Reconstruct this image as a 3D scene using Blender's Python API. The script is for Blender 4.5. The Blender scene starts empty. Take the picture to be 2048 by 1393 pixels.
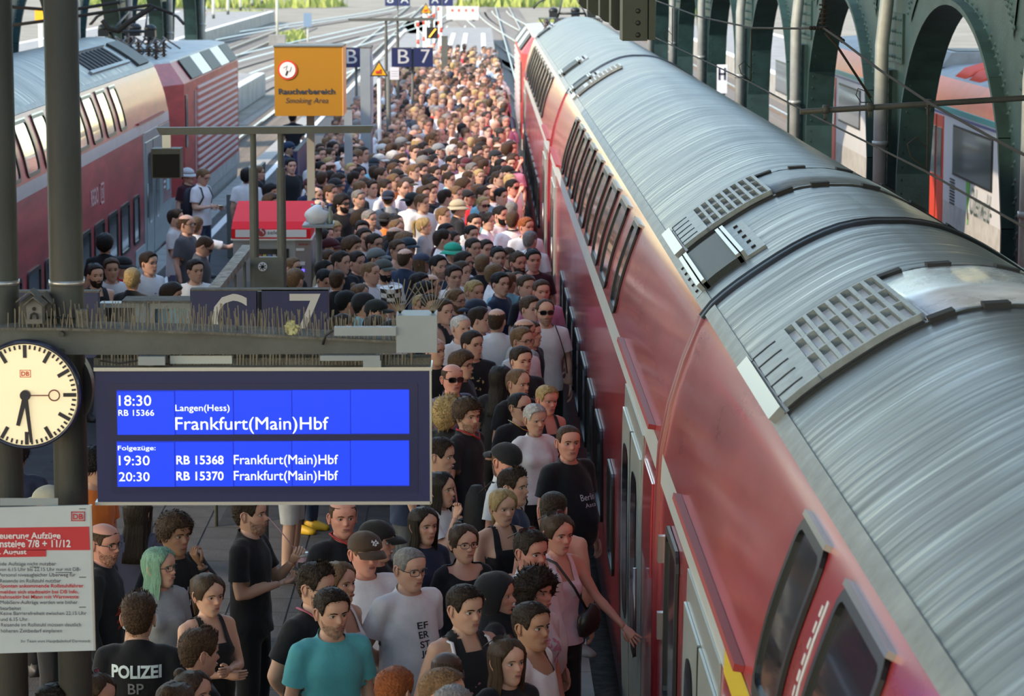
import bpy, bmesh, math, random
import numpy as np
from mathutils import Vector, Matrix, noise
from mathutils.bvhtree import BVHTree

R = math.radians
rnd = random.Random(7)
S = bpy.context.scene
COL = S.collection

# ------------------------------------------------------------------ camera
CAM_H = 5.4; FPX = 5700.0
TH = math.atan((696.5 + 98) / FPX); PS = math.atan(64 * math.cos(TH) / FPX)
cd = bpy.data.cameras.new('camera'); cam = bpy.data.objects.new('camera', cd); COL.objects.link(cam)
cam.location = (0, 0, CAM_H)
cam.rotation_euler = (math.pi / 2 - TH, 0, -PS)
cd.sensor_width = 36; cd.lens = FPX / 2048 * 36
cd.clip_start = 0.5; cd.clip_end = 1500
cd.dof.use_dof = True; cd.dof.focus_distance = 19.0; cd.dof.aperture_fstop = 6.3
S.camera = cam

# ------------------------------------------------------------------ sky, sun, exposure
w = bpy.data.worlds.new('world'); S.world = w; w.use_nodes = True
nt = w.node_tree; bg = nt.nodes['Background']
sky = nt.nodes.new('ShaderNodeTexSky'); sky.sky_type = 'NISHITA'; sky.sun_disc = False
sky.sun_elevation = R(33); sky.sun_rotation = R(-112); sky.air_density = 1.3; sky.dust_density = .6
tn = nt.nodes.new('ShaderNodeMix'); tn.data_type = 'RGBA'; tn.blend_type = 'MULTIPLY'; tn.inputs[0].default_value = 1; tn.inputs[7].default_value = (1.02, 1.0, .95, 1)
nt.links.new(sky.outputs[0], tn.inputs[6]); nt.links.new(tn.outputs[2], bg.inputs[0]); bg.inputs[1].default_value = 0.46
sl = bpy.data.lights.new('sun', 'SUN'); sl.energy = 4.8; sl.angle = R(1.0); sl.color = (1.0, 0.80, 0.58)
sun = bpy.data.objects.new('sun', sl); COL.objects.link(sun)
sun.rotation_euler = Vector((0.72, 0.42, -0.56)).to_track_quat('-Z', 'Y').to_euler()
S.view_settings.view_transform = 'Standard'; S.view_settings.look = 'None'
S.view_settings.exposure = 0.30; S.view_settings.gamma = 1.0; S.view_settings.use_curve_mapping = False

# ------------------------------------------------------------------ picture measurements -> points
_s, _c = math.sin(PS), math.cos(PS); _st, _ct = math.sin(TH), math.cos(TH)
_FW = Vector((_s * _ct, _c * _ct, -_st)); _RT = Vector((_c, -_s, 0)); _UP = Vector((_s * _st, _c * _st, _ct))
def ray(x, y): return _FW + _RT * ((x - 1024) / FPX) + _UP * ((696.5 - y) / FPX)
def PY(x, y, Y):
    r = ray(x, y); t = Y / r.y; return Vector((r.x * t, Y, CAM_H + r.z * t))
def PZ(x, y, z):
    r = ray(x, y); t = (z - CAM_H) / r.z; return Vector((r.x * t, r.y * t, z))
def PX(x, y, X):
    r = ray(x, y); t = X / r.x; return Vector((X, r.y * t, CAM_H + r.z * t))

# ------------------------------------------------------------------ materials
MATS = {}
def mat(name, col, rough=0.6, metal=0.0, var=0.0, vscale=3.0, vstretch=(1, 1, 1), bump=0.0, bscale=40, spec=0.5,
        emit=None, estr=1.0, coat=0.0, objcol=False, rvar=0.0, attr=None, alpha=None, trans=0.0, col2=None, sheen=0.0):
    if name in MATS: return MATS[name]
    m = bpy.data.materials.new(name); m.use_nodes = True; N = m.node_tree.nodes; L = m.node_tree.links
    b = N['Principled BSDF']
    b.inputs['Base Color'].default_value = (*col, 1); b.inputs['Roughness'].default_value = rough
    b.inputs['Metallic'].default_value = metal; b.inputs['Specular IOR Level'].default_value = spec
    b.inputs['Coat Weight'].default_value = coat; b.inputs['Transmission Weight'].default_value = trans
    b.inputs['Coat Roughness'].default_value = 0.12
    if sheen: b.inputs['Sheen Weight'].default_value = sheen
    if alpha is not None: b.inputs['Alpha'].default_value = alpha
    src = None
    if objcol:
        oi = N.new('ShaderNodeObjectInfo'); src = oi.outputs['Color']
    if attr:
        at = N.new('ShaderNodeAttribute'); at.attribute_name = attr
        if src is None: src = at.outputs['Color']
        else:
            mx = N.new('ShaderNodeMix'); mx.data_type = 'RGBA'; mx.blend_type = 'MULTIPLY'; mx.inputs[0].default_value = 1
            L.new(src, mx.inputs[6]); L.new(at.outputs['Color'], mx.inputs[7]); src = mx.outputs[2]
    if var or rvar or bump:
        tc = N.new('ShaderNodeTexCoord'); mp = N.new('ShaderNodeMapping'); mp.inputs['Scale'].default_value = vstretch
        L.new(tc.outputs['Object'], mp.inputs[0])
    if var or rvar:
        nz = N.new('ShaderNodeTexNoise'); nz.inputs['Scale'].default_value = vscale; nz.inputs['Detail'].default_value = 5
        nz.inputs['Roughness'].default_value = 0.65
        L.new(mp.outputs[0], nz.inputs['Vector'])
    if var:
        rp = N.new('ShaderNodeValToRGB'); rp.color_ramp.elements[0].position = 0.3; rp.color_ramp.elements[1].position = 0.72
        if col2 is None:
            lo = max(0, 1 - var); hi = 1 + var
            rp.color_ramp.elements[0].color = (lo, lo, lo, 1); rp.color_ramp.elements[1].color = (hi, hi, hi, 1)
            mx = N.new('ShaderNodeMix'); mx.data_type = 'RGBA'; mx.blend_type = 'MULTIPLY'; mx.inputs[0].default_value = 1
            if src is None: mx.inputs[6].default_value = (*col, 1)
            else: L.new(src, mx.inputs[6])
            L.new(rp.outputs[0], mx.inputs[7]); src = mx.outputs[2]
        else:
            rp.color_ramp.elements[0].color = (*col, 1); rp.color_ramp.elements[1].color = (*col2, 1); src = rp.outputs[0]
        L.new(nz.outputs[0], rp.inputs[0])
    if src is not None: L.new(src, b.inputs['Base Color'])
    if rvar:
        mr = N.new('ShaderNodeMapRange'); mr.inputs[3].default_value = max(0.02, rough - rvar); mr.inputs[4].default_value = min(1, rough + rvar)
        mr.inputs[1].default_value = .3; mr.inputs[2].default_value = .7
        L.new(nz.outputs[0], mr.inputs[0]); L.new(mr.outputs[0], b.inputs['Roughness'])
    if bump:
        nb = N.new('ShaderNodeTexNoise'); nb.inputs['Scale'].default_value = bscale; nb.inputs['Detail'].default_value = 3
        L.new(mp.outputs[0], nb.inputs['Vector'])
        bp = N.new('ShaderNodeBump'); bp.inputs['Strength'].default_value = bump; bp.inputs['Distance'].default_value = 0.02
        L.new(nb.outputs[0], bp.inputs['Height']); L.new(bp.outputs[0], b.inputs['Normal'])
    if emit:
        b.inputs['Emission Color'].default_value = (*emit, 1); b.inputs['Emission Strength'].default_value = estr
    MATS[name] = m; return m

# ------------------------------------------------------------------ mesh builder
class MB:
    def __init__(s): s.v = []; s.f = []; s.mi = []; s.sm = []
    def add(s, vs, fs, mi=0, smooth=False):
        o = len(s.v); s.v += [tuple(p) for p in vs]
        for f in fs: s.f.append(tuple(o + i for i in f)); s.mi.append(mi); s.sm.append(smooth)
        return s
    def box(s, a, b, mi=0):
        x0, y0, z0 = a; x1, y1, z1 = b
        x0, x1 = min(x0, x1), max(x0, x1); y0, y1 = min(y0, y1), max(y0, y1); z0, z1 = min(z0, z1), max(z0, z1)
        v = [(x0,y0,z0),(x1,y0,z0),(x1,y1,z0),(x0,y1,z0),(x0,y0,z1),(x1,y0,z1),(x1,y1,z1),(x0,y1,z1)]
        return s.add(v, [(0,3,2,1),(4,5,6,7),(0,1,5,4),(1,2,6,5),(2,3,7,6),(3,0,4,7)], mi)
    def cbox(s, c, d, mi=0): return s.box([c[i]-d[i]/2 for i in range(3)], [c[i]+d[i]/2 for i in range(3)], mi)
    def prism(s, poly, d0, d1, axis='y', mi=0, smooth=False):
        # poly: 2D points; axis y: (x,z) extruded along y ; x: (y,z) ; z: (x,y)
        n = len(poly)
        def mk(p, d):
            return {'y': (p[0], d, p[1]), 'x': (d, p[0], p[1]), 'z': (p[0], p[1], d)}[axis]
        v = [mk(p, d0) for p in poly] + [mk(p, d1) for p in poly]
        f = [(i, (i+1) % n, n+(i+1) % n, n+i) for i in range(n)]
        s.add(v, f, mi, smooth); o = len(s.v) - 2*n
        s.f += [tuple(o+i for i in range(n))[::-1], tuple(o+n+i for i in range(n))]; s.mi += [mi, mi]; s.sm += [False, False]
        return s
    def tube(s, pts, r, n=8, mi=0, cap=True, smooth=True, flat=1.0, up=None):
        pts = [Vector(p) for p in pts]; m = len(pts)
        rr = r if isinstance(r, (list, tuple)) else [r] * m
        ref = Vector(up) if up else None; V = []
        prev = None
        for i, p in enumerate(pts):
            t = (pts[min(i+1, m-1)] - pts[max(i-1, 0)])
            if t.length < 1e-9: t = Vector((0, 0, 1))
            t.normalize()
            if prev is None:
                a = ref or (Vector((0, 0, 1)) if abs(t.z) < .9 else Vector((0, 1, 0)))
            else: a = prev
            u = (a - t * a.dot(t))
            if u.length < 1e-6: u = t.orthogonal()
            u.normalize(); w_ = t.cross(u); prev = u
            for k in range(n):
                an = 2 * math.pi * k / n
                V.append(p + u * (math.cos(an) * rr[i] * flat) + w_ * (math.sin(an) * rr[i]))
        F = [(i*n+k, i*n+(k+1) % n, (i+1)*n+(k+1) % n, (i+1)*n+k) for i in range(m-1) for k in range(n)]
        s.add(V, F, mi, smooth); o = len(s.v) - m*n
        if cap:
            s.f += [tuple(o+k for k in range(n))[::-1], tuple(o+(m-1)*n+k for k in range(n))]; s.mi += [mi, mi]; s.sm += [False, False]
        return s
    def sphere(s, c, r, n=12, m=8, mi=0):
        rx, ry, rz = r if isinstance(r, (list, tuple)) else (r, r, r); V = []; F = []
        for j in range(1, m):
            ph = math.pi * j / m
            for k in range(n):
                a = 2*math.pi*k/n; V.append((c[0]+rx*math.sin(ph)*math.cos(a), c[1]+ry*math.sin(ph)*math.sin(a), c[2]+rz*math.cos(ph)))
        t = len(V); V += [(c[0], c[1], c[2]+rz), (c[0], c[1], c[2]-rz)]
        for j in range(m-2):
            for k in range(n): F.append((j*n+k, (j+1)*n+k, (j+1)*n+(k+1) % n, j*n+(k+1) % n))
        for k in range(n):
            F.append((t, k, (k+1) % n)); F.append((t+1, (m-2)*n+(k+1) % n, (m-2)*n+k))
        return s.add(V, F, mi, True)
    def xform(s, M, i0=0):
        for i in range(i0, len(s.v)): s.v[i] = tuple(M @ Vector(s.v[i]))
        return s
    def mesh(s, name):
        me = bpy.data.meshes.new(name); me.from_pydata(s.v, [], s.f)
        me.polygons.foreach_set('material_index', s.mi); me.polygons.foreach_set('use_smooth', s.sm); me.update()
        return me
    def build(s, name, mats, parent=None, loc=None, fix=True, shade=None):
        me = s.mesh(name)
        for m_ in (mats if isinstance(mats, (list, tuple)) else [mats]): me.materials.append(m_)
        if fix:
            bm = bmesh.new(); bm.from_mesh(me); bmesh.ops.recalc_face_normals(bm, faces=bm.faces); bm.to_mesh(me); bm.free()
        o = bpy.data.objects.new(name, me); COL.objects.link(o)
        if parent: o.parent = parent
        if loc is not None: o.location = loc
        return o

def empty(name, loc, rz=0):
    o = bpy.data.objects.new(name, None); COL.objects.link(o); o.location = loc; o.rotation_euler = (0, 0, rz); o.empty_display_size = .1
    return o
def tag(o, label=None, cat=None, group=None, kind=None):
    if label: o['label'] = label
    if cat: o['category'] = cat
    if group: o['group'] = group
    if kind: o['kind'] = kind
    return o
def link_copy(o, parent, loc=None):
    c = o.copy(); COL.objects.link(c); c.parent = parent
    if loc is not None: c.location = loc
    return c

def text_mesh(body, bold=0.0, font_shear=0.0, extrude=0.0):
    cu = bpy.data.curves.new('text', 'FONT'); cu.body = body; cu.size = 1; cu.offset = bold; cu.shear = font_shear; cu.extrude = extrude
    cu.resolution_u = 3; cu.align_x = 'CENTER' if '\n' in body else 'LEFT'
    o = bpy.data.objects.new('text', cu); COL.objects.link(o)
    bpy.context.view_layer.update()
    dg = bpy.context.evaluated_depsgraph_get(); me = bpy.data.meshes.new_from_object(o.evaluated_get(dg))
    bpy.data.objects.remove(o); bpy.data.curves.remove(cu)
    return me
def text_fit(name, body, O, U, V, wdt, hgt, m, parent, bold=0.01, shear=0.0, off=0.002, refbody=None):
    """lettering laid flat on a board: O lower-left corner, U right, V up, fitted to wdt x hgt (cap height when refbody)"""
    me = text_mesh(body, bold, shear)
    n = len(me.vertices); co = np.empty(n*3); me.vertices.foreach_get('co', co); co = co.reshape(-1, 3)
    x0, x1 = co[:, 0].min(), co[:, 0].max(); y0, y1 = co[:, 1].min(), co[:, 1].max()
    if refbody: y0, y1 = 0.0, 0.729
    sx = wdt/(x1-x0); sy = hgt/(y1-y0) if hgt else sx
    U = Vector(U).normalized(); V = Vector(V).normalized(); W = U.cross(V)
    O = Vector(O)
    P = np.outer((co[:, 0]-x0)*sx, U) + np.outer((co[:, 1]-y0)*sy, V) + np.array(O + W*off)
    me.vertices.foreach_set('co', P.astype(np.float32).ravel()); me.update()
    me.materials.clear(); me.materials.append(m)
    o = bpy.data.objects.new(name, me); COL.objects.link(o); o.parent = parent
    return o
# ================================================================== THE SETTING
M_conc = mat('concrete', (.25, .24, .225), .9, var=.25, vscale=1.2, bump=.3, bscale=25)
M_asph = mat('asphalt', (.065, .065, .067), .9, var=.3, vscale=2.0, bump=.4, bscale=60)
M_pave = mat('dark_paver', (.055, .055, .058), .9, var=.3, vscale=3, bump=.35, bscale=50)
M_stone = mat('edge_stone', (.33, .32, .30), .85, var=.2, vscale=2, bump=.3)
M_white = mat('white_paint', (.75, .75, .72), .6, var=.12, vscale=4)
M_ball = mat('ballast', (.17, .145, .12), .95, var=.45, vscale=7, bump=1.0, bscale=30)
M_ballf = mat('far_ballast', (.17, .145, .11), .95, var=.35, vscale=.25, col2=(.29, .255, .20), bump=.6, bscale=6)
M_rail = mat('rail_steel', (.42, .40, .38), .3, .9, var=.2, vscale=2)
M_rust = mat('rust', (.17, .11, .07), .8, var=.3, vscale=6)
M_sleep = mat('sleeper', (.20, .17, .14), .9, var=.3, vscale=5)
M_grass = mat('grass', (.20, .26, .05), .9, var=.4, vscale=2, col2=(.34, .36, .12))
M_green = mat('green_steel', (.015, .039, .036), .55, .0, var=.35, vscale=2.5, bump=.15, bscale=30, spec=.3)
M_dark = mat('dark_void', (.02, .02, .022), .8)
M_pipe = mat('grey_pipe', (.30, .33, .32), .35, .2, var=.2, vscale=3)

# ground below the tracks
g = MB(); g.add([(-90, -30, -1.0), (90, -30, -1.0), (90, 600, -1.0), (-90, 600, -1.0)], [(0, 1, 2, 3)])
tag(g.build('ground', M_ballf), kind='structure')
# the crowded platform: slab, asphalt, edge stones with a white line, paving squares
XL, XR = -5.86, 0.83
g = MB(); g.box((XL+.02, -12, -.95), (XR-.02, 116, -.012)); plat = tag(g.build('platform_floor', M_asph), kind='structure')
g = MB(); g.box((XL+.6, -12, -.012), (XL+.75, 200, .003)); g.build('warning_line', M_white, plat)
stone = MB(); stone.box((0, 0, -.09), (.40, .985, 0)); stone0 = stone.build('edge_stone', M_stone, plat, loc=(XR-.40, 10.0, 0))
for i in range(1, 105): link_copy(stone0, plat, (XR-.40, 10.0+i, 0))
for i in range(0, 70): link_copy(stone0, plat, (XL, 40.0+i, 0))
sl0 = MB(); sl0.box((0, 0, -.05), (.485, .485, .001)); slab0 = sl0.build('paving_slab', M_pave, plat, loc=(XR-.92, 14, 0))
for j in range(33):
    for i in range(9):
        link_copy(slab0, plat, (XR-.92-.5*(i+1), 14+j*.5, -.004+rnd.uniform(-.001, .001)))
# far, empty end of the platform, bright in the sun, with white stripes
g = MB(); g.box((-2.6, 116, -.95), (XR-.02, 205, -.012)); far_pl = tag(g.build('far_platform_floor', M_conc), kind='structure')
for x in (-1.75, -.95, .2):
    MB().box((x-.13, 108, -.012), (x+.13, 190, .004)).build('white_stripe', M_white, far_pl)
MB().box((-4.9, 113, -.9), (-2.7, 190, -.02)).build('ramp_slab', M_conc, far_pl)

def track(x, y0, y1, near=False, name='railway_track'):
    t = empty(name, (x, y0, -.95)); t['kind'] = 'structure'
    for sx in (-.75, .75):
        MB().box((sx-.035, 0, .10), (sx+.035, y1-y0, .18)).box((sx-.012, 0, .03), (sx+.012, y1-y0, .10), 1).build('rail', [M_rail, M_rust], t)
    s0 = MB().box((-1.25, -.13, -.02), (1.25, .13, .045)).build('sleeper', M_sleep, t, loc=(0, .5, 0))
    n = int((y1-y0)/.6)
    for i in range(1, min(n, 150)): link_copy(s0, t, (0, .5+i*.6, 0))
    b = MB(); 
    b.box((-1.7, 0, -.3), (1.7, y1-y0, .01)); b.build('ballast_bed', M_ball, t)
    return t
track(2.45, -14, 320); track(-7.3, 30, 330); track(7.0, 20, 250); track(10.95, 20, 250); track(-15.3, 70, 240)

# curved tracks of the throat beyond the platforms
def bend(x0, x1, y0, y1, name='railway_track'):
    t = empty(name, (x0, y0, -.95)); t['kind'] = 'structure'; n = 26
    def c(v):
        e = v*v*(3-2*v); return Vector((e*(x1-x0), v*(y1-y0), 0))
    for off in (-.75, .75):
        MB().tube([c(i/n)+Vector((off, 0, .14)) for i in range(n+1)], .05, 4, smooth=False).build('rail', M_rail, t)
    b = MB(); V = []; F = []
    for i in range(n+1):
        p = c(i/n); V += [(p.x-1.6, p.y, .02), (p.x+1.6, p.y, .02)]
    for i in range(n): F.append((2*i, 2*i+1, 2*i+3, 2*i+2))
    b.add(V, F).build('ballast_bed', M_sleep, t)
bend(2.45, -5, 105, 260); bend(3.6, -1, 118, 300); bend(-7.3, -2, 105, 240); bend(-11.5, -4, 120, 290)
bend(-15.3, -6, 130, 300); bend(7.0, 2, 120, 300); bend(-20, -9, 180, 330)

# neighbouring platforms
def nplat(x0, x1, y0, y1, nm):
    p = MB().box((x0, y0, -.95), (x1, y1, -.02)).build(nm, M_conc); tag(p, kind='structure')
    MB().box((x0+.05, y0, -.02), (x0+.4, y1, .004)).box((x1-.4, y0, -.02), (x1-.05, y1, .004)).build('white_edge_line', M_white, p)
    return p
nplat(-27.5, -18.6, 60, 260, 'left_far_platform_floor'); nplat(13.0, 19.5, 10, 210, 'right_far_platform_floor')
nplat(-13.2, -9.6, 84, 128, 'low_platform_floor')
# embankment planting at the far end
for i, (x, y, sx, sy) in enumerate([(-30, 330, 30, 22), (8, 335, 22, 18), (-6, 395, 60, 12), (20, 290, 8, 22), (-13.5, 205, 1.6, 18), (5.8, 240, 1.5, 25), (-24, 280, 6, 20)]):
    b = MB(); n = 700
    for k in range(n):
        a = rnd.random()*6.28; q = math.sqrt(rnd.random()); px, py = sx*.5*q*math.cos(a), sy*.5*q*math.sin(a)
        h = rnd.uniform(.15, .75 if i > 3 else 1.6)
        w_ = h*.35; th = rnd.random()*3.14; dx, dy = w_*math.cos(th), w_*math.sin(th)
        b.add([(px-dx, py-dy, 0), (px+dx, py+dy, 0), (px+rnd.uniform(-.3, .3), py, h)], [(0, 1, 2)])
    tag(b.build('weeds', M_grass, loc=(x, y, -.95)), 'low green weeds growing on the ballast field beyond the platforms', 'weeds', kind='stuff')

# dark bed between the platform edge and the train is the ballast itself; unseen hall roofs added to shade the near part, cut short for the sun
M_hall = mat('hall_ceiling', (.34, .33, .30), .8, var=.2, vscale=.5)
M_sky = mat('skylight_glass', (.75, .8, .82), .4, trans=.0, alpha=.22)
M_clear = M_sky
def hall(x0, x1, y0, y1, zs, rise, nm):
    h = empty(nm, ((x0+x1)/2, y0, zs)); h['kind'] = 'structure'; W = (x1-x0)/2; n = 16
    seg = [(-W+2*W*i/n, rise*(1-((-W+2*W*i/n)/W)**2)) for i in range(n+1)]
    ribs = int((y1-y0)/9.5)
    o = MB(); g_ = MB()
    for i in range(n):
        tgt = g_ if i in (4, 5, 6, 9, 10, 11) else o  # glass strips widened to let more daylight through
        (a, za), (b_, zb) = seg[i], seg[i+1]
        tgt.add([(a, 0, za), (b_, 0, zb), (b_, y1-y0, zb), (a, y1-y0, za), (a, 0, za+.12), (b_, 0, zb+.12), (b_, y1-y0, zb+.12), (a, y1-y0, za+.12)],
                [(0, 1, 2, 3), (7, 6, 5, 4), (0, 4, 5, 1), (3, 2, 6, 7)])
    o.build('roof_shell', M_hall, h); g_.build('skylight', M_clear, h)
    for r_ in range(ribs+1):
        MB().tube([(x, r_*9.5, z-.25) for x, z in seg], .16, 6).build('roof_rib', M_green, h)
    return h
hall(-9.4, 5.1, -22, 33, 8.2, 4.6, 'shade_hall_roof'); hall(-38, -9.4, -22, 33, 8.2, 4.6, 'shade_hall_roof.001')  # left roof extended outwards to block the low sun
hall(5.1, 20, -22, 33, 8.2, 4.6, 'shade_hall_roof.002')

# ------------------------------------------------------------------ riveted arcades left and right of the tracks
def arcade(X, ks, nm, facing):
    root = empty(nm, (X, 0, -.95)); root['kind'] = 'structure'; P = 9.6; Y0 = 35.5; T = .16; sg = facing
    top = 6.6 + .95; z0 = 2.75 + .95; apex = 4.86 + .95; hw = 1.32; half = P/2
    rv = MB(); rivet_pts = []
    for k in ks:
        yc = Y0 + (k)*P
        # outline of half-arch opening on each side of the column
        n = 12; right = []
        for i in range(n+1):
            u = 1 - i/n    # from springing (u=1) to apex (u=0)
            yy = yc + half - (half-hw)*u; zz = z0 + (apex-z0)*math.sqrt(max(0, 1-u**2.0))
            right.append((yy, zz))
        left = [(2*yc-y, z) for y, z in right][::-1]
        poly = left + [(yc-hw, -.0)] + [(yc+hw, 0)] + right
        # web plate in quads between outline and top
        b = MB(); V = []; F = []
        for s_ in (-1, 1):
            pts = [(yc+s_*(y-yc), z) for y, z in right]
            for (ya, za), (yb, zb) in zip(pts, pts[1:]):
                b.add([(-T/2, ya, za), (-T/2, yb, zb), (-T/2, yb, top), (-T/2, ya, top), (T/2, ya, za), (T/2, yb, zb), (T/2, yb, top), (T/2, ya, top)],
                      [(0, 1, 2, 3), (4, 7, 6, 5), (0, 4, 5, 1), (3, 2, 6, 7)])
        b.box((-T/2, yc-hw, 0), (T/2, yc+hw, top))
        col = b.build('column', M_green, root)
        # flange along the arch edge + column edges
        for s_ in (-1, 1):
            edge = [(yc+s_*hw, 0)] + [(yc+s_*(y-yc), z) for y, z in right]
            fb = MB(); W = .2
            for (ya, za), (yb, zb) in zip(edge, edge[1:]):
                d = Vector((0, yb-ya, zb-za)).normalized(); nn = Vector((0, -d.z, d.y))*.03*(-s_)
                a0 = Vector((0, ya, za)); b0 = Vector((0, yb, zb))
                vs = []
                for p in (a0-nn, b0-nn, b0+nn, a0+nn): vs += [(-W, p.y, p.z), (W, p.y, p.z)]
                fb.add(vs, [(0, 1, 3, 2), (2, 3, 5, 4), (4, 5, 7, 6), (6, 7, 1, 0), (0, 2, 4, 6), (1, 7, 5, 3)])
            fb.build('flange', M_green, col)
            # rivets following the edge
            L_ = 0
            for (ya, za), (yb, zb) in zip(edge, edge[1:]):
                seg = math.hypot(yb-ya, zb-za); m_ = max(1, int(seg/.16))
                for q in range(m_):
                    f_ = (q+.5)/m_; yy = ya+(yb-ya)*f_; zz = za+(zb-za)*f_
                    if zz > 1.2:
                        rivet_pts.append((sg*T/2, yy-s_*.11, zz)); rivet_pts.append((sg*T/2, yy-s_*.2, zz+.05))
                        rivet_pts.append((sg*.13, yy+s_*.02, zz))
        # stiffening box in the column middle with rivets, cross plates in the spandrel
        b = MB().box((sg*(T/2+.10), yc-.42, 0), (sg*T/2, yc+.42, 4.9)).box((sg*(T/2+.03), yc-1.0, 5.0), (sg*T/2, yc+1.0, 5.6)); b.build('stiffener', M_green, col)
        for zz in np.arange(1.4, 4.9, .16):
            for q in (-.34, .34): rivet_pts.append((sg*(T/2+.10), yc+q, zz))
        for a_ in range(9):
            for q in range(4): rivet_pts.append((sg*(T/2+.03), yc-.9+a_*.225, 5.07+q*.155))
        for s_ in (-1, 1):
            MB().add([(sg*(T/2+.02), yc+s_*1.3, 5.9), (sg*(T/2+.02), yc+s_*2.6, 6.6), (sg*(T/2+.02), yc+s_*2.9, 6.3), (sg*(T/2+.02), yc+s_*1.5, 5.5)], [(0, 1, 2, 3)]).build('gusset', M_green, col)
            for a_ in range(10):
                for q in range(3): rivet_pts.append((sg*(T/2+.02), yc+s_*(1.4+a_*.13+q*.08), 5.62+a_*.07+q*.12))
        # down pipe in front
        px = sg*(T/2+.19)
        MB().tube([(px, yc-.4, 0), (px, yc-.4, 5.2), (px-sg*.05, yc-.4, 5.7), (px-sg*.1, yc-.4, 6.4)], .085, 10).build('down_pipe', M_pipe, col)
        for zz in (2.4, 4.0): MB().tube([(px, yc-.4, zz-.03), (px, yc-.4, zz+.03)], .10, 10).build('pipe_clamp', M_pipe, col)
    for (x, y, z) in rivet_pts:
        r_ = .032
        rv.add([(x, y-r_, z), (x, y, z-r_), (x, y+r_, z), (x, y, z+r_), (x+sg*.028, y, z)], [(0, 1, 4), (1, 2, 4), (2, 3, 4), (3, 0, 4)], 0, True)
    if rivet_pts:
        tag(rv.build('rivet', M_green, root, fix=False), kind='stuff')
    MB().box((-T/2-.1, Y0+ks[0]*P-half, top), (T/2+.1, Y0+ks[-1]*P+half, top+.9)).build('top_girder', M_green, root)
    return root
arcade(5.2, list(range(-2, 6)), 'arcade_right', -1)
ar = arcade(-9.25, list(range(1, 7)), 'arcade_left', 1)
# ================================================================== TRAINS
M_red = mat('traffic_red_paint', (.46, .045, .055), .32, var=.18, vscale=1.2, vstretch=(1, .35, 1), coat=1.0, rvar=.08, bump=.02, bscale=3)
M_rail_r = mat('red_rail', (.30, .04, .04), .55, spec=.3)
M_redd = mat('dusty_red_paint', (.36, .05, .06), .48, var=.35, vscale=1.6, vstretch=(1, .4, 2.5), coat=.25)
M_band = mat('light_grey_paint', (.46, .50, .50), .35, var=.08, vscale=2)
M_door = mat('door_grey_paint', (.30, .35, .34), .3, var=.1, vscale=2, coat=.3)
M_roof = mat('brushed_roof_paint', (.088, .098, .098), .40, .30, var=.55, vscale=2.4, vstretch=(.3, 5, .3), bump=.2, bscale=3, rvar=.14)
M_rooflip = mat('roof_edge_metal', (.22, .23, .22), .5, .3, var=.3, vscale=6)
M_glass = mat('dark_glass', (.012, .016, .018), .04, spec=.9, coat=1.0)
M_rub = mat('black_rubber', (.012, .014, .015), .45)
M_chrome = mat('bright_metal', (.30, .30, .30), .34, .9)
M_grid = mat('vent_grey_metal', (.27, .30, .30), .5, .3, var=.25, vscale=9)
M_vin = mat('vent_inside_plate', (.80, .75, .71), .5, var=.15, vscale=8)
M_plate = mat('oily_metal_plate', (.80, .80, .78), .30, .35, var=.35, vscale=2.2, rvar=.12)
M_mesh = mat('filter_mesh', (.035, .042, .038), .6, var=.4, vscale=60)
M_yel = mat('yellow_band', (.62, .47, .02), .4)
M_under = mat('underframe', (.035, .035, .035), .8, var=.5, vscale=4)
M_dred = mat('bellows_red', (.20, .012, .018), .4)
M_led = mat('white_seat_cover', (.6, .6, .62), .7)

_pp = [(0, 3.79), (.12, 3.788), (.3, 3.755), (.53, 3.655), (.78, 3.50), (.99, 3.345), (1.11, 3.215), (1.20, 3.00), (1.285, 2.74), (1.335, 2.50), (1.362, 2.30), (1.38, 1.6), (1.38, .5), (1.36, -.35)]
def _dense(pp):
    out = []
    P_ = [np.array(p) for p in pp]
    for i in range(len(P_)-1):
        p0 = P_[max(i-1, 0)] if i > 0 else P_[1]*np.array([-1, 1]); p1, p2 = P_[i], P_[i+1]; p3 = P_[min(i+2, len(P_)-1)]
        for t in np.linspace(0, 1, 8, endpoint=False):
            out.append(.5*((2*p1)+(-p0+p2)*t+(2*p0-5*p1+4*p2-p3)*t*t+(-p0+3*p1-3*p2+p3)*t**3))
    out.append(P_[-1]); return np.array(out)
_D = _dense(_pp); _A = np.concatenate([[0], np.cumsum(np.hypot(*np.diff(_D, axis=0).T))])
def pr(a):     # arc length from roof centre -> (u, z, nu, nz)
    s_ = -1 if a < 0 else 1; a = abs(a)
    u = np.interp(a, _A, _D[:, 0]); z = np.interp(a, _A, _D[:, 1])
    e = .03; du = np.interp(a+e, _A, _D[:, 0])-np.interp(max(a-e, 0), _A, _D[:, 0]); dz = np.interp(a+e, _A, _D[:, 1])-np.interp(max(a-e, 0), _A, _D[:, 1])
    l = math.hypot(du, dz); return s_*u, z, s_*(-dz/l), du/l
def a_of_z(z): return float(np.interp(-z, -_D[:, 1], _A))
def a_of_u(u): return float(np.interp(u, _D[:60, 0], _A[:60]))
A_GUT = a_of_z(3.23); A_B1 = a_of_z(2.40); A_B0 = a_of_z(2.22)
def sp(a, Y, h=0.0):
    u, z, nu, nz = pr(a); return (u+nu*h, Y, z+nz*h)
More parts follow.
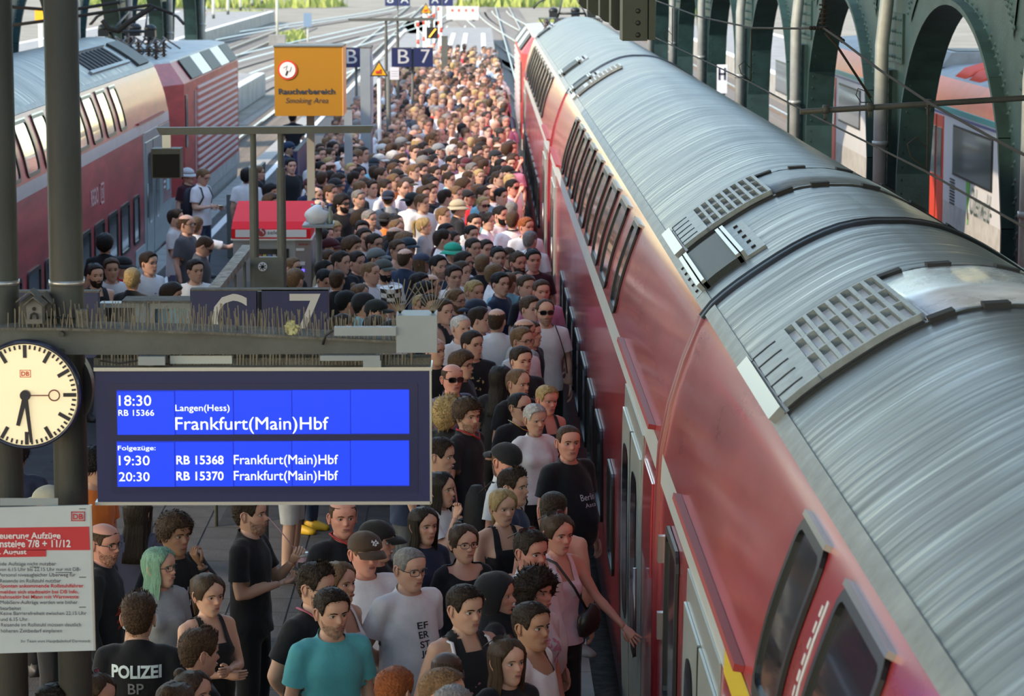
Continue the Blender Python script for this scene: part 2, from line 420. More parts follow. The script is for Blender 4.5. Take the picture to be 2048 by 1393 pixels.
def sbox(mb, Y0, Y1, a0, a1, h0, h1, n=None, mi=0, smooth=False):
    n = n or max(1, int(abs(a1-a0)/.08)); V = []
    for i in range(n+1):
        a = a0+(a1-a0)*i/n
        V += [sp(a, Y0, h0), sp(a, Y1, h0), sp(a, Y1, h1), sp(a, Y0, h1)]
    F = []
    for i in range(n):
        for k in range(4): F.append((4*i+k, 4*i+(k+1) % 4, 4*i+4+(k+1) % 4, 4*i+4+k))
    F += [(0, 3, 2, 1), (4*n, 4*n+1, 4*n+2, 4*n+3)]
    return mb.add(V, F, mi, smooth)
def rr_rows(Y0, Y1, a0, a1, r, n=14):
    rows = []
    us = [0, .02, .05, .1] + [.1+.8*i/(n-6) for i in range(1, n-6)] + [.9, .95, .98, 1]
    for u in us:
        a = a0+(a1-a0)*u; d = min(a-a0, a1-a) if a1 > a0 else min(a0-a, a-a1); d = abs(d)
        ins = r-math.sqrt(max(0, r*r-(r-d)**2)) if d < r else 0
        rows.append((a, Y0+ins, Y1-ins))
    return rows
def side_window(parent, Y0, Y1, a0, a1, side=-1, r=.12, fw=.055, name='window'):
    """rubber frame, bright top lip, dark glass following the curved side"""
    o_ = rr_rows(Y0, Y1, a0, a1, r); i_ = rr_rows(Y0+fw, Y1-fw, a0+fw, a1-fw, max(.03, r-fw))
    fb = MB(); V = []
    for (a, ya, yb), (b, yc, yd) in zip(o_, i_):
        V += [sp(side*a, ya, .004), sp(side*a, ya, .022), sp(side*b, yc, .022), sp(side*b, yc, .006), sp(side*b, yd, .006), sp(side*b, yd, .022), sp(side*a, yb, .022), sp(side*a, yb, .004)]
    F = []; m = len(o_)
    for i in range(m-1):
        for k in (0, 1, 2, 4, 5, 6): F.append((8*i+k, 8*i+k+1, 8*i+8+k+1, 8*i+8+k))
    F += [(0, 1, 6, 7), (1, 2, 5, 6), (2, 3, 4, 5)]; e = 8*(m-1); F += [(e, e+1, e+6, e+7), (e+1, e+2, e+5, e+6), (e+2, e+3, e+4, e+5)]
    fb.add(V, F)
    fr = fb.build(name, M_rub, parent)
    gb = MB(); V = []
    for (b, yc, yd) in i_: V += [sp(side*b, yc, .008), sp(side*b, yd, .008)]
    gb.add(V, [(2*i, 2*i+1, 2*i+3, 2*i+2) for i in range(m-1)], 0, True)
    gb.build('glass', M_glass, fr)
    if a0 < A_B1-.1:
        tb = MB(); sbox(tb, Y0+.03, Y1-.03, side*(a0-.012), side*(a0+.012), .0, .03); tb.build('chrome_lip', M_chrome, fr)
    return fr
def slot_vent(parent, Y0, Y1, a0, a1, side, cells=8, rows=3, slots=5):
    """roof ventilation grille: egg-crate of ribs over pale plates, then a slotted cover towards the gutter"""
    bs = MB(); sbox(bs, Y0, Y1, side*a0, side*(a1+.09), -.0, .012); v = bs.build('roof_vent', M_vin, parent)
    asl = a1-(a1-a0)*.27
    hh = .05
    for i in range(cells+1):
        rb = MB(); a = a0+(asl-a0)*i/cells; sbox(rb, Y0+.03, Y1-.03, side*(a-.011), side*(a+.011), .01, hh, 1); rb.build('rib', M_grid, v)
    for j in range(rows+1):
        rb = MB(); y = Y0+.03+(Y1-Y0-.06)*j/rows; sbox(rb, y-.013, y+.013, side*a0, side*asl, .01, hh, 8); rb.build('cross_rib', M_grid, v)
    # slanted little louvres in each cell
    lb = MB()
    for i in range(cells):
        for j in range(rows):
            y0 = Y0+.03+(Y1-Y0-.06)*j/rows; y1 = Y0+.03+(Y1-Y0-.06)*(j+1)/rows; am = a0+(asl-a0)*(i+1)/cells; aw = (asl-a0)/cells
            lb.add([sp(side*(am-.01), y0, hh-.005), sp(side*(am-.01), y1, hh-.005), sp(side*(am-aw*.3), y0, .014)], [(0, 1, 2)])
    lb.build('louvre', M_grid, v, fix=False)
    cb = MB(); sbox(cb, Y0, Y1, side*asl, side*a1, .01, hh)
    cv = cb.build('slotted_cover', M_grid, v)
    for j in range(slots):
        y = Y0+(Y1-Y0)*(j+.6)/(slots+.2); sb = MB(); sbox(sb, y-.012, y+.012, side*(asl+.06), side*(a1+.005), .02, hh+.003, 3); sb.build('slot', M_dark, cv)
    gb = MB(); sbox(gb, Y0-.02, Y1+.02, side*(a1+.02), side*(a1+.09), .012, .05); gb.build('drip_rail', M_chrome, v)
    eb = MB(); sbox(eb, Y1, Y1+.03, side*a0, side*a1, .0, .03); sbox(eb, Y0-.03, Y0, side*a0, side*a1, .0, .02); eb.build('seal', M_dark, v)
    return v
def filter_box(parent, Y0, Y1, a0, a1, side):
    b = MB(); sbox(b, Y0, Y1, side*a0, side*a1, .0, .045); v = b.build('air_filter', M_mesh, parent)
    b = MB()
    for a in (a0, a1): sbox(b, Y0, Y1, side*(a-.03), side*(a-.005), .0, .065, 1); sbox(b, Y0, Y1, side*(a+.005), side*(a+.03), .0, .065, 1)
    b.build('chrome_rail', M_chrome, v)
    b = MB(); sbox(b, Y0-.02, Y1+.02, side*(a0-.16), side*(a0-.03), .0, .02); sbox(b, Y0-.02, Y1+.02, side*(a1+.03), side*(a1+.08), 0, .015); v2 = b.build('mounting_strip', M_grid, v)
    for i in range(5):
        b = MB(); y = Y0+(Y1-Y0)*(i+.5)/5; sbox(b, y-.015, y+.015, side*(a0-.11), side*(a0-.08), .02, .032, 1); b.build('bolt', M_dark, v2); b = MB(); sbox(b, y-.012, y+.012, side*(a1+.045), side*(a1+.065), .015, .025, 1); b.build('bolt', M_dark, v2)
    return v

def coach(name, xc, Y0, Y1, label, group=None, upper=(), lower=(), doors=(), side=-1, vents=(), filters=(), first=None, plates=(), red=None):
    M_red = red or MATS['traffic_red_paint']
    t = empty(name, (xc, 0, 0)); tag(t, label, 'railway carriage', group)
    # body shell as rings along Y
    def shell(a0, a1, mats, nm, n, h=0.0, both=True, ys=None):
        mb = MB(); ys = ys or list(np.linspace(Y0, Y1, 14))
        for s_ in ((-1, 1) if both else (side,)):
            V = []; al = np.linspace(a0, a1, n+1)
            for y in ys:
                for a in al: V.append(sp(s_*a, y, h))
            F = [(i*(n+1)+k, i*(n+1)+k+1, (i+1)*(n+1)+k+1, (i+1)*(n+1)+k) for i in range(len(ys)-1) for k in range(n)]
            mb.add(V, F, 0, True)
        return mb.build(nm, mats, t, fix=False)
    roof = shell(0, A_GUT, M_roof, 'roof', 22)
    b = MB()
    for s_ in (-1, 1): sbox(b, Y0, Y1, s_*(A_GUT-.09), s_*(A_GUT-.005), 0, .012, 2)
    b.build('gutter', M_rooflip, roof)
    shell(A_GUT, A_B1, M_red, 'upper_side', 14)
    shell(A_B1, A_B0, M_band, 'grey_band', 3, .001)
    low = shell(A_B0, float(_A[-1]), M_red, 'lower_side', 12)
    # ends
    eb = MB()
    poly = [(pr(s_*a)[0], pr(s_*a)[1]) for s_, al in ((-1, np.linspace(float(_A[-1]), 0, 24)), (1, np.linspace(0.02, float(_A[-1]), 24))) for a in al]
    eb.prism(poly, Y0+.005, Y0+.05); eb.prism(poly, Y1-.05, Y1-.005); eb.build('end_wall', M_dred, t)
    ub = MB(); ub.box((-1.2, Y0+1, -.8), (1.2, Y0+4.2, -.35)).box((-1.2, Y1-4.2, -.8), (1.2, Y1-1, -.35)).box((-1.25, Y0+4.5, -.65), (1.25, Y1-4.5, -.35)); ub.build('underframe', M_under, t)
    for yb in (Y0+1.4, Y0+3.9, Y1-3.9, Y1-1.4):
        wb = MB()
        for x in (-.82, .72): wb.tube([(x, yb, -.35), (x+.1, yb, -.35)], .44, 18, smooth=False)
        wb.tube([(-.8, yb, -.35), (.8, yb, -.35)], .08, 8); wb.build('wheelset', M_rust, t)
    aw0, aw1 = a_of_z(3.17), a_of_z(2.44)
    for (a, b_) in upper: side_window(t, a, b_, aw0, aw1, side)
    for (a, b_, z0, z1) in lower: side_window(t, a, b_, a_of_z(z1), a_of_z(z0), side, r=.10)
    for (ya, yb, z0, z1, m_) in plates:
        pb = MB(); sbox(pb, ya, yb, side*a_of_z(z1), side*a_of_z(z0), .002, .012, 3); pb.build('side_panel', m_, low)
    for (ya, yb) in doors:
        db = MB(); sbox(db, ya, yb, side*a_of_z(2.22), side*a_of_z(-.25), .002, .012, 4); d = db.build('door', M_door, t)
        ym = (ya+yb)/2
        for c, e in ((ya, ym), (ym, yb)):
            lb = MB(); sbox(lb, c+.03, e-.03, side*a_of_z(2.05), side*a_of_z(-.2), .012, .025, 4); lf = lb.build('door_leaf', M_door, d)
            side_window(d, c+.26, e-.26, a_of_z(1.85), a_of_z(.55), side, r=.16, fw=.03, name='door_window') if False else None
            o_ = rr_rows(c+.24, e-.24, a_of_z(1.85), a_of_z(.6), .2); gb = MB(); V = []
            for (a, y1_, y2_) in o_: V += [sp(side*a, y1_, .03), sp(side*a, y2_, .03)]
            gb.add(V, [(2*i, 2*i+1, 2*i+3, 2*i+2) for i in range(len(o_)-1)]); gb.build('door_window', M_glass, d)
        gb = MB(); sbox(gb, ym-.012, ym+.012, side*a_of_z(2.05), side*a_of_z(-.2), .02, .03, 2); gb.build('door_seal', M_rub, d)
        hb = MB(); hb.tube([sp(side*a_of_z(1.35), ya-.12, .05), sp(side*a_of_z(.75), ya-.12, .05)], .014, 6); hb.build('grab_rail', M_chrome, d)
        # long drip rail above the door
        rb = MB(); sbox(rb, ya-.9, yb+.9, side*a_of_z(2.44), side*a_of_z(2.41), .0, .045, 1); rb.build('drip_rail', M_rail_r, d)
    if first:
        fb = MB(); sbox(fb, first[0], first[1], side*A_B1, side*A_B0, .003, .006, 3); fb.build('yellow_stripe', M_yel, t)
    for v in vents: slot_vent(t, *v)
    for v in filters: filter_box(t, *v)
    return t

XC = 2.45
GR = 'red double-deck carriages of the right-hand train'
aU = a_of_u
c0 = coach('railway_carriage', XC, -9.7, 16.89, 'nearest red double-deck carriage of the right-hand train, with big grey roof grille and yellow stripe', GR,
   upper=[(10.45, 11.2), (8.8, 9.93), (7.0, 8.2), (5.2, 6.4)], lower=[(15.15, 16.05, 1.1, 2.15)], doors=[(12.5, 14.5)], side=-1,
   vents=[(12.9, 14.5, aU(.42), aU(1.03), -1)], first=(-9, 12.35))
c1 = coach('railway_carriage', XC, 17.11, 44.10, 'middle red double-deck carriage of the right-hand train, with roof grille beside a square black filter', GR,
   upper=[(23.15, 23.9)]+[(24.9+1.83*i, 26.05+1.83*i) for i in range(7)]+[(37.8, 38.55)],
   lower=[(24.6+1.9*i, 25.9+1.9*i, .4, 1.24) for i in range(7)]+[(22.4, 23.3, .4, 1.24)], doors=[(18.6, 20.9), (40.6, 42.6)], side=-1,
   vents=[(19.7, 21.1, aU(.42), aU(1.0), -1), (41.2, 42.1, aU(.40), aU(1.02), -1)], filters=[(17.65, 19.25, aU(.80), aU(1.035), -1), (42.7, 43.5, aU(.78), aU(1.03), -1)],
   plates=[(17.5, 18.4, 1.5, 2.1, M_red)])
c2 = coach('railway_carriage', XC, 44.32, 71.2, 'farthest red double-deck carriage of the right-hand train, next to its locomotive', GR,
   upper=[(50.9+1.8*i, 52.05+1.8*i) for i in range(10)], lower=[(51.5+1.9*i, 52.9+1.9*i, .4, 1.24) for i in range(8)], doors=[(46.2, 48.2), (67.6, 69.6)], side=-1,
   filters=[(48.3, 49.6, aU(.75), aU(1.03), -1), (69.6, 70.6, aU(.75), aU(1.03), -1)])
# polished oily plate over the near carriage roof beside the grille; seam lines
for c_, ya, yb, m_ in ((c0, 12.9, 14.5, M_plate), (c1, 19.7, 21.1, M_grid)):
    pb = MB(); sbox(pb, ya, yb, aU(.42)*-1+.02, aU(1.0), .003, .012, 48, 0, True); p_ = pb.build('roof_plate', m_, c_)
    sb = MB(); sbox(sb, ya-.05, ya, -aU(1.05), aU(1.05), .0, .014, 20); sb.build('plate_seam', M_rub, p_); sb = MB(); sbox(sb, yb, yb+.04, -aU(1.05), aU(1.05), .0, .016, 20); sb.build('plate_seam', M_rub, p_)
    for q in (-.35, -.1, .25, .6, .9):
        for y_ in (ya-.03, yb+.03):
            hb = MB(); sbox(hb, y_-.05, y_+.05, q-.06, q+.06, .0, .03, 1); hb.build('hinge', M_dark, p_)
def bellows(y):
    t = c1
    for nm_, a0, a1, m_ in (('black_hoop', -A_GUT-.02, A_GUT+.02, M_rub), ('red_lip', A_GUT+.02, float(_A[-1])-.3, M_dred), ('red_lip', -A_GUT-.02, -float(_A[-1])+.3, M_dred)):
        mb = MB(); n = 26 if nm_[0] == 'b' else 12
        ring = [(-.11, -.01), (-.09, .012), (-.05, .02), (-.02, .006), (.0, -.02), (.02, .006), (.05, .02), (.09, .012), (.11, -.01)]
        V = []
        for i in range(n+1):
            a = a0+(a1-a0)*i/n
            for (dy, h) in ring: V.append(sp(a, y+dy, h*1.3))
        k = len(ring)
        mb.add(V, [(i*k+j, i*k+j+1, (i+1)*k+j+1, (i+1)*k+j) for i in range(n) for j in range(k-1)], 0, True)
        mb.build(nm_, m_, t, fix=False)
bellows(17.); bellows(44.21)

# small side fittings on the near carriage: pictogram lettering strip and door buttons
for (y, z) in ((16.5, 1.9), (15.9+.55, 1.45)):
    b = MB(); sbox(b, y-.03, y+.03, -a_of_z(z+.08), -a_of_z(z-.08), .0, .03, 1); b.build('handle', M_chrome, c0)
b = MB()
for k in range(9):
    sbox(b, 10.2-.012+rnd.uniform(-.01, .01), 10.22, -a_of_z(3.02-.06*k), -a_of_z(2.98-.06*k), .002, .005, 1)
sbox(b, 10.12, 10.16, -a_of_z(3.05), -a_of_z(2.6), .002, .004, 3)
b.build('white_marking', mat('marking_white', (.6, .6, .6), .5), c0)

# ---------------------------------------------------------------- left train
XL_ = -7.28
lw = [(48.35, 49.15), (46.6, 47.75), (45.05, 46.2), (43.4, 44.55), (41.85, 42.95), (38.4, 39.1), (36.9, 38.0), (35.7, 36.4), (33.6, 34.9)]
c3 = coach('railway_carriage', XL_, 27.5, 54.3, 'dusty red double-deck carriage standing at the left platform edge', None,
   upper=[(47.1, 47.95)]+[(45.45-1.62*i, 46.55-1.62*i) for i in range(10)], lower=[(a, b, .42, 1.25) for a, b in lw], doors=[(50.2, 52.4)], side=1,
   plates=[(49.95, 54.25, .0, 2.2, M_door), (52.85, 54.15, .75, 1.75, M_red), (48.6, 50.0, -.3, .3, M_band)], red=M_redd)
for i in range(9):
    b = MB(); y = 47.2+i*.5; sbox(b, y, y+.26, aU(.5), aU(.86), .0, .02, 3); b.build('roof_slot', M_dark, c3)
b = MB(); sbox(b, 52.3, 53.9, aU(.45), aU(1.03), .0, .05, 6); b.build('air_filter', M_mesh, c3)
b = MB(); sbox(b, 46.8, 51.9, aU(.42), aU(.47), .0, .04, 1); sbox(b, 46.8, 51.9, aU(.88), aU(.93), .0, .04, 1); b.build('vent_rail', M_grid, c3)
M_mark = mat('pale_marking', (.62, .45, .45), .5)
text_fit('lettering', 'REGIO', (XL_+1.386, 44.45-1.35, 1.55), (0, 1, 0), (0, 0, 1), .85, .26, M_mark, c3, .02)
text_fit('lettering', 'DB', (XL_+1.39, 44.3, 1.58), (0, 1, 0), (0, 0, 1), .22, .16, M_mark, c3, .02)
b = MB()
for (y0, y1, z0, z1) in ((44.2, 44.6, 1.50, 1.53), (44.2, 44.6, 1.79, 1.82), (44.2, 44.23, 1.5, 1.82), (44.57, 44.6, 1.5, 1.82)): b.box((1.386, y0, z0), (1.392, y1, z1))
b.build('logo_frame', M_mark, c3)
for o in [o for o in c3.children if o.name.startswith('lettering')]: o.location = (-XL_, 0, 0)
# poster texts at the red end panel
for k in range(7):
    b = MB(); b.box((1.395, 53.0, 1.62-.1*k), (1.40, 53.0+rnd.uniform(.15, .3), 1.66-.1*k)); b.build('notice_line', M_white, c3)
b = MB(); b.box((1.395, 53.45, .95), (1.40, 53.9, 1.35)); b.build('notice', mat('notice_blue', (.35, .55, .6), .5), c3)

# ---------------------------------------------------------------- locomotives
M_lred = mat('loco_red', (.40, .05, .05), .5, var=.35, vscale=2.5, vstretch=(1, .4, 2))
M_lgrey = mat('loco_grey', (.42, .42, .40), .5, var=.25, vscale=3)
M_louv = mat('pale_louvre', (.66, .60, .58), .45, var=.1, vscale=5)
def loco(xc, Y0, Y1, label, side, hooks=True):
    t = empty('locomotive', (xc, 0, 0)); tag(t, label, 'locomotive')
    def outline(w): return [(-w, Y0+1.6), (-w+.45, Y0), (w-.45, Y0), (w, Y0+1.6), (w, Y1-1.4), (w-.45, Y1), (-w+.45, Y1), (-w, Y1-1.4)]
    def lay(levels, nm, m_):
        mb = MB(); V = []
        for (w, z, ins) in levels:
            for (x, y) in outline(w): V.append((x, y+(ins if y < (Y0+Y1)/2 else -ins), z))
        k = 8; F = [(i*k+j, i*k+(j+1) % k, (i+1)*k+(j+1) % k, (i+1)*k+j) for i in range(len(levels)-1) for j in range(k)]
        F += [tuple(range(k))[::-1], tuple((len(levels)-1)*k+j for j in range(k))]
        mb.add(V, F); return mb.build(nm, m_, t)
    lay([(1.38, .55, 0), (1.38, 2.78, 0)], 'body_side', M_lred)
    lay([(1.39, .28, 0), (1.39, .56, 0)], 'sole_bar', M_lgrey)
    lay([(1.30, -.35, .1), (1.36, .29, .05)], 'skirt', M_lgrey)
    lay([(1.385, 2.77, 0), (1.07, 3.2, .25)], 'roof_slope', M_lred)
    rf = lay([(1.09, 3.18, .25), (1.07, 3.22, .27)], 'roof', M_lgrey)
    ub = MB().box((-1.2, Y0+1.2, -.85), (1.2, Y1-1.2, -.3)); ub.build('bogies', M_under, t)
    # panels on the sloping shoulder: dark and pale alternately
    n = 5; ya, yb = Y0+3.0, Y1-1.7
    for i in range(n):
        y0 = ya+(yb-ya)*i/n+.08; y1 = ya+(yb-ya)*(i+1)/n-.08; mb = MB()
        f = lambda q, h: (side*(1.385-.315*q+.02*h), 2.77+.43*q+.012*h)
        (x0, z0), (x1, z1) = f(.06, 1), f(.94, 1)
        mb.add([(x0, y0, z0), (x0, y1, z0), (x1, y1, z1), (x1, y0, z1), (x0+side*.02, y0, z0+.015), (x0+side*.02, y1, z0+.015), (x1+side*.02, y1, z1+.015), (x1+side*.02, y0, z1+.015)],
               [(0, 1, 2, 3), (4, 5, 6, 7), (0, 1, 5, 4), (1, 2, 6, 5), (2, 3, 7, 6), (3, 0, 4, 7)])
        mb.build('shoulder_panel', [M_mesh, M_band][i % 2], t)
    # side louvre lines
    for i in range(14):
        z = 2.56-.145*i
        MB().box((side*1.38, Y0+4.2, z), (side*1.415, Y1-2.0, z+.05)).build('louvre', M_louv, t)
    for i in range(2):
        MB().box((side*1.382, Y0+[1.75, 3.7][i], [1.5, .7][i]), (side*1.40, Y0+[2.15, 3.78][i], 2.55)).build(['cab_window', 'grab_rail'][i], [M_glass, M_lgrey][i], t)
    # front window
    MB().add([(-.8, Y0-.01, 1.75), (.8, Y0-.01, 1.75), (.75, Y0+.005, 2.6), (-.75, Y0+.005, 2.6)], [(0, 1, 2, 3)]).build('front_window', M_glass, t)
    # roof gear: insulators, cables, pantograph
    M_ins = mat('insulator_brown', (.06, .035, .025), .25)
    rg = empty('roof_equipment', (0, 0, 0)); rg.parent = t
    for i in range(10):
        x = -.7+.35*(i % 5); y = Y0+3+1.2*(i//5)+rnd.uniform(-.3, .5)
        ib = MB().tube([(x, y, 3.2), (x, y, 3.62)], .03, 8)
        for k in range(5): ib.tube([(x, y, 3.25+.075*k), (x, y, 3.28+.075*k)], [.085, .05], 10)
        ib.build('insulator', M_ins, rg)
    cb = MB()
    for i in range(8):
        x = -.75+.2*i; cb.tube([(x, Y0+2.2+.3*(i % 3), 3.3), (x+.15, Y0+3.5, 3.62), (x-.1, Y0+5.4, 3.6), (x+.1, Y0+7, 3.3)], .02, 5)
    for (x, y) in ((-.5, Y0+4), (.1, Y0+4.4), (.5, Y0+3.6)): cb.cbox((x, y, 3.72), (.22, .3, .14)); cb.sphere((x, y, 3.82), (.13, .13, .09), 10, 6)
    cb.build('busbar', M_rub, rg)
    pn = MB(); yb_ = Y0+5.6
    pn.tube([(-.5, yb_, 3.3), (-.35, yb_-1.6, 3.75)], .03, 6).tube([(.5, yb_, 3.3), (.35, yb_-1.6, 3.75)], .03, 6)
    pn.tube([(-.35, yb_-1.6, 3.75), (-.2, yb_+.2, 4.12)], .022, 6).tube([(.35, yb_-1.6, 3.75), (.2, yb_+.2, 4.12)], .022, 6)
    for dy in (-.12, .12): pn.tube([(-1.0, yb_+dy, 3.85), (-.85, yb_+dy, 4.02), (-.55, yb_+dy, 4.16), (.55, yb_+dy, 4.16), (.85, yb_+dy, 4.02), (1.0, yb_+dy, 3.85)], .022, 6)
    pn.tube([(-.5, yb_, 3.3), (.5, yb_, 3.3)], .04, 6).tube([(-.35, yb_-1.6, 3.75), (.35, yb_-1.6, 3.75)], .03, 6)
    pn.build('pantograph', M_rub, rg)
    return t
lc = loco(XL_, 55.4, 71.2, 'red electric locomotive with pale side louvres and black roof gear, coupled behind the left carriage', 1)
lc2 = loco(XC, 72.4, 88.5, 'red electric locomotive at the far end of the right-hand train', -1)

# ---------------------------------------------------------------- white, red and teal regional train beyond the right arcade
M_wh = mat('white_train_paint', (.60, .62, .64), .4, var=.05, vscale=2, coat=.2)
M_or = mat('orange_red_paint', (.72, .07, .025), .5, var=.12, vscale=1.5, coat=.1)
M_teal = mat('teal_stripe', (.05, .35, .33), .4); M_blue2 = mat('dark_blue_stripe', (.05, .08, .25), .4)
M_trf = mat('train_roof_grey', (.22, .23, .23), .6, var=.3, vscale=1.5)
def railcar(xf, Y0, Y1, label):
    t = empty('railcar', (xf, 0, 0)); tag(t, label, 'railcar')
    pts = [(0, -.25), (0, .35), (0, 2.28), (.06, 2.5), (.30, 2.78), (.75, 2.95), (1.45, 3.0)]
    def strip(i, j, nm, m_):
        mb = MB(); seg = pts[i:j+1]; full = seg
        V = [(x, y, z) for y in (Y0, Y1) for x, z in full] ; k = len(full)
        mb.add(V, [(a, a+1, k+a+1, k+a) for a in range(k-1)], 0, True)
        full2 = [(2.9-x, z) for x, z in seg]
        mb.add([(x, y, z) for y in (Y0, Y1) for x, z in full2], [(a, a+1, k+a+1, k+a) for a in range(k-1)], 0, True)
        return mb.build(nm, m_, t, fix=False)
    strip(0, 1, 'grey_skirt', M_lgrey); strip(1, 2, 'white_side', M_wh); strip(2, 4, 'red_cornice', M_or); strip(4, 6, 'roof', M_trf)
    MB().box((.02, Y0, -.2), (2.88, Y0+.02, 2.9)).box((.02, Y1-.02, -.2), (2.88, Y1, 2.9)).build('end_wall', M_or, t)
    MB().box((-.012, Y0, 2.16), (0, Y1, 2.27)).build('teal_band', M_teal, t); MB().box((-.012, Y0, 2.08), (0, Y1, 2.13)).build('blue_band', M_blue2, t)
    MB().box((.3, Y0+1, -.85), (2.6, Y1-1, -.2)).build('bogies', M_under, t)
    return t
t4 = railcar(9.5, 38, 82.5, 'white railcar with red roof edge and teal stripe, beyond the right arcade')
def yq(px, X=9.5): return X*5700/(px-960)
for (pa, pb) in ((2048, 2026), (1988, 1908), (1853, 1790), (1720, 1677), (1643, 1615), (1575, 1550)):
    ya, yb = yq(pa), yq(pb)
    f = MB().box((-.02, ya, .95), (0, yb, 1.95)).build('window', M_rub, t4)
    MB().box((-.028, ya+.06, 1.0), (-.02, yb-.06, 1.9)).build('pane', M_glass, f)
for (pa, pb) in ((1888, 1862), (1671, 1655)):
    ya, yb = yq(pa), yq(pb); ym = (ya+yb)/2
    d = MB().box((-.02, ya, -.15), (0, yb, 2.05)).build('door', mat('door_red', (.62, .06, .03), .35), t4)
    for c, e in ((ya, ym), (ym, yb)): MB().box((-.03, c+.12, .8), (-.02, e-.12, 1.8)).build('pane', M_glass, d)
    MB().box((-.03, ym-.02, -.15), (-.02, ym+.02, 2.05)).build('door_seal', M_rub, d)
# cooling fins, air units on the roof, side grille and script lettering
for k, y in enumerate((56.5, 58.2, 72)):
    b = MB(); 
    for i in range(12): b.tube([(.35, y+i*.11, 2.72), (.6, y+i*.11, 2.95), (1.2, y+i*.11, 3.12)], .05, 6)
    b.build('cooling_fin', M_or if k < 2 else M_trf, t4)
for y in (44, 50, 62):
    b = MB().prism([(.5, 2.9), (.75, 3.22), (2.1, 3.22), (2.4, 2.9)], y, y+2.6); u = b.build('roof_unit', M_trf, t4)
    MB().box((.9, y+.3, 3.225), (1.9, y+2.2, 3.24)).build('fan_grille', M_mesh, u)
for k in range(9): MB().box((-.015, yq(1912), .35+.06*k), (0, yq(1903), .38+.06*k)).build('grille_slat', M_dark, t4)
M_script = mat('dark_lettering', (.06, .10, .08), .5); M_leafg = mat('green_print', (.12, .42, .06), .5)
o = text_fit('lettering', 'Odenwald-', (9.48, yq(1945), .35), (0, -1, 0), (0, 0, 1), 2.3, .55, M_script, t4, 0, .5); o.location = (-9.5, 0, 0)
MB().prism([(yq(1944)+.25+.13*math.sin(a*2.1)*1.0+.12*math.cos(a), .62+.5*math.sin(a)+.06*math.cos(5*a)) for a in np.linspace(0, 6.28, 17)[:-1]], -.012, -.006, 'x').build('green_emblem', M_leafg, t4)
# ================================================================== PLATFORM FURNITURE
M_post = mat('dark_post_paint', (.045, .047, .042), .6, .0, var=.25, vscale=5, vstretch=(1, 1, .3), bump=.15, bscale=40)
M_beam = mat('grey_green_beam', (.085, .092, .088), .6, .0, var=.25, vscale=4, bump=.12, bscale=30)
M_beamd = mat('dirty_beam_top', (.13, .125, .11), .9, var=.4, vscale=14, bump=.5, bscale=80)
M_navy = mat('navy_sign', (.012, .018, .085), .4, var=.08, vscale=6)
M_navyf = mat('navy_frame', (.004, .010, .085), .45)
M_navyi = mat('navy_inner', (.004, .010, .075), .3)
M_alu = mat('aluminium', (.42, .43, .44), .35, .8)
M_lcd = mat('lcd_blue', (0, .004, .03), .4, emit=(.0, .045, .98), estr=.92)
M_lcdt = mat('lcd_white', (.8, .85, 1), .4, emit=(.80, .88, 1.0), estr=.95)
M_ltr = mat('sign_lettering', (.52, .53, .52), .5)
M_box = mat('grey_box_paint', (.27, .31, .33), .5, var=.06, vscale=5)
M_spike = mat('spike_wire', (.17, .15, .12), .5, .6)
M_cloth_w = mat('cloth_white', (.7, .7, .7), .8)
YF = 13.5
def quadbox(mb, c00, c10, c11, c01, dy, mi=0):
    V = [Vector(c) for c in (c00, c10, c11, c01)]; V += [v+Vector((0, dy, 0)) for v in V]
    return mb.add(V, [(0, 1, 2, 3), (7, 6, 5, 4), (0, 4, 5, 1), (1, 5, 6, 2), (2, 6, 7, 3), (3, 7, 4, 0)], mi)
def rectY(mb, px0, py0, px1, py1, Y, dy=.02, mi=0):
    a = PY(px0, py0, Y); b = PY(px1, py1, Y)
    return mb.box((a.x, Y, b.z), (b.x, Y+dy, a.z), mi)

# --- foreground gantry: two posts, tapered beam, spikes
gx = PY(400, 680, YF)
gt = empty('sign_gantry', (-2.1, YF, 0)); tag(gt, 'dark grey sign gantry with twin posts and spiked beam, carrying the clock and blue board', 'sign gantry')
def toloc(mb, o):
    off = Vector(o.matrix_world.translation if o.matrix_world.translation.length else o.location)
    mb.xform(Matrix.Translation(-Vector(o.location))); return mb
def pb(mb, name, m, root, fix=True):   # build in world coordinates under a top-level empty
    mb.xform(Matrix.Translation(-Vector(root.location))); return mb.build(name, m, root, fix=fix)
def sub(mb, name, m, parent, root, fix=True):
    mb.xform(Matrix.Translation(-Vector(root.location))); return mb.build(name, m, parent, fix=fix)
for (px, r_) in ((134, .083), (4, .083)):
    a = PY(px, 600, YF+.22)
    pst = pb(MB().tube([(a.x, YF+.22, 0), (a.x, YF+.22, 6.4)], r_, 20), 'post', M_post, gt)
    sub(MB().tube([(a.x, YF+.22, 3.80), (a.x, YF+.22, 3.825)], r_+.004, 20), 'metal_band', M_alu, pst, gt)
zt = PY(50, 655, YF).z; x0 = PY(-60, 0, YF).x; x1 = PY(792, 690, YF).x
def bz(px, py): return PY(px, py, YF)
bm_ = MB(); pts_ = [bz(-60, 660), bz(100, 660), bz(420, 668), bz(792, 686), bz(792, 708), bz(130, 710), bz(-60, 710)]
bm_.prism([(p.x, p.z) for p in pts_], YF, YF+.02); pb(bm_, 'beam_web', M_beam, gt)
bm_ = MB(); tp = pts_[:4]
for a, b in zip(tp, tp[1:]): bm_.add([(a.x, YF-.02, a.z), (b.x, YF-.02, b.z), (b.x, YF+.26, b.z+.0), (a.x, YF+.26, a.z), (a.x, YF-.02, a.z+.012), (b.x, YF-.02, b.z+.012), (b.x, YF+.26, b.z+.012), (a.x, YF+.26, a.z+.012)], [(0, 3, 2, 1), (4, 5, 6, 7), (0, 1, 5, 4), (2, 3, 7, 6)])
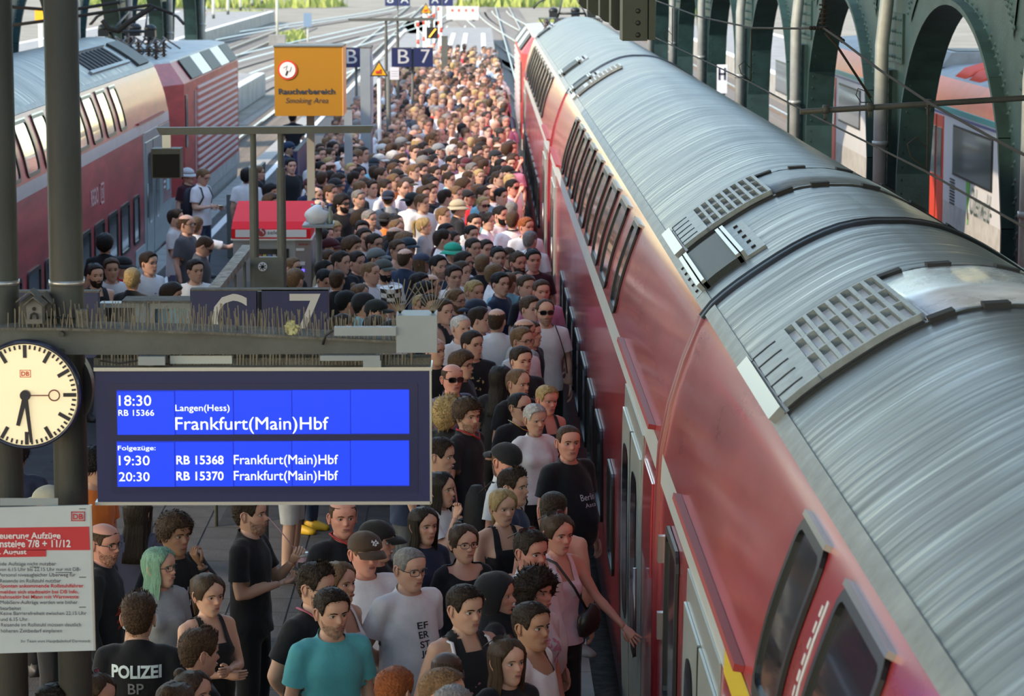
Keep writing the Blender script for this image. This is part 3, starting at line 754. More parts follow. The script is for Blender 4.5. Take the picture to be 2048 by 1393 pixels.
pb(bm_, 'beam_top', M_beamd, gt)
bm_ = MB().prism([(p.x, p.z) for p in pts_], YF+.24, YF+.26); pb(bm_, 'beam_web', M_beam, gt)
a = PY(190, 714, YF+.1); b = PY(862, 714, YF+.1)
rail = pb(MB().box((a.x, YF+.05, a.z-.045), (b.x, YF+.17, a.z)), 'hanger_rail', M_beamd, gt)
for (px, py) in ((124, 668), (124, 703)): p = bz(px, py); pb(MB().tube([(p.x, YF-.03, p.z), (p.x, YF, p.z)], .014, 8), 'bolt', M_post, gt)
# spikes against birds, too thin to pick apart
sp_ = MB()
for row, (dy, h0) in enumerate(((.0, .10), (.12, .12), (.24, .10))):
    for i in range(92):
        q = i/91; px = 20+775*q+rnd.uniform(-4, 4); pz = np.interp(px, [-60, 100, 420, 792], [p.z for p in tp]); X = PY(px, 680, YF).x
        h = h0*rnd.uniform(.7, 1.15); r_ = .0022; lean = rnd.uniform(-.012, .012)
        sp_.add([(X-r_, YF+dy, pz), (X+r_, YF+dy, pz), (X+r_+lean, YF+dy, pz+h), (X-r_+lean, YF+dy, pz+h)], [(0, 1, 2, 3)])
for i in range(96):
    px = 196+i*6.6+rnd.uniform(-1, 1); p = PY(px, 722, YF+.04); r_ = .0022
    sp_.add([(p.x-r_, YF+.04, p.z-.035), (p.x+r_, YF+.04, p.z-.035), (p.x+r_+rnd.uniform(-.01, .01), YF+.04, p.z+.085), (p.x-r_, YF+.04, p.z+.085)], [(0, 1, 2, 3)])
s_o = pb(sp_, 'bird_spikes', M_spike, gt, fix=False); s_o['kind'] = 'stuff'
# grey end box with spiked shelf
bx = MB(); rectY(bx, 792, 632, 874, 706, YF-.02, .22); pb(bx, 'end_box', M_box, gt)
bx = MB(); a = PY(796, 620, YF+.1); b = PY(874, 632, YF+.1); bx.box((a.x, YF, b.z), (b.x, YF+.22, b.z+.01)); pb(bx, 'box_top', M_beamd, gt)
sp2 = MB()
for px0 in (800, 866):
    for k in range(9):
        a = PY(px0, 628, YF+.08); ang = R(-42+k*10); r_ = .002
        tx, tz = a.x+.17*math.sin(ang), a.z+.17*math.cos(ang)
        sp2.add([(a.x-r_, YF+.08, a.z), (a.x+r_, YF+.08, a.z), (tx+r_, YF+.08, tz), (tx-r_, YF+.08, tz)], [(0, 1, 2, 3)])
o = pb(sp2, 'box_spikes', M_spike, gt, fix=False); o['kind'] = 'stuff'
for (x0_, y0_, x1_, y1_) in ((668, 655, 792, 672), (276, 714, 330, 731), (640, 712, 760, 722), (726, 722, 762, 735)):
    b_ = MB(); rectY(b_, x0_, y0_, x1_, y1_, YF-.04, .05); pb(b_, 'junction_box', M_box, gt)
b_ = MB(); rectY(b_, 340, 712, 464, 728, YF+.02, .06); pb(b_, 'cable_tray', mat('pale_metal', (.42, .45, .43), .5), gt)
cb = MB(); p0, p1, p2, p3 = PY(200, 722, YF-.02), PY(240, 728, YF-.02), PY(290, 719, YF-.02), PY(345, 731, YF-.02); cb.tube([p0, p1, p2, p3], .004, 5); pb(cb, 'cable', M_rub, gt)
cb = MB(); cb.tube([PY(646, 690, YF-.02), PY(650, 672, YF-.02), PY(665, 662, YF-.02), PY(690, 658, YF-.02)], .007, 6); pb(cb, 'cable', M_rub, gt)
cb = MB().tube([PY(60, 634, YF+.1), PY(110, 636, YF+.1), PY(168, 638, YF+.1)], .005, 5); pb(cb, 'cable', M_rub, gt)

# small ornamental bird houses and a box on the beam, a tuft of dry leaves
def bird_house(px, py, w_, h_, Y, lab, c):
    p = PY(px, py, Y); t = empty('bird_house', p); tag(t, lab, 'bird house')
    m_ = mat('weathered_grey_'+str(c), (c, c*1.0, c*.95), .8, var=.25, vscale=12)
    MB().prism([(-w_/2, 0), (w_/2, 0), (w_/2, h_*.66), (0, h_*.9), (-w_/2, h_*.66)], 0, .09).build('body', m_, t)
    for s_ in (-1, 1):
        MB().add([(0, -.03, h_*.97), (s_*w_*.66, -.03, h_*.66), (s_*w_*.66, .11, h_*.66), (0, .11, h_*.97), (0, -.03, h_*1.02), (s_*w_*.66, -.03, h_*.71), (s_*w_*.66, .11, h_*.71), (0, .11, h_*1.02)],
                 [(0, 1, 2, 3), (4, 5, 6, 7), (0, 1, 5, 4), (1, 2, 6, 5), (2, 3, 7, 6)]).build('roof_panel', M_beamd, t)
    MB().tube([(0, -.004, h_*.55), (0, .0, h_*.55)], w_*.13, 12).build('entrance', M_dark, t)
    MB().tube([(-w_*.22, -.01, h_*.18), (-w_*.18, -.01, h_*.34), (0, -.01, h_*.4), (w_*.18, -.01, h_*.34), (w_*.22, -.01, h_*.18)], .006, 5).build('arch_trim', M_dark, t)
bird_house(69, 648, .075, .13, YF-.03, 'small grey toy house with flat roof on the spiked beam beside the post', .16)
bird_house(62, 650, .10, .165, YF+.10, 'grey double-gabled bird house behind the smaller one on the beam', .09)
bird_house(88, 650, .07, .15, YF+.10, 'narrow grey bird house touching the round post on the beam', .10)
t = MB(); rectY(t, 151, 621, 174, 655, YF+.03, .06); o = t.build('switch_box', M_beamd); tag(o, 'small brown switch box on the beam right of the round post', 'box')
t = MB(); c = PY(584, 657, YF)
for k in range(46):
    a = rnd.random()*6.28; r_ = .03*math.sqrt(rnd.random()); q = c+Vector((r_*math.cos(a), rnd.uniform(-.02, .02), r_*1.2*math.sin(a))); d = Vector((rnd.uniform(-1, 1), rnd.uniform(-.3, .3), rnd.uniform(-1, 1))).normalized()*.016; e = Vector((-d.z, 0, d.x))*.5
    t.add([q-d, q+e, q+d, q-e], [(0, 1, 2, 3)])
o = t.build('dry_leaves', mat('dry_leaf', (.42, .42, .22), .8, var=.3, vscale=30), fix=False); tag(o, 'tuft of pale yellow-green leaves caught in the spikes of the beam', 'leaves', kind='stuff')

# --- departure board
BY = YF-.02
bd = empty('departure_board', PY(526, 1008, BY)); tag(bd, 'large blue electronic departure board listing trains to Frankfurt', 'departure board')
b_ = MB(); rectY(b_, 190, 742, 861, 1008, BY, .22); pb(b_, 'housing', M_navyf, bd)
b_ = MB(); rectY(b_, 187, 736, 864, 742, BY-.01, .24); rectY(b_, 859, 738, 864, 1008, BY-.005, .02); rectY(b_, 190, 1005, 862, 1010, BY-.005, .2); pb(b_, 'aluminium_rim', M_alu, bd)
b_ = MB(); rectY(b_, 219, 768, 836, 986, BY-.004, .004); pb(b_, 'inner_bezel', M_navyi, bd)
M_seam = mat('lcd_seam', (0, .01, .2), .4, emit=(0, .012, .25), estr=1.0)
for (ya, yb) in ((784, 870), (886, 974)):
    xs = [233, 350, 467, 584, 701, 819]
    for i in range(5):
        b_ = MB(); rectY(b_, xs[i]+.6, ya-(i*.9), xs[i+1]-.6, yb-(i*.9)*.8, BY-.012, .008); pb(b_, 'screen_panel', M_lcd, bd)
    b_ = MB(); rectY(b_, 233, ya-3, 819, yb-1, BY-.006, .003); pb(b_, 'seam', M_seam, bd)
def tboard(txt, x0_, x1_, ycap, ybase, bold=.012, m_=M_lcdt, parent=bd, Y=BY-.013, nm='lettering', ref=True, shear=0):
    a = PY(x0_, ybase, Y); b = PY(x1_, ycap, Y)
    o = text_fit(nm, txt, a, (1, 0, 0), (0, 0, 1), b.x-a.x, b.z-a.z, m_, parent, bold, shear, .001, 'X' if ref else None)
    o.location = -Vector(parent.location) if not parent.parent else (0, 0, 0)
    return o
for t_ in (("18:30", 238, 302, 790, 812, 0), ("RB 15366", 237, 308, 819.5, 832, .0), ("Langen(Hess)", 351, 459, 809, 822.5, .0), ("Frankfurt(Main)Hbf", 351, 657, 833, 860, 0),
           ("Folgezüge:", 236, 311, 891.5, 901, .0), ("19:30", 238, 299, 911, 931, 0), ("20:30", 238, 299, 944, 963, 0),
           ("RB 15368", 353, 447, 911, 929, .01), ("RB 15370", 353, 447, 943, 961, .01), ("Frankfurt(Main)Hbf", 468, 676, 909, 929, 0), ("Frankfurt(Main)Hbf", 468, 676, 941, 961, 0)):
    tboard(*t_)
for px in (300, 744): b_ = MB(); rectY(b_, px-6, 728, px+6, 738, BY+.06, .05); pb(b_, 'hanger', M_alu, bd)

# --- station clock, hour marks, hands
CK = PY(52, 790, YF-.10); ck = empty('station_clock', CK); tag(ck, 'round illuminated station clock showing half past six, left of the departure board', 'clock')
rC = (PY(159, 790, YF-.10).x-CK.x)
M_dial = mat('clock_dial', (.78, .70, .50), .4, emit=(.95, .78, .45), estr=.45)
M_ckb = mat('clock_black', (.014, .015, .03), .35)
M_bz = mat('clock_bezel', (.012, .014, .04), .3, coat=.5)
def disc(mb, c, r_, y0, y1, n=64): return mb.tube([(c[0], y0, c[1]), (c[0], y1, c[1])], r_, n, smooth=False)
disc(MB(), (0, 0), rC, .0, .09).build('housing', M_bz, ck)
disc(MB(), (0, 0), rC*.965, -.004, .0).build('dial', M_dial, ck)
rg = MB(); n = 64
for i in range(n):
    a, b = 2*math.pi*i/n, 2*math.pi*(i+1)/n; V = []
    for an in (a, b):
        for (r_, y) in ((rC*.96, -.004), (rC*.97, -.02), (rC*1.02, -.02), (rC*1.03, .05)): V.append((r_*math.cos(an), y, r_*math.sin(an)))
    rg.add(V, [(k, k+1, k+5, k+4) for k in range(3)], 0, True)
rg.build('bezel', M_bz, ck)
def hand(mb, ang, r0, r1, w0, w1, y):
    d = Vector((math.sin(R(ang)), 0, math.cos(R(ang)))); e = Vector((d.z, 0, -d.x)); q = Vector((0, y, 0))
    V = [q+d*r0-e*w0/2, q+d*r0+e*w0/2, q+d*r1+e*w1/2, q+d*r1-e*w1/2]; V += [v+Vector((0, -.003, 0)) for v in V]
    return mb.add(V, [(0, 1, 2, 3), (7, 6, 5, 4), (0, 4, 5, 1), (1, 5, 6, 2), (2, 6, 7, 3), (3, 7, 4, 0)])
for i in range(60):
    h5 = i % 5 == 0
    hand(MB(), i*6, rC*(.70 if h5 else .865), rC*.945, rC*(.072 if h5 else .038), rC*(.072 if h5 else .038), -.006).build('hour_mark' if h5 else 'minute_mark', M_ckb, ck)
hand(MB(), 195, -rC*.02, rC*.60, rC*.10, rC*.075, -.012).build('hour_hand', M_ckb, ck)
hand(MB(), 174, -rC*.02, rC*.90, rC*.085, rC*.06, -.018).build('minute_hand', M_ckb, ck)
M_sec = mat('second_hand_red', (.16, .03, .02), .4)
sh = hand(MB(), 90, 0, rC*.44, rC*.022, rC*.022, -.024)
sh.tube([(rC*.54+rC*.10*math.cos(a), -.024, rC*.10*math.sin(a)) for a in np.linspace(0, 6.283, 24)], .0035, 5)
sh.build('second_hand', M_sec, ck); disc(MB(), (0, 0), rC*.10, -.03, -.006, 24).build('hub', M_ckb, ck)
M_dbr = mat('db_red', (.62, .05, .02), .5)
b_ = MB()
for (x0_, z0_, x1_, z1_) in ((-.026, .084, .026, .087), (-.026, .117, .026, .120), (-.026, .084, -.023, .120), (.023, .084, .026, .120)): b_.box((x0_, -.007, z0_), (x1_, -.005, z1_))
lg = b_.build('logo_frame', M_dbr, ck)
text_fit('lettering', 'DB', (-.019, -.006, .091), (1, 0, 0), (0, 0, 1), .038, .022, M_dbr, ck, .03)
# back face of the double clock and its bracket
b_ = MB(); disc(b_, (.02, -.02), rC*1.0, .30, .40); b_.build('rear_housing', M_ckb, ck)
MB().box((-.04, .09, -.05), (.06, .30, .05)).build('bracket', M_post, ck)

# --- notice board with the lift works poster
PYY = YF-.12; nb_ = empty('notice_board', PY(94, 1305, PYY)); tag(nb_, 'white notice board about lift works, strapped to the posts below the clock', 'notice board')
M_pap = mat('poster_paper', (.48, .55, .58), .6, var=.05, vscale=4)
M_pred = mat('poster_red', (.50, .03, .04), .6); M_ink = mat('ink', (.03, .035, .05), .6); M_pw = mat('poster_white', (.75, .75, .78), .6)
A, B_, C_, D_ = PY(-44, 1309, PYY), PY(187, 1302, PYY), PY(179, 1011, PYY), PY(-50, 1017, PYY)
b_ = MB(); quadbox(b_, A, B_, C_, D_, .012); pb(b_, 'sheet', M_pap, nb_)
b_ = MB(); quadbox(b_, B_, B_+Vector((.010, 0, 0)), C_+Vector((.010, 0, 0)), C_, .02); pb(b_, 'edge_rail', M_alu, nb_)
def pq(px0, py0, px1, py1, px2, py2, px3, py3, nm, m_, dy=.003):
    b_ = MB(); quadbox(b_, PY(px0, py0, PYY-dy), PY(px1, py1, PYY-dy), PY(px2, py2, PYY-dy), PY(px3, py3, PYY-dy), .002); return pb(b_, nm, m_, nb_)
pq(-48, 1102, 180, 1101, 178, 1054, -48, 1057, 'red_band', M_pred); pq(-48, 1116, 92, 1114, 92, 1100, -48, 1102, 'red_tab', M_pred)
pq(0, 1012, 116, 1012, 116, 997, 0, 997, 'top_plate', M_box, -.03)
def ptext(txt, x0_, x1_, ycap, ybase, m_=M_ink, bold=0.0):
    o = tboard(txt, x0_, x1_, ycap, ybase, bold, m_, nb_, PYY-.006); return o
ptext('Erneuerung Aufzüge', -26, 121, 1065, 1078, M_pw, .02); ptext('Bahnsteige 7/8 + 11/12', -27, 141, 1080, 1095, M_pw, .02); ptext('bis 29. August', -40, 53, 1099, 1109, M_pw, .02)
for (t_, x0_, x1_, y_, m_, bo) in (('sind beide Aufzüge nicht nutzbar', -30, 112, 1132, M_ink, 0), ('von 6.15 Uhr bis 22.15 Uhr nur mit DB-', -2, 161, 1143, M_ink, 0), ('Personal niveaugleicher Überweg für', -2, 151, 1154, M_ink, 0),
     ('Reisende im Rollstuhl nutzbar', 0, 122, 1166, M_ink, 0), ('Spontan ankommende Rollstuhlfahrer', 0, 167, 1176, M_pred, .02), ('melden sich stadtseitig bei DB Info,', 0, 157, 1188, M_pred, .02), ('bahnseitig bei Mann mit Warnweste', 0, 157, 1198, M_pred, .02),
     ('MobiServ-Aufträge werden wie bisher', 1, 155, 1209, M_ink, 0), ('bearbeitet', 1, 42, 1221, M_ink, 0), ('Keine Barrierefreiheit zwischen 22.15 Uhr', 1, 173, 1231, M_ink, 0), ('und 6.15 Uhr', 1, 55, 1243, M_ink, 0),
     ('Reisende im Rollstuhl müssen deutlich', 2, 162, 1254, M_ink, 0), ('höheren Zeitbedarf einplanen', 2, 124, 1266, M_ink, 0), ('Ihr Team vom Hauptbahnhof Darmstadt', 42, 181, 1286, M_ink, 0)):
    ptext(t_, x0_, x1_, y_-8 if 'Team' not in t_ else y_-6.5, y_, m_, bo)
for (xa, xb, yy) in ((59, 79, 1134.5), (111, 144, 1145.5)): pq(xa, yy+1, xb, yy+1, xb, yy, xa, yy, 'underline', M_ink, .005)
ptext('DB', 146, 166, 1028, 1039, M_pred, .03)
for q in ((142, 1043, 170, 1041), (142, 1026, 170, 1024), (142, 1043, 144, 1024), (168, 1043, 170, 1024)): pq(q[0], q[1], q[2], q[1], q[2], q[3], q[0], q[3], 'logo_frame', M_pred, .004)
for yy in (1018, 1155, 1215): pq(158, yy+1, 172, yy+1, 172, yy-.3, 158, yy-.3, 'tie_mark', M_ink, .004)
for px in (60, 100, 20):
    pass
b_ = MB(); rectY(b_, 96, 1302, 108, 1393, YF+.1, .05); 

# --- mid gantry: twin posts, beam, hanging screen, lower plate with sticker
def gantry2(Y, pxb0, pxb1, pyt, pyb, posts, lab, nm='sign_gantry'):
    t = empty(nm, (PY((pxb0+pxb1)/2, pyt, Y).x, Y, 0)); tag(t, lab, 'sign gantry')
    b_ = MB(); a = PY(pxb0, pyt, Y); b = PY(pxb1, pyb, Y); b_.prism([(a.x, a.z), (b.x, a.z+.02), (b.x-.03, b.z+.02), (a.x+.04, b.z)], Y, Y+.14); pb(b_, 'beam', M_post2, t)
    for (px, r1, r2) in posts:
        p = PY(px, pyb, Y+.07); pb(MB().tube([(p.x, Y+.07, 0), (p.x, Y+.07, a.z-.42), (p.x, Y+.07, a.z-.42), (p.x, Y+.07, a.z-.02)], [r2, r2, r1, r1], 12, smooth=False), 'post', M_post2, t)
    return t
M_post2 = mat('grey_post_paint', (.11, .115, .10), .6, .0, var=.15, vscale=4)
g2 = gantry2(29.5, 312, 747, 256, 270, ((506, .032, .048), (561, .032, .048)), 'grey T-shaped sign gantry standing behind the C 7 platform sign')
b_ = MB(); rectY(b_, 508, 515, 568, 640, 29.52, .1); pn_ = pb(b_, 'lower_plate', M_post2, g2)
b_ = MB(); c = PY(525, 534, 29.5); b_.tube([(c.x, 29.505, c.z), (c.x, 29.52, c.z)], .047, 24, smooth=False); st = sub(b_, 'sticker', M_pw, pn_, g2)
b_ = MB()
for k in range(7):
    an = k*.9+.3; b_.add([(c.x+.008*math.cos(an+1.5), 29.50, c.z+.008*math.sin(an+1.5)), (c.x+.04*math.cos(an), 29.50, c.z+.04*math.sin(an)), (c.x+.036*math.cos(an+.3), 29.50, c.z+.036*math.sin(an+.3)), (c.x-.008*math.cos(an+1.5), 29.50, c.z-.008*math.sin(an+1.5))], [(0, 1, 2, 3)])
sub(b_, 'sticker_print', M_ink, pn_, g2, fix=False)
sc = empty('hanging_display', PY(332, 357, 29.4)); tag(sc, 'switched-off black square display hanging from the left end of the grey gantry', 'display')
b_ = MB(); rectY(b_, 302, 298, 361, 357, 29.4, .3); pb(b_, 'housing', M_post, sc)
b_ = MB(); rectY(b_, 305, 309, 358, 355, 29.385, .016); pb(b_, 'screen', mat('screen_black', (.004, .004, .004), .6, spec=.2), sc)
b_ = MB(); rectY(b_, 324, 269, 341, 298, 29.5, .06); pb(b_, 'hanger', M_alu, sc)
g3 = gantry2(71., 695, 870, 37, 43, ((772, .03, .04), (795, .03, .04)), 'dark T-shaped sign gantry far down the platform behind the B 7 sign')
ds = empty('dark_display', PY(865, 78, 70.8)); tag(ds, 'small black display with an orange slanted stroke near the barrier', 'display')
b_ = MB(); rectY(b_, 853, 55, 876, 77, 70.8, .2); pb(b_, 'housing', M_dark, ds); b_ = MB(); rectY(b_, 862, 40, 867, 55, 70.95, .05); pb(b_, 'hanger', M_post2, ds)
b_ = MB(); quadbox(b_, PY(857, 74, 70.78), PY(860, 75, 70.78), PY(873, 58, 70.78), PY(870, 57, 70.78), .01); pb(b_, 'orange_stroke', mat('orange_led', (.9, .4, .05), .5, emit=(1, .4, .03), estr=2), ds)

# --- platform letter signs
def letter_sign(Y, panels, lab, frame=None):
    x0_, x1_ = panels[0][0], panels[-1][2]
    t = empty('platform_sign', PY((x0_+x1_)/2, panels[0][3], Y)); tag(t, lab, 'platform sign')
    for (a, b, c, d, ch, cx0, cx1, cy0, cy1) in panels:
        m_ = MB(); rectY(m_, a, b, c, d, Y, .12); p_ = pb(m_, 'panel', M_navy, t)
        if ch:
            u = PY(cx0, cy1, Y-.003); v = PY(cx1, cy0, Y-.003)
            o = text_fit('lettering', ch, u, (1, 0, 0), (0, 0, 1), v.x-u.x, v.z-u.z, M_ltr, t, -.0, 0, .0); o.location = -Vector(t.location)
    m_ = MB(); a = PY(panels[0][0], panels[0][1]-2, Y); b = PY(panels[-1][2], panels[0][1], Y)
    m_.box((a.x, Y, b.z), (b.x, Y+.12, b.z+.012)); pb(m_, 'dusty_top', M_beamd, t)
    xm = (a.x+b.x)/2; pb(MB().tube([(xm, Y+.16, 0), (xm, Y+.16, b.z-.02)], .035, 8), 'post', M_post2, t)
    return t
YS = 21.
letter_sign(YS, [(380, 582, 514, 718, 'C', 424, 494, 588, 694), (523, 580, 658, 716, '7', 580, 641, 588, 690)], 'navy platform sign with letter C and number 7, behind the gantry beam')
letter_sign(YS, [(20, 586, 100, 716, None, 0, 0, 0, 0), (146, 586, 198, 716, None, 0, 0, 0, 0)], 'plain navy sign panels left, behind the round post')
letter_sign(71.2, [(690, 96, 733, 135, 'B', 693, 714, 99, 127)], 'small navy sign with letter B right beside the yellow smoking sign')
letter_sign(70.9, [(783, 96, 823, 134, 'B', 796, 818, 99, 127), (827, 96, 866, 134, '7', 842, 860, 99, 126)], 'small navy platform sign with letter B and number 7 above the crowd')
letter_sign(128., [(770, -8, 795, 12, '8', 774, 787, -8, 6), (797, -8, 820, 12, 'A', 801, 817, -8, 6)], 'tiny navy sign with 8 beside an A, at the top edge above the far gantry')
letter_sign(129., [(858, -8, 881, 12, 'A', 863, 877, -8, 6), (884, -8, 906, 12, '7', 888, 900, -8, 6)], 'tiny navy sign with 7 beside an A, at the top edge above the barrier')
# posts for hanging signs
for (px, Y, nm) in ((518.5, YS+.15, 0), (729, 71.4, 0), (825, 71.1, 0)):
    pass
# grey windowed frame between the sign panels
wf = empty('windowed_cabinet', PY(290, 720, YS+.3)); tag(wf, 'grey metal cabinet top with two windows between the navy signs', 'cabinet')
for (x0_, x1_, wa, wb, w2a, w2b) in ((198, 280, 211, 270, 616, 650), (298, 381, 310, 372, 618, 652)):
    b_ = MB(); Yc = YS+.3
    for q in ((x0_, 607, x1_, w2a), (x0_, w2b, x1_, 725), (x0_, w2a, wa, w2b), (wb, w2a, x1_, w2b)): rectY(b_, q[0], q[1], q[2], q[3], Yc, .15)
    f_ = pb(b_, 'window_frame', M_box, wf)
    b_ = MB(); rectY(b_, wa, w2a, wb, w2b, Yc+.1, .01); sub(b_, 'pane', M_glass if x0_ < 250 else mat('blue_pane', (.25, .42, .55), .2, var=.4, vscale=5), f_, wf)
b_ = MB(); p = PY(289, 650, YS+.3); b_.tube([(p.x, YS+.3, 0), (p.x, YS+.3, PY(289, 606, YS+.3).z)], .036, 14); pb(b_, 'pillar', M_box, wf)
b_ = MB(); rectY(b_, 243, 602, 381, 607, YS+.25, .3); pb(b_, 'dusty_lid', M_beamd, wf)

# --- smoking-area light box
YM = 41.; sg_ = empty('smoking_sign', PY(618, 232, YM)); tag(sg_, 'yellow box sign reading Raucherbereich Smoking Area on a grey post', 'sign')
M_sy = mat('sign_yellow', (.36, .165, .002), .6); M_so = mat('sign_side_lit_orange', (.75, .36, .10), .5)  # side colour is brighter than the face: light on that side put into paint
a = PY(548, 94, YM); b = PY(685, 232, YM)
pb(MB().box((a.x, YM, b.z), (b.x, YM+1.0, a.z)), 'box', M_sy, sg_)
pb(MB().box((a.x-.01, YM-.01, a.z), (b.x+.01, YM+1.01, a.z+.02)), 'top_rim', M_post2, sg_)
sd = MB().box((b.x, YM, b.z), (b.x+.012, YM+1.0, a.z)); pb(sd, 'side_panel', M_so, sg_)
c = PY(575, 140, YM-.01); 
b_ = MB(); n = 32
pb(MB().tube([(c.x, YM-.012, c.z), (c.x, YM, c.z)], .14, 32, smooth=False), 'no_smoking_red_ring', M_dbr, sg_)
pb(MB().tube([(c.x, YM-.018, c.z), (c.x, YM-.01, c.z)], .115, 32, smooth=False), 'white_disc', M_pw, sg_)
b_ = MB().tube([(c.x-.06, YM-.02, c.z+.03), (c.x-.01, YM-.02, c.z+.06), (c.x-.03, YM-.02, c.z+.0), (c.x+.03, YM-.02, c.z-.02), (c.x+.05, YM-.02, c.z+.05)], .006, 5); pb(b_, 'smoke_line', M_ltr, sg_)
b_ = MB(); quadbox(b_, (c.x-.035, YM-.02, c.z-.075), (c.x-.01, YM-.02, c.z-.085), (c.x+.015, YM-.02, c.z-.02), (c.x-.01, YM-.02, c.z-.01), .004); pb(b_, 'cigarette', M_ink, sg_)
def ssign(txt, x0_, x1_, yc_, yb_, bold, shear):
    o = tboard(txt, x0_, x1_, yc_, yb_, bold, M_ink, sg_, YM-.006, shear=shear)
ssign('Raucherbereich', 557, 670, 177, 188, .03, 0); ssign('Smoking Area', 571, 656, 195, 206, 0, .25)
p = PY(621, 232, YM+.5); pb(MB().box((p.x-.055, YM+.45, 0), (p.x+.055, YM+.56, b.z)), 'post', mat('beige_post', (.24, .235, .20), .6), sg_)

# --- tall grey info pillar, warning triangle, notice sheet
def simple(nm, lab, cat, parts, base):
    t = empty(nm, base); tag(t, lab, cat)
    for (n_, m_, mb) in parts: pb(mb, n_, m_, t)
    return t
Y = 57.; a = PY(720, 97, Y); b = PY(741, 250, Y)
simple('info_pillar', 'tall grey info pillar with poster side, right of the yellow smoking sign', 'info pillar', [
    ('body', M_box, MB().box((a.x, Y, 0), (b.x, Y+1.2, a.z))), ('poster', M_pap, MB().box((b.x, Y+.08, b.z), (b.x+.02, Y+1.12, a.z-.15))), ('top', M_beamd, MB().box((a.x, Y, a.z), (b.x+.02, Y+1.2, a.z+.03)))], (a.x, Y, 0))
Y = 56.; 
def tri(px, py, s_, Y, d=.015, m0=0):
    b_ = MB(); c = PY(px, py, Y); q = [(c.x-s_*.5, c.z-s_*.29), (c.x+s_*.5, c.z-s_*.29), (c.x, c.z+s_*.58)]; return b_.prism(q, Y-d, Y)
pw = PY(757, 160, Y)
M_wy = mat('warning_yellow', (.85, .42, .01), .5)
for (px, py, s_, Y, lab) in ((758, 142, .36, 56., 'yellow triangular warning sign on a white post beside the info pillar'), (852, 20, .42, 100., 'yellow triangular warning sign near the top of the platform')):
    p = PY(px, py, Y)
    simple('warning_sign', lab, 'warning sign', [('black_border', M_ink, tri(px, py, s_, Y)), ('yellow_face', M_wy, tri(px, py, s_*.78, Y-.02)),
        ('symbol', M_dbr, MB().cbox((p.x-.01, Y-.045, p.z-.02), (s_*.3, .006, s_*.14)).tube([(p.x-s_*.1, Y-.045, p.z-s_*.12), (p.x+s_*.12, Y-.045, p.z+s_*.1)], .01, 4)),
        ('post', M_white, MB().tube([(p.x, Y+.05, 0), (p.x, Y+.05, p.z+s_*.3)], .04, 10))], (p.x, Y, 0))
Y = 60.; p = PY(789, 147, Y)
simple('notice_sheet', 'white paper notice below the B 7 sign', 'notice', [('sheet', M_pw, MB().cbox((p.x, Y, p.z), (.19, .01, .26))), ('print', M_ltr, MB().cbox((p.x, Y-.008, p.z+.05), (.14, .004, .01)).cbox((p.x, Y-.008, p.z), (.14, .004, .01)).cbox((p.x, Y-.008, p.z-.05), (.14, .004, .01))), ('post', M_post2, MB().tube([(p.x-.13, Y+.03, 0), (p.x-.13, Y+.03, 2.9)], .05, 8))], (p.x, Y, 0))
# slim grey posts in the crowd and white signal posts at the platform end
for (px, pyt, Y, w_, lab, m_) in ((696, 218, 50., .07, 'slim grey post with pale cap in the crowd below the smoking sign', M_box), (889, 74, 92., .1, 'short grey post right of the dark display', M_post2)):
    p = PY(px, pyt, Y); simple('slim_post', lab, 'post', [('shaft', m_, MB().box((p.x-w_, Y, 0), (p.x+w_, Y+.15, p.z))), ('cap', M_beamd, MB().box((p.x-w_-.01, Y-.01, p.z), (p.x+w_+.01, Y+.16, p.z+.03)))], (p.x, Y, 0))
for i, (px, Y, zt_) in enumerate(((836, 118, 2.6), (848, 122, 2.9), (858, 130, 2.9), (868, 135, 3.0), (878, 150, 3.2), (882, 110, 3.3))):
    p = PY(px, 60, Y); t = empty('signal_post', (p.x, Y, 0)); tag(t, 'white and red banded signal post at the platform end, %s from the left' % ['first', 'second', 'third', 'fourth', 'fifth', 'sixth'][i], 'signal post', 'white posts at the platform end')
    pb(MB().tube([(p.x, Y, 0), (p.x, Y, zt_)], .045, 8), 'shaft', M_white, t)
    for k in range(3): pb(MB().tube([(p.x, Y, .9+k*.7), (p.x, Y, 1.1+k*.7)], .05, 8), 'red_band', M_dbr, t)
# red and white barrier
Yb = 200.; bar = empty('barrier_fence', PZ(925, 42, 0)); tag(bar, 'red and white slatted barrier fence across the far platform end', 'barrier')
a = PZ(895, 42, 0); b = PZ(955, 42, 0)
for i in range(17):
    x = a.x+(b.x-a.x)*i/16
    pb(MB().box((x-.045, a.y, .08), (x+.045, a.y+.04, 1.15)), 'slat', M_white, bar)
for z in (.2, 1.0): pb(MB().box((a.x-.1, a.y+.04, z), (b.x+.1, a.y+.08, z+.1)), 'rail', M_white, bar)
for i in range(4): x = a.x+(b.x-a.x)*(i+.7)/4.4; pb(MB().box((x-.08, a.y-.02, .72), (x+.08, a.y, .92)), 'red_reflector', M_dbr, bar)
for x in (a.x+.3, b.x-.3): pb(MB().box((x-.12, a.y-.25, 0), (x+.12, a.y+.35, .09)), 'foot', M_dark, bar)
# H sign on the right
Y = 62.; p = PY(1444, 158, Y)
simple('halt_board', 'white board with a black letter H beyond the right-hand train', 'halt board', [('board', M_pw, MB().cbox((p.x, Y, p.z), (.22, .02, .62))), ('lettering', M_ink, MB().box((p.x-.08, Y-.02, p.z-.02), (p.x-.04, Y-.011, p.z+.24)).box((p.x+.04, Y-.02, p.z-.02), (p.x+.08, Y-.011, p.z+.24)).box((p.x-.08, Y-.02, p.z+.09), (p.x+.08, Y-.011, p.z+.13))), ('post', M_post2, MB().tube([(p.x, Y+.03, -.95), (p.x, Y+.03, p.z+.3)], .03, 8))], (p.x, Y, -.95))
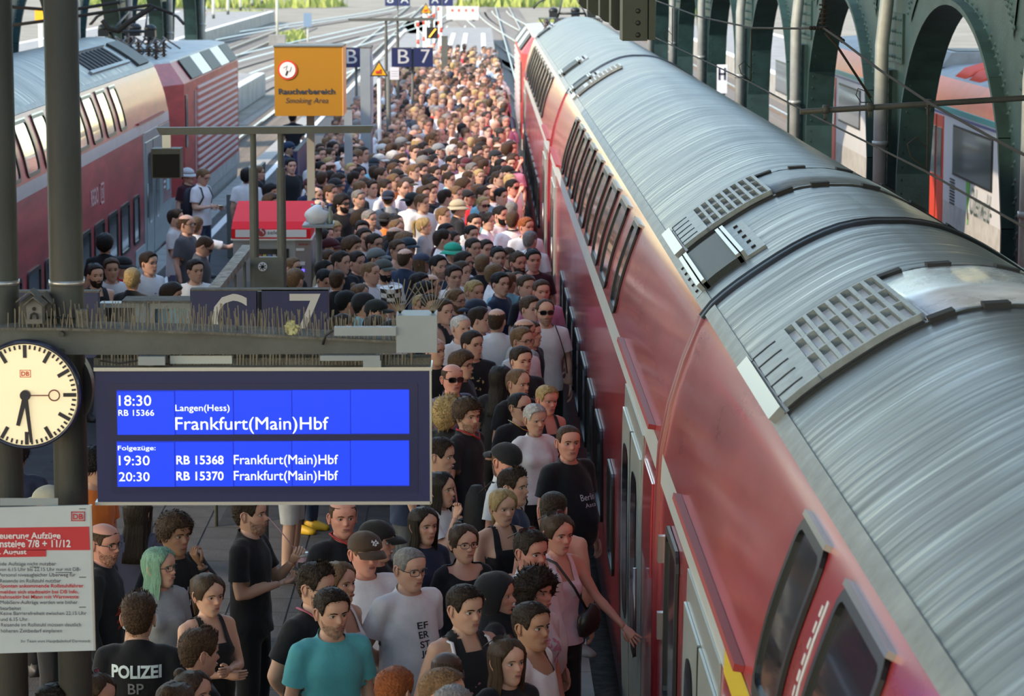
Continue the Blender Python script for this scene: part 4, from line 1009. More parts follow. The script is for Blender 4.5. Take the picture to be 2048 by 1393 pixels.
# shrouded signal
Y = 37.; p = PY(1818, 400, Y-6); p = Vector((6.05, 39.5, 0)); 
pp_ = [PX(1817, 395, 6.05)]; q = pp_[0]
b_ = MB(); n = 12; V = []
for j in range(7):
    z = q.z+.0+ j*.095; rr_ = .145+.02*math.sin(j*2.3)
    for k in range(n):
        a_ = 2*math.pi*k/n; r_ = rr_*(1+.12*math.sin(3*a_+j)); V.append((q.x+r_*.9*math.cos(a_), q.y+r_*math.sin(a_), z))
b_.add(V, [(j*n+k, j*n+(k+1) % n, (j+1)*n+(k+1) % n, (j+1)*n+k) for j in range(6) for k in range(n)]+[tuple(range(6*n, 7*n))], 0, True)
simple('shrouded_signal', 'small signal wrapped in dark purple-grey sheeting in front of the white railcar', 'signal', [('cover', mat('purple_sheet', (.06, .055, .085), .8, bump=.5, bscale=12), b_), ('post', M_post2, MB().tube([(q.x, q.y, -.95), (q.x, q.y, q.z+.1)], .04, 8))], (q.x, q.y, -.95))
# white sign posts on the far left platform and left lineside signs
for i, (px, py) in enumerate(((393, 45), (427, 37), (456, 29), (481, 21), (504, 13), (524, 7))):
    g_ = PZ(px, py, 0); t = empty('canopy_post', g_); tag(t, 'white post on the sunlit far left platform, %s from the left' % ['first', 'second', 'third', 'fourth', 'fifth', 'sixth'][i], 'post', 'white posts on the far left platform')
    pb(MB().tube([(g_.x, g_.y, .3), (g_.x, g_.y, 5)], .11, 8), 'shaft', M_white, t); pb(MB().tube([(g_.x, g_.y, 0), (g_.x, g_.y, .32)], .12, 8), 'dark_foot', M_post, t)
for i, (px, py, X) in enumerate(((217, 14, -13.), (80, 30, -13.))):
    p = PX(px, py, X); simple('track_marker', ['yellow-headed white marker post behind the left locomotive', 'yellow-headed white marker post beside the left pillar'][i], 'marker post', [('head', M_wy, MB().cbox(p, (.3, .05, .45))), ('shaft', M_white, MB().box((p.x-.06, p.y, -.95), (p.x+.06, p.y+.06, p.z-.22)))], (p.x, p.y, -.95))
p = PX(555, 20, -9.5)
for (px, py0, lab, hh) in ((555, -30, 'thin grey mast rising left of the smoking sign', 1), (616, 27, 'small blue signal on a pale mast behind the smoking sign', 0)):
    g_ = PZ(px, 92 if hh else 108, -.95); zt_ = PY(px, py0, g_.y).z
    parts = [('mast', mat('pale_mast', (.42, .42, .36), .6), MB().tube([(g_.x, g_.y, -.95), (g_.x, g_.y, zt_)], .09 if hh else .06, 8)), ('footing', M_conc, MB().cbox((g_.x, g_.y, -.6), (1.1, 1.1, .8)))]
    if not hh: parts.append(('signal_head', mat('signal_blue', (.15, .22, .32), .5), MB().cbox((g_.x, g_.y-.1, zt_-.4), (.5, .15, .85))))
    simple('mast', lab, 'mast', parts, (g_.x, g_.y, -.95))

# --- vending machine with red canopy
YV = 35.4; a = PY(463, 478, YV); b = PY(621, 478, YV); zt_ = PY(540, 455, YV).z
vm = empty('vending_machine', ((a.x+b.x)/2, YV, 0)); tag(vm, 'grey snack vending machine under a bright red canopy on the platform', 'vending machine')
M_vr = mat('vending_red', (.80, .01, .02), .6, spec=.2); M_vg = mat('vending_grey', (.33, .34, .36), .4)
zb_ = a.z; zt2 = PY(540, 402, YV+1.0).z
cn = MB(); cn.prism([(YV, zb_), (YV+1.0, zb_), (YV+1.0, zt2), (YV+.15, zt_+.06), (YV, zt_-.02)], a.x, b.x, 'x'); pb(cn, 'canopy', M_vr, vm)
pb(MB().box((a.x+.05, YV-.01, zb_+.02), (b.x-.05, YV, zt_-.03)), 'white_fascia', M_pw, vm)
pb(MB().box((a.x-.01, YV, zb_-.02), (b.x+.02, YV+1.0, zb_)), 'canopy_edge', M_white, vm)
pb(MB().box((a.x+.01, YV+.08, 0), (a.x+(b.x-a.x)*.80, YV+.95, zb_-.02)), 'display_cabinet', M_vg, vm)
pb(MB().box((a.x+(b.x-a.x)*.80, YV+.08, 0), (b.x, YV+.95, zb_-.02)), 'payment_column', mat('vending_mauve', (.25, .21, .22), .4), vm)
wa = PY(508, 498, YV+.07); wb = PY(578, 522, YV+.07)
wn = pb(MB().box((wa.x, YV+.06, .9), (wb.x, YV+.075, wa.z)), 'window', M_glass, vm)
for r_ in range(3):
    for k in range(6):
        x = wa.x+.05+(wb.x-wa.x-.1)*k/5.5; z = wa.z-.12-r_*.16
        sub(MB().box((x, YV+.055, z-.05), (x+.045, YV+.06, z+.05)), 'snack', mat('snack_%d' % ((k+r_) % 4), [(.5, .1, .1), (.6, .5, .1), (.1, .2, .5), (.5, .5, .5)][(k+r_) % 4], .4), wn, vm)
for (px0, py0, px1, py1) in ((592, 497, 609, 502), (598, 524, 610, 531)):
    b_ = MB(); rectY(b_, px0, py0, px1, py1, YV+.06, .02); pb(b_, 'label_plate', M_pw, vm)
b_ = MB(); rectY(b_, 601, 539, 609, 544, YV+.06, .02); pb(b_, 'blue_light', mat('blue_led', (.1, .1, .9), .5, emit=(.15, .1, 1), estr=1.5), vm)
c = PY(523, 465, YV-.012); pb(MB().tube([(c.x, YV-.02, c.z), (c.x, YV-.01, c.z)], .053, 24, smooth=False), 'logo_disc', mat('logo_dark_red', (.35, .01, .03), .4), vm)
b_ = MB().tube([(c.x+.0, YV-.023, c.z+.045), (c.x-.015, YV-.023, c.z+.03), (c.x+.012, YV-.023, c.z+.015), (c.x+.03, YV-.023, c.z-.005), (c.x+.02, YV-.023, c.z-.02)], .006, 5); pb(b_, 'logo_swoosh', M_pw, vm)
tboard('selecta', 535, 573, 461, 469, .01, mat('logo_grey', (.10, .11, .13), .5), vm, YV-.012)
o = text_fit('lettering', 'selecta', PY(597, 491, YV+.07), (1, 0, 0), (0, 0, 1), .12, .03, mat('logo_dark_red', (.35, .01, .03)), vm, .02); o.location = -Vector(vm.location)

# --- stairwell railing with blue sign, and glass parapet in front
Yr0, Yr1 = 50.5, 59.
ax = -3.32
rl = empty('stair_railing', (ax, Yr0, 0)); tag(rl, 'dark barred railing round the stairwell behind the vending machine', 'railing')
for x in (ax-1.15, ax-.1):
    pb(MB().box((x-.03, Yr0, 1.0), (x+.03, Yr1, 1.08)), 'handrail', M_post2, rl)
    for k in range(44):
        y = Yr0+(Yr1-Yr0)*k/43; pb(MB().box((x-.012, y-.012, 0), (x+.012, y+.012, 1.0)), 'baluster', M_post, rl)
pb(MB().box((ax-1.18, Yr0-.05, 0), (ax-.05, Yr0+.05, 1.12)), 'end_panel', M_post2, rl)
a = PY(586, 306, 51.5); b = PY(613, 362, 51.5)
simple('direction_sign', 'dark blue box sign with white lettering above the stair railing', 'sign', [('box', M_navy, MB().box((a.x, 51.5, b.z), (a.x+.07, 55.3, a.z+.02))), ('print_side', mat('sign_mauve', (.16, .11, .16), .5, var=.3, vscale=5), MB().box((a.x+.07, 51.52, b.z), (a.x+.085, 55.3, a.z+.02))),
   ('dusty_top', M_beamd, MB().box((a.x, 51.5, a.z+.02), (a.x+.09, 55.3, a.z+.04))), ('post', M_post2, MB().box((a.x+.0, 53.2, 0), (a.x+.06, 53.3, b.z)))], (a.x, 51.5, 0))
# glass parapet with stone-coloured sloping coping, left of the gantry plate
p0, p1 = PY(428, 600, 26.5), PY(507, 492, 30.5)
gp = empty('glass_parapet', (p0.x, p0.y, 0)); tag(gp, 'glazed stair parapet with a weathered sloping stone coping beside the vending machine', 'parapet')
c0_, c1_ = PY(425, 595, 26.5), PY(506, 490, 30.8)
cp = MB(); d = Vector((-.09, 0, 0)); u_ = Vector((0, 0, .08)); V = [c0_, c1_, c1_+d*1.3, c0_+d*1.3]; V += [v-u_ for v in V]
cp.add(V, [(0, 1, 2, 3), (7, 6, 5, 4), (0, 4, 5, 1), (1, 5, 6, 2), (2, 6, 7, 3), (3, 7, 4, 0)]); pb(cp, 'stone_coping', mat('weathered_stone', (.33, .29, .23), .9, var=.55, vscale=9, bump=.6, bscale=40), gp)
for k in range(4):
    a = c0_.lerp(c1_, k/4+.01); b = c0_.lerp(c1_, (k+1)/4-.01)
    pb(MB().add([(a.x, a.y, 0), (b.x, b.y, 0), (b.x, b.y, b.z-.08), (a.x, a.y, a.z-.08)], [(0, 1, 2, 3)]), 'glass_panel', mat('parapet_glass', (.45, .55, .60), .1, alpha=.45), gp)
    pb(MB().tube([(a.x, a.y, 0), (a.x, a.y, a.z-.06)], .02, 6), 'mullion', M_post2, gp)
# table with bags and bottles in the crowd
ty = 33.6; tp_ = PY(644, 447, ty); t = empty('standing_table', (tp_.x, ty, 0)); tag(t, 'grey high table beside the vending machine with bottles on it', 'table')
pb(MB().box((tp_.x-.22, ty-.25, tp_.z-.03), (tp_.x+.14, ty+.25, tp_.z)), 'table_top', M_box, t); pb(MB().tube([(tp_.x-.04, ty, 0), (tp_.x-.04, ty, tp_.z-.03)], .04, 8), 'leg', M_post2, t)
b_ = MB(); b_.sphere((tp_.x-.05, ty-.08, tp_.z+.10), (.14, .11, .12), 14, 9); 
for i, v in enumerate(b_.v): q = noise.noise(Vector(v)*14)*.05; b_.v[i] = (v[0]+q, v[1], max(tp_.z+.002, v[2]+q))
o = b_.build('plastic_bag', mat('white_plastic', (.75, .74, .72), .4)); tag(o, 'crumpled white plastic bag on the high table', 'bag')
for i, (dx, dy, hh, col_, lab) in enumerate(((.10, -.1, .24, (.35, .40, .30), 'bottle with a blue cap at the right end of the high table'), (-.12, .12, .22, (.45, .38, .15), 'yellowish bottle behind the white bag'), (-.03, .16, .24, (.06, .10, .05), 'dark bottle behind the white bag'), (.04, .12, .2, (.5, .5, .5), 'pale bottle behind the white bag'))):
    x, y, z = tp_.x+dx, ty+dy, tp_.z; t = empty('bottle', (x, y, z)); tag(t, lab, 'bottle', 'bottles on the high table')
    pb(MB().tube([(x, y, z), (x, y, z+hh*.55), (x, y, z+hh*.72), (x, y, z+hh*.92)], [.036, .036, .014, .013], 12), 'body', mat('bottle_%d' % i, col_, .15, trans=.3), t)
    pb(MB().tube([(x, y, z+hh*.92), (x, y, z+hh)], .016, 10), 'cap', mat('cap_blue', (.02, .08, .6), .4) if i == 0 else M_white, t)

# --- overhead line: contact wire, messenger, droppers, registration tube, insulators
M_wire = mat('wire', (.02, .017, .014), .9)
ow = empty('overhead_line', (2.3, 20, 4.2)); tag(ow, 'overhead contact line with droppers and a long dark registration tube above the right train', 'overhead line')
def cz(px, py): return PX(px, py, 2.42)
w1 = [PX(2120, 486, 2.42)]+[cz(*q) for q in ((2047, 454), (1853, 344), (1604, 220), (1501, 165), (1314, 77), (1200, 22))]
pb(MB().tube(w1, .007, 6), 'contact_wire', M_wire, ow)
w2 = [PX(2130, 345, 2.42)]+[cz(*q) for q in ((2047, 309), (1988, 278), (1857, 205), (1758, 139), (1677, 77), (1645, 55), (1590, 57), (1505, 56), (1400, 34), (1314, 2))]
pb(MB().tube(w2, .0085, 6), 'messenger_wire', M_wire, ow)
for (a, b) in (((1503, 58), (1501, 163)), ((1857, 210), (1853, 340)), ((1345, 16), (1342, 88))):
    A_, B__ = cz(*a), cz(*b); B__.y = A_.y; pb(MB().tube([A_, Vector((A_.x, A_.y, PY(b[0], b[1], A_.y).z))], .006, 5), 'dropper', M_wire, ow)
    lp = Vector((A_.x, A_.y, PY(b[0], b[1], A_.y).z)); s_ = (A_.y/20)
    pb(MB().tube([lp+Vector((-.0, 0, .0)), lp+Vector((-.09, .0, .07)), lp+Vector((-.11, 0, .14)), lp+Vector((-.06, 0, .18)), lp+Vector((-.01, 0, .12))], .004, 5), 'wire_loop', M_wire, ow)
Yt = 20.2; q0, q1 = PY(1600, 224, Yt), PY(2100, 193, Yt)
pb(MB().tube([q0, q1], .021, 10), 'registration_tube', M_post, ow)
for px in (1651, 1740, 1857):
    c = PY(px, np.interp(px, [1600, 2048], [222, 197]), Yt); pb(MB().tube([c-Vector((.02, 0, 0)), c+Vector((.02, 0, 0))], .034, 10), 'clamp', M_post, ow)
    pb(MB().tube([c, c-Vector((0, 0, .075))], .014, 6), 'clamp_bolt', M_post, ow)
tpn = PY(1646, 5, Yt)
b_ = MB().tube([PY(1646, -40, Yt), PY(1648, 20, Yt), PY(1646, 50, Yt)], .016, 6)
for k in range(6): c = PY(1647, 8+k*9, Yt); b_.tube([c, c-Vector((0, 0, .012))], .032, 10)
pb(b_, 'insulator', M_wire, ow)
b_ = MB()
for k in range(7): c = PY(1655+k*5, 60+k*3.6, Yt); b_.sphere(c, .018, 8, 6)
for k in range(4): c = PY(1622+k*6, 56, Yt); b_.sphere(c, .016, 8, 6)
pb(b_, 'strain_clamp', M_wire, ow)
pb(MB().tube([PY(1650, 66, Yt), PY(1674, 92, Yt), PY(1742, 196, Yt)], .009, 6), 'stay_wire', M_wire, ow)
pb(MB().tube([PY(1742, 205, Yt), PY(1722, 205, Yt), PY(1712, 190, Yt), PY(1716, 177, Yt), PY(1730, 182, Yt), PY(1744, 204, Yt)], .004, 5), 'wire_loop', M_wire, ow)

# --- dark green girder hanging into the top of the picture
Yg = 15.; gg = empty('roof_girder', PY(1230, 40, Yg)); tag(gg, 'dark green stepped steel girder hanging in from the top edge', 'girder')
M_gd = mat('girder_green', (.018, .026, .018), .4, .1, var=.25, vscale=6)
steps = [(1158, 1178, 20), (1176, 1202, 33), (1200, 1224, 47), (1222, 1256, 64)]
for i, (x0_, x1_, yb_) in enumerate(steps):
    b_ = MB(); a = PY(x0_, yb_-14, Yg+3-i*.8); b = PY(x1_, yb_, Yg+3-i*.8)
    b_.prism([(a.x, 5.6), (b.x, 5.6), (b.x, b.z), (a.x+.03, b.z+.01), (a.x, a.z)], Yg+3-i*.8, Yg+3.25-i*.8); pb(b_, 'stiffener_plate', M_gd, gg)
a = PY(1245, 82, Yg); b = PY(1295, 82, Yg); c = PY(1310, 80, Yg)
b_ = MB().box((a.x, Yg, a.z), (b.x, Yg+.3, 5.6)); pe = pb(b_, 'end_plate', M_gd, gg); pb(MB().box((b.x+.005, Yg-.02, c.z), (c.x, Yg+.5, 5.6)), 'angle_bar', M_gd, gg)
for py in (22, 46, 70): q = PY(1276, py, Yg); sub(MB().sphere((q.x, Yg, q.z), (.014, .012, .014), 8, 6), 'rivet', M_gd, pe, gg)
pb(MB().box((PY(1158, 0, Yg+3).x, Yg, 5.5), (c.x, Yg+4, 5.62)), 'top_flange', M_gd, gg)
# overhead wires at upper left, fixed to the left arcade
wl = empty('span_wires', (-7.3, 60, 4.6)); tag(wl, 'thin overhead wires and bracket tubes above the left locomotive', 'overhead line')
for pts in (((0, 12), (130, 22), (240, 4)), ((0, 54), (130, 36), (300, 10), (345, 28)), ((205, 40), (218, 58), (236, 62), (256, 46), (306, 13))):
    pb(MB().tube([PY(x, y, 52) for x, y in pts], .03 if len(pts) < 5 else .05, 6), 'bracket_tube', M_wire, wl)
# stopped things on the left bed: signal chair box near platform; service ladder
# ================================================================== PEOPLE: builders
PI = math.pi
M_skin = mat('skin', (.6, .4, .3), .52, objcol=True, attr='tint', bump=.04, bscale=60, spec=.4)
M_eye = mat('eye_white', (.62, .60, .57), .25); M_iris = mat('iris', (.035, .022, .015), .15)
M_lip = mat('lips', (.42, .17, .14), .45)
M_hair = mat('hair', (.05, .03, .02), .55, objcol=True, bump=.9, bscale=75, var=.35, vscale=45, spec=.2)
M_hairs = mat('hair_straight', (.05, .03, .02), .42, objcol=True, bump=.8, bscale=30, vstretch=(9, 9, .8), var=.45, vscale=8, spec=.3)
M_clo = mat('cloth', (.5, .5, .5), .85, objcol=True, bump=.25, bscale=22, var=.10, vscale=6, spec=.2, sheen=.15)
M_shoe = mat('shoe_leather', (.04, .04, .04), .5, objcol=True)
M_lens = mat('sunglass_lens', (.006, .006, .008), .06, spec=.8); M_frame = mat('glasses_frame', (.02, .018, .018), .3)
M_vest = None
V3 = lambda *a: Vector(a)

_HZ = [0, .012, .028, .045, .060, .078, .092, .108, .124, .143, .165, .188, .208, .222, .231, .235]
_HF = [.070, .084, .090, .087, .091, .091, .090, .089, .085, .091, .094, .086, .068, .046, .024, .003]
_HB = [.015, .035, .055, .068, .078, .088, .094, .099, .101, .103, .102, .095, .079, .056, .031, .003]
_HW = [.022, .038, .050, .057, .062, .067, .070, .072, .0735, .0755, .0765, .074, .063, .045, .025, .003]
def hsurf(th, z, fem=0.0):
    """point on the bare head: th 0 = face (towards -y), z from the chin; ears at y=0"""
    zz = min(max(z, 0), .235)
    f = np.interp(zz, _HZ, _HF); b = np.interp(zz, _HZ, _HB); w_ = np.interp(zz, _HZ, _HW)
    if fem and zz < .1: w_ *= 1-.10*(1-zz/.1); f -= .004*(1-zz/.1)
    sx, cy = math.sin(th), math.cos(th)
    pf = .88
    x = w_*math.copysign(abs(sx)**pf, sx); y = -(f if cy > 0 else b)*math.copysign(abs(cy)**pf, cy)
    if cy > 0:
        ax = abs(x)
        nz = np.interp(zz, [.080, .090, .097, .112, .126, .140], [0, .019, .026, .016, .007, 0]); sg = np.interp(zz, [.085, .1, .135], [.0135, .0115, .009])
        y -= nz*math.exp(-(x/sg)**2)
        y += .014*math.exp(-((ax-.031)/.015)**2-((zz-.125)/.011)**2)
        y -= .004*math.exp(-((ax-.028)/.02)**2-((zz-.146)/.007)**2)
        y -= .004*math.exp(-((ax-.045)/.014)**2-((zz-.102)/.014)**2)
        y += .006*math.exp(-((ax-.045)/.014)**2-((zz-.066)/.018)**2)
        y -= .005*math.exp(-(x/.022)**2-((zz-.063)/.011)**2)
        y += .004*math.exp(-(x/.02)**2-((zz-.045)/.006)**2)
    return x, y, zz
def head_parts(mb, nu, nv, fem, detail=True, mi=(0, 1, 2, 3)):
    V = []; zs = [ .235*(1-math.cos(PI*(j+.35)/(nv+.35)))/2*1.0 if False else .235*((j+.0)/(nv)) for j in range(nv+1)]
    zs = sorted(set([.0]+[.235*((j/nv)**.92) for j in range(1, nv)]+[.2335]))
    for z in zs:
        for k in range(nu):
            ph = 2*PI*k/nu; th = ph-.36*math.sin(ph); V.append(hsurf(th, z, fem))
    m = len(zs); F = [(j*nu+k, j*nu+(k+1) % nu, (j+1)*nu+(k+1) % nu, (j+1)*nu+k) for j in range(m-1) for k in range(nu)]
    F += [tuple(range(nu))[::-1], tuple((m-1)*nu+k for k in range(nu))]
    mb.add(V, F, mi[0], True)
    n = 10 if detail else 6
    for s_ in (-1, 1):
        # ear: outer rim tube and inner shell
        x0 = s_*.0745; pts = []
        for i in range(9):
            a = -2.0+i*4.1/8; pts.append((x0+s_*(.006+.006*math.sin(i/8*PI)), .012+.016*math.sin(a)*-1*-1*.9, .112+.029*math.cos(a+.0)*1.0))
        ep = [(x0+s_*.002, .002, .088), (x0+s_*.006, .010, .083), (x0+s_*.010, .022, .098), (x0+s_*.014, .030, .118), (x0+s_*.013, .026, .136), (x0+s_*.009, .014, .145), (x0+s_*.004, .002, .140), (x0, -.004, .128)]
        if detail: mb.tube(ep, [.004, .006, .0048, .0048, .0048, .0048, .004, .003], 6, mi[0])
        mb.sphere((x0+s_*.004, .013, .114), (.006 if detail else .011, .014, .027), n, 6, mi[0])
        # eye
        ys = hsurf(.42 if True else 0, .125, fem)[1]
        ex = s_*.031
        if detail:
            mb.sphere((ex, -.0690, .1235), (.0145, .0130, .0066), 12, 8, mi[1]); mb.sphere((ex, -.0795, .1235), (.0066, .0038, .0064), 8, 6, mi[2]); mb.tube([(ex-s_*.014, -.0785, .1245), (ex, -.0830, .1300), (ex+s_*.014, -.0750, .1255)], [.0011, .0017, .0015], 4, mi[2])
        else: mb.sphere((ex, -.0710, .1235), (.013, .0125, .0058), 8, 5, mi[2])
    if detail:
        mb.sphere((0, -.0955, .0675), (.0225, .0075, .0038), 12, 6, mi[3]); mb.sphere((0, -.0940, .0600), (.020, .0085, .0050), 12, 6, mi[3]); mb.sphere((0, -.0965, .0640), (.0215, .0050, .0012), 10, 4, mi[2])
    else: mb.sphere((0, -.0955, .0640), (.022, .0085, .0055), 8, 5, mi[3])

_HC = Vector((0, .004, .125))
def hair_shell(mb, hl, T, nu=40, nv=12, fem=0, top=None, lump=.25, seed=0, mi=0, topT=None, z1=.2345, closed=False):
    """hair cap growing out of the head surface: hl(deg)->hairline height, T(deg)->thickness"""
    V = []
    for k in range(nu):
        ph = 2*PI*k/nu; th = ph-.2*math.sin(ph); dg = abs(math.degrees(th)); dg = 360-dg if dg > 180 else dg
        h0 = hl(dg)+(.006*noise.noise(Vector((k*.9, seed, 5.5))) if lump > .3 else 0)
        for j in range(nv+1):
            v = j/nv; z = h0+(z1-h0)*(v**.9); p = Vector(hsurf(th, z, 0)); 
            n_ = (p-_HC); n_.normalize()
            t = T(dg)*(1-v)+(topT if topT is not None else T(dg))*v
            e = min(1, v/.10); t *= (e*(2-e))**.5
            if closed: e2 = min(1, (1-v)/.15); t *= (e2*(2-e2))**.5
            t += -.0015*(1-e)
            q = noise.noise(Vector((p.x*28+seed, p.y*28, p.z*28)))*.7+noise.noise(Vector((p.x*70+seed, p.y*70, p.z*40)))*.4
            t += T(dg)*lump*q*e
            V.append(p+n_*t)
    m = nv+1; F = [(k*m+j, ((k+1) % nu)*m+j, ((k+1) % nu)*m+j+1, k*m+j+1) for k in range(nu) for j in range(nv)]
    if not closed:
        mb.add(V, F, mi, True); o = len(mb.v)-len(V); mb.f.append(tuple(o+k*m+nv for k in range(nu))); mb.mi.append(mi); mb.sm.append(True)
    else: mb.add(V, F, mi, True)
def interp_f(*pts):
    xs = [p[0] for p in pts]; ys = [p[1] for p in pts]; return lambda d: float(np.interp(d, xs, ys))
HL_M = interp_f((0, .203), (25, .200), (42, .192), (55, .175), (64, .120), (76, .112), (84, .142), (98, .142), (108, .10), (125, .055), (180, .038))
HL_R = interp_f((0, .218), (20, .222), (38, .205), (55, .185), (66, .125), (76, .115), (84, .142), (98, .142), (108, .10), (125, .055), (180, .038))
HL_F = interp_f((0, .212), (14, .204), (28, .192), (42, .174), (56, .15), (68, .10), (84, .10), (98, .09), (110, .07), (125, .05), (180, .03))
def brows(mb, thick=.0032):
    for s_ in (-1, 1):
        mb.tube([(s_*.012, -.0915, .1390), (s_*.028, -.0905, .1440), (s_*.047, -.079, .1400)], [thick*.9, thick*1.15, thick*.6], 5)
HAIR_CACHE = {}
def hair_mesh(style, lod):
    key = (style, lod)
    if key in HAIR_CACHE: return HAIR_CACHE[key]
    mb = MB(); nu, nv = (40, 14) if lod else (20, 8); fem = style in 'lpu'
    mats = [M_hair]
    if style == 'z': hair_shell(mb, HL_M, lambda d: .004, nu, nv, lump=.1, topT=.005)
    elif style == 's': hair_shell(mb, HL_M, interp_f((0, .016), (40, .013), (75, .005), (120, .006), (180, .009)), nu, nv, lump=.55, topT=.017)
    elif style == 'f': hair_shell(mb, HL_M, interp_f((0, .026), (40, .018), (70, .004), (180, .005)), nu, nv, lump=.4, topT=.022)
    elif style == 'm': hair_shell(mb, interp_f((0, .182), (40, .175), (60, .145), (72, .10), (95, .10), (115, .07), (180, .03)), interp_f((0, .030), (60, .022), (180, .024)), nu, nv, lump=.4, topT=.030)
    elif style == 'r': hair_shell(mb, HL_R, interp_f((0, .004), (60, .009), (180, .012)), nu, nv, lump=.3, topT=.006)
    elif style == 'b': hair_shell(mb, interp_f((0, .20), (62, .17), (68, .125), (78, .115), (84, .142), (98, .142), (108, .10), (125, .055), (180, .038)), lambda d: .0035 if d > 60 else .0, nu, nv, lump=.1, z1=.192, closed=True)
    elif style == 'c': hair_shell(mb, interp_f((0, .178), (50, .15), (70, .09), (100, .07), (180, .01)), interp_f((0, .030), (70, .045), (180, .05)), nu, nv, lump=.7, topT=.045)
    elif style in 'lpu':
        mats = [M_hairs]
        hair_shell(mb, HL_F, interp_f((0, .008), (60, .012), (180, .016)), nu, nv, lump=.32, topT=.015)
        for i in range(len(mb.v)):
            x, y, z = mb.v[i]; e = min(1, max(0, (z-.16)/.05))*math.exp(-(x/.010)**2)*(1 if y < .05 else 0); q = .0022*math.sin(x*260)*(1 if z > .12 else 0); n_ = (Vector(mb.v[i])-_HC).normalized(); mb.v[i] = tuple(Vector(mb.v[i])-n_*(.007*e)+n_*q)
        if style == 'l':
            n = 44 if lod else 16; L_ = [.165, .13, .09, .05, 0, -.05, -.10, -.15, -.20]; V = []
            for (sgn) in (1, -1):
                for j, z in enumerate(L_):
                    for k in range(n+1):
                        dg = 62+(360-124)*k/n; th = R(dg); zz = max(z, .03)
                        p = Vector(hsurf(th, zz)); sp_ = 1.0; 
                        grow = .016+.016*min(1, max(0, (.09-z)/.1)) ; q = noise.noise(Vector((k*.37, j*.3, 3)))*.016*((j+1)/8)+(.0035*(k % 2) if n > 20 else 0)
                        n_ = Vector((p.x, p.y, 0)).normalized(); base = Vector((p.x, p.y, z)) if z > .03 else Vector((p.x*1.12, p.y*.9+.012+(.03-z)*.12, z))
                        base += n_*(grow+q if sgn == 1 else grow*.2)
                        V.append(base)
            m = n+1; J = len(L_); F = []
            for s2 in (0, 1):
                o = s2*J*m; F += [(o+j*m+k, o+j*m+k+1, o+(j+1)*m+k+1, o+(j+1)*m+k) for j in range(J-1) for k in range(n)]
            for j in range(J-1):
                for k in (0, n): F.append((j*m+k, (j+1)*m+k, J*m+(j+1)*m+k, J*m+j*m+k))
            for k in range(n): F.append(((J-1)*m+k, (J-1)*m+k+1, J*m+(J-1)*m+k+1, J*m+(J-1)*m+k))
            mb.add(V, F, 0, True)
        if style == 'p': mb.tube([(0, .09, .175), (0, .125, .185), (0, .15, .155), (0, .15, .10), (.005, .135, .03), (0, .125, -.04)], [.016, .022, .030, .030, .024, .008], 9)
        if style == 'u': mb.sphere((0, .085, .215), (.035, .034, .034), 12, 9)
    if lod and style in 'sfmcr':
        r0 = random.Random(ord(style)); src = [Vector(v) for v in mb.v]; L_ = {'s': .016, 'f': .026, 'm': .034, 'c': .030, 'r': .010}[style]
        for k in range({'s': 520, 'f': 520, 'm': 620, 'c': 700, 'r': 260}[style]):
            p = r0.choice(src); n_ = (p-_HC).normalized()
            if style == 'r' and p.z > .19: continue
            if style == 'c': d = (n_*.6+Vector((r0.uniform(-1, 1), r0.uniform(-1, 1), r0.uniform(-1, 1)))*.6)
            else:
                fl = Vector((r0.uniform(-.5, .5), (-1 if style != 'f' else -.3) if p.z > .17 else .35, (-.75 if p.z < .19 else .1)+(.9 if style == 'f' and p.z > .17 else 0))); d = fl-n_*fl.dot(n_)*.75+n_*r0.uniform(.1, .45)
            d.normalize(); sd = d.cross(n_); sd = sd.normalized()*r0.uniform(.002, .004) if sd.length > 1e-4 else Vector((.003, 0, 0)); l_ = L_*r0.uniform(.5, 1.1)*(.45 if p.z < .15 and style in 'sf' else 1)
            q = p-n_*.002; mb.add([q-sd, q+sd, q+d*l_*.55+n_*.002+sd*.7, q+d*l_, q+d*l_*.55+n_*.002-sd*.7], [(0, 1, 2, 4), (4, 2, 3)], 0, True)
    if True: brows(mb, .0034 if style not in 'lpu' else .0022)
    me = mb.mesh('hair_'+style)
    for m_ in mats: me.materials.append(m_)
    HAIR_CACHE[key] = me; return me
def beard_mesh(kind, lod):
    key = ('B'+kind, lod)
    if key in HAIR_CACHE: return HAIR_CACHE[key]
    mb = MB(); t0 = .010 if kind == 'B' else .0022; nu, nv = (28, 8) if lod else (14, 5); V = []
    for k in range(nu+1):
        dg = -84+168*k/nu; th = R(dg); ad = abs(dg); z1 = float(np.interp(ad, [0, 12, 20, 30, 55, 75, 84], [.054, .054, .079, .082, .074, .095, .115])); z0 = -.006 if ad < 40 else .0
        for j in range(nv+1):
            v = j/nv; z = z0+(z1-z0)*v; p = Vector(hsurf(th, max(z, 0))); n_ = (p-Vector((0, .01, .08))).normalized()
            e = min(1, v/.15, (1-v)/.2, (84-ad)/12+.01); V.append(p+n_*(t0*math.sqrt(max(0, e))*(1+.3*noise.noise(p*60))-.001)+Vector((0, 0, min(0, z))))
    m = nv+1; mb.add(V, [(k*m+j, (k+1)*m+j, (k+1)*m+j+1, k*m+j+1) for k in range(nu) for j in range(nv)], 0, True)
    mb.tube([(-.028, -.088, .066), (-.014, -.098, .0745), (0, -.101, .0755), (.014, -.098, .0745), (.028, -.088, .066)], [.003, .0045, .0045, .0045, .003], 6)
    me = mb.mesh('beard'); me.materials.append(M_hair); HAIR_CACHE[key] = me; return me
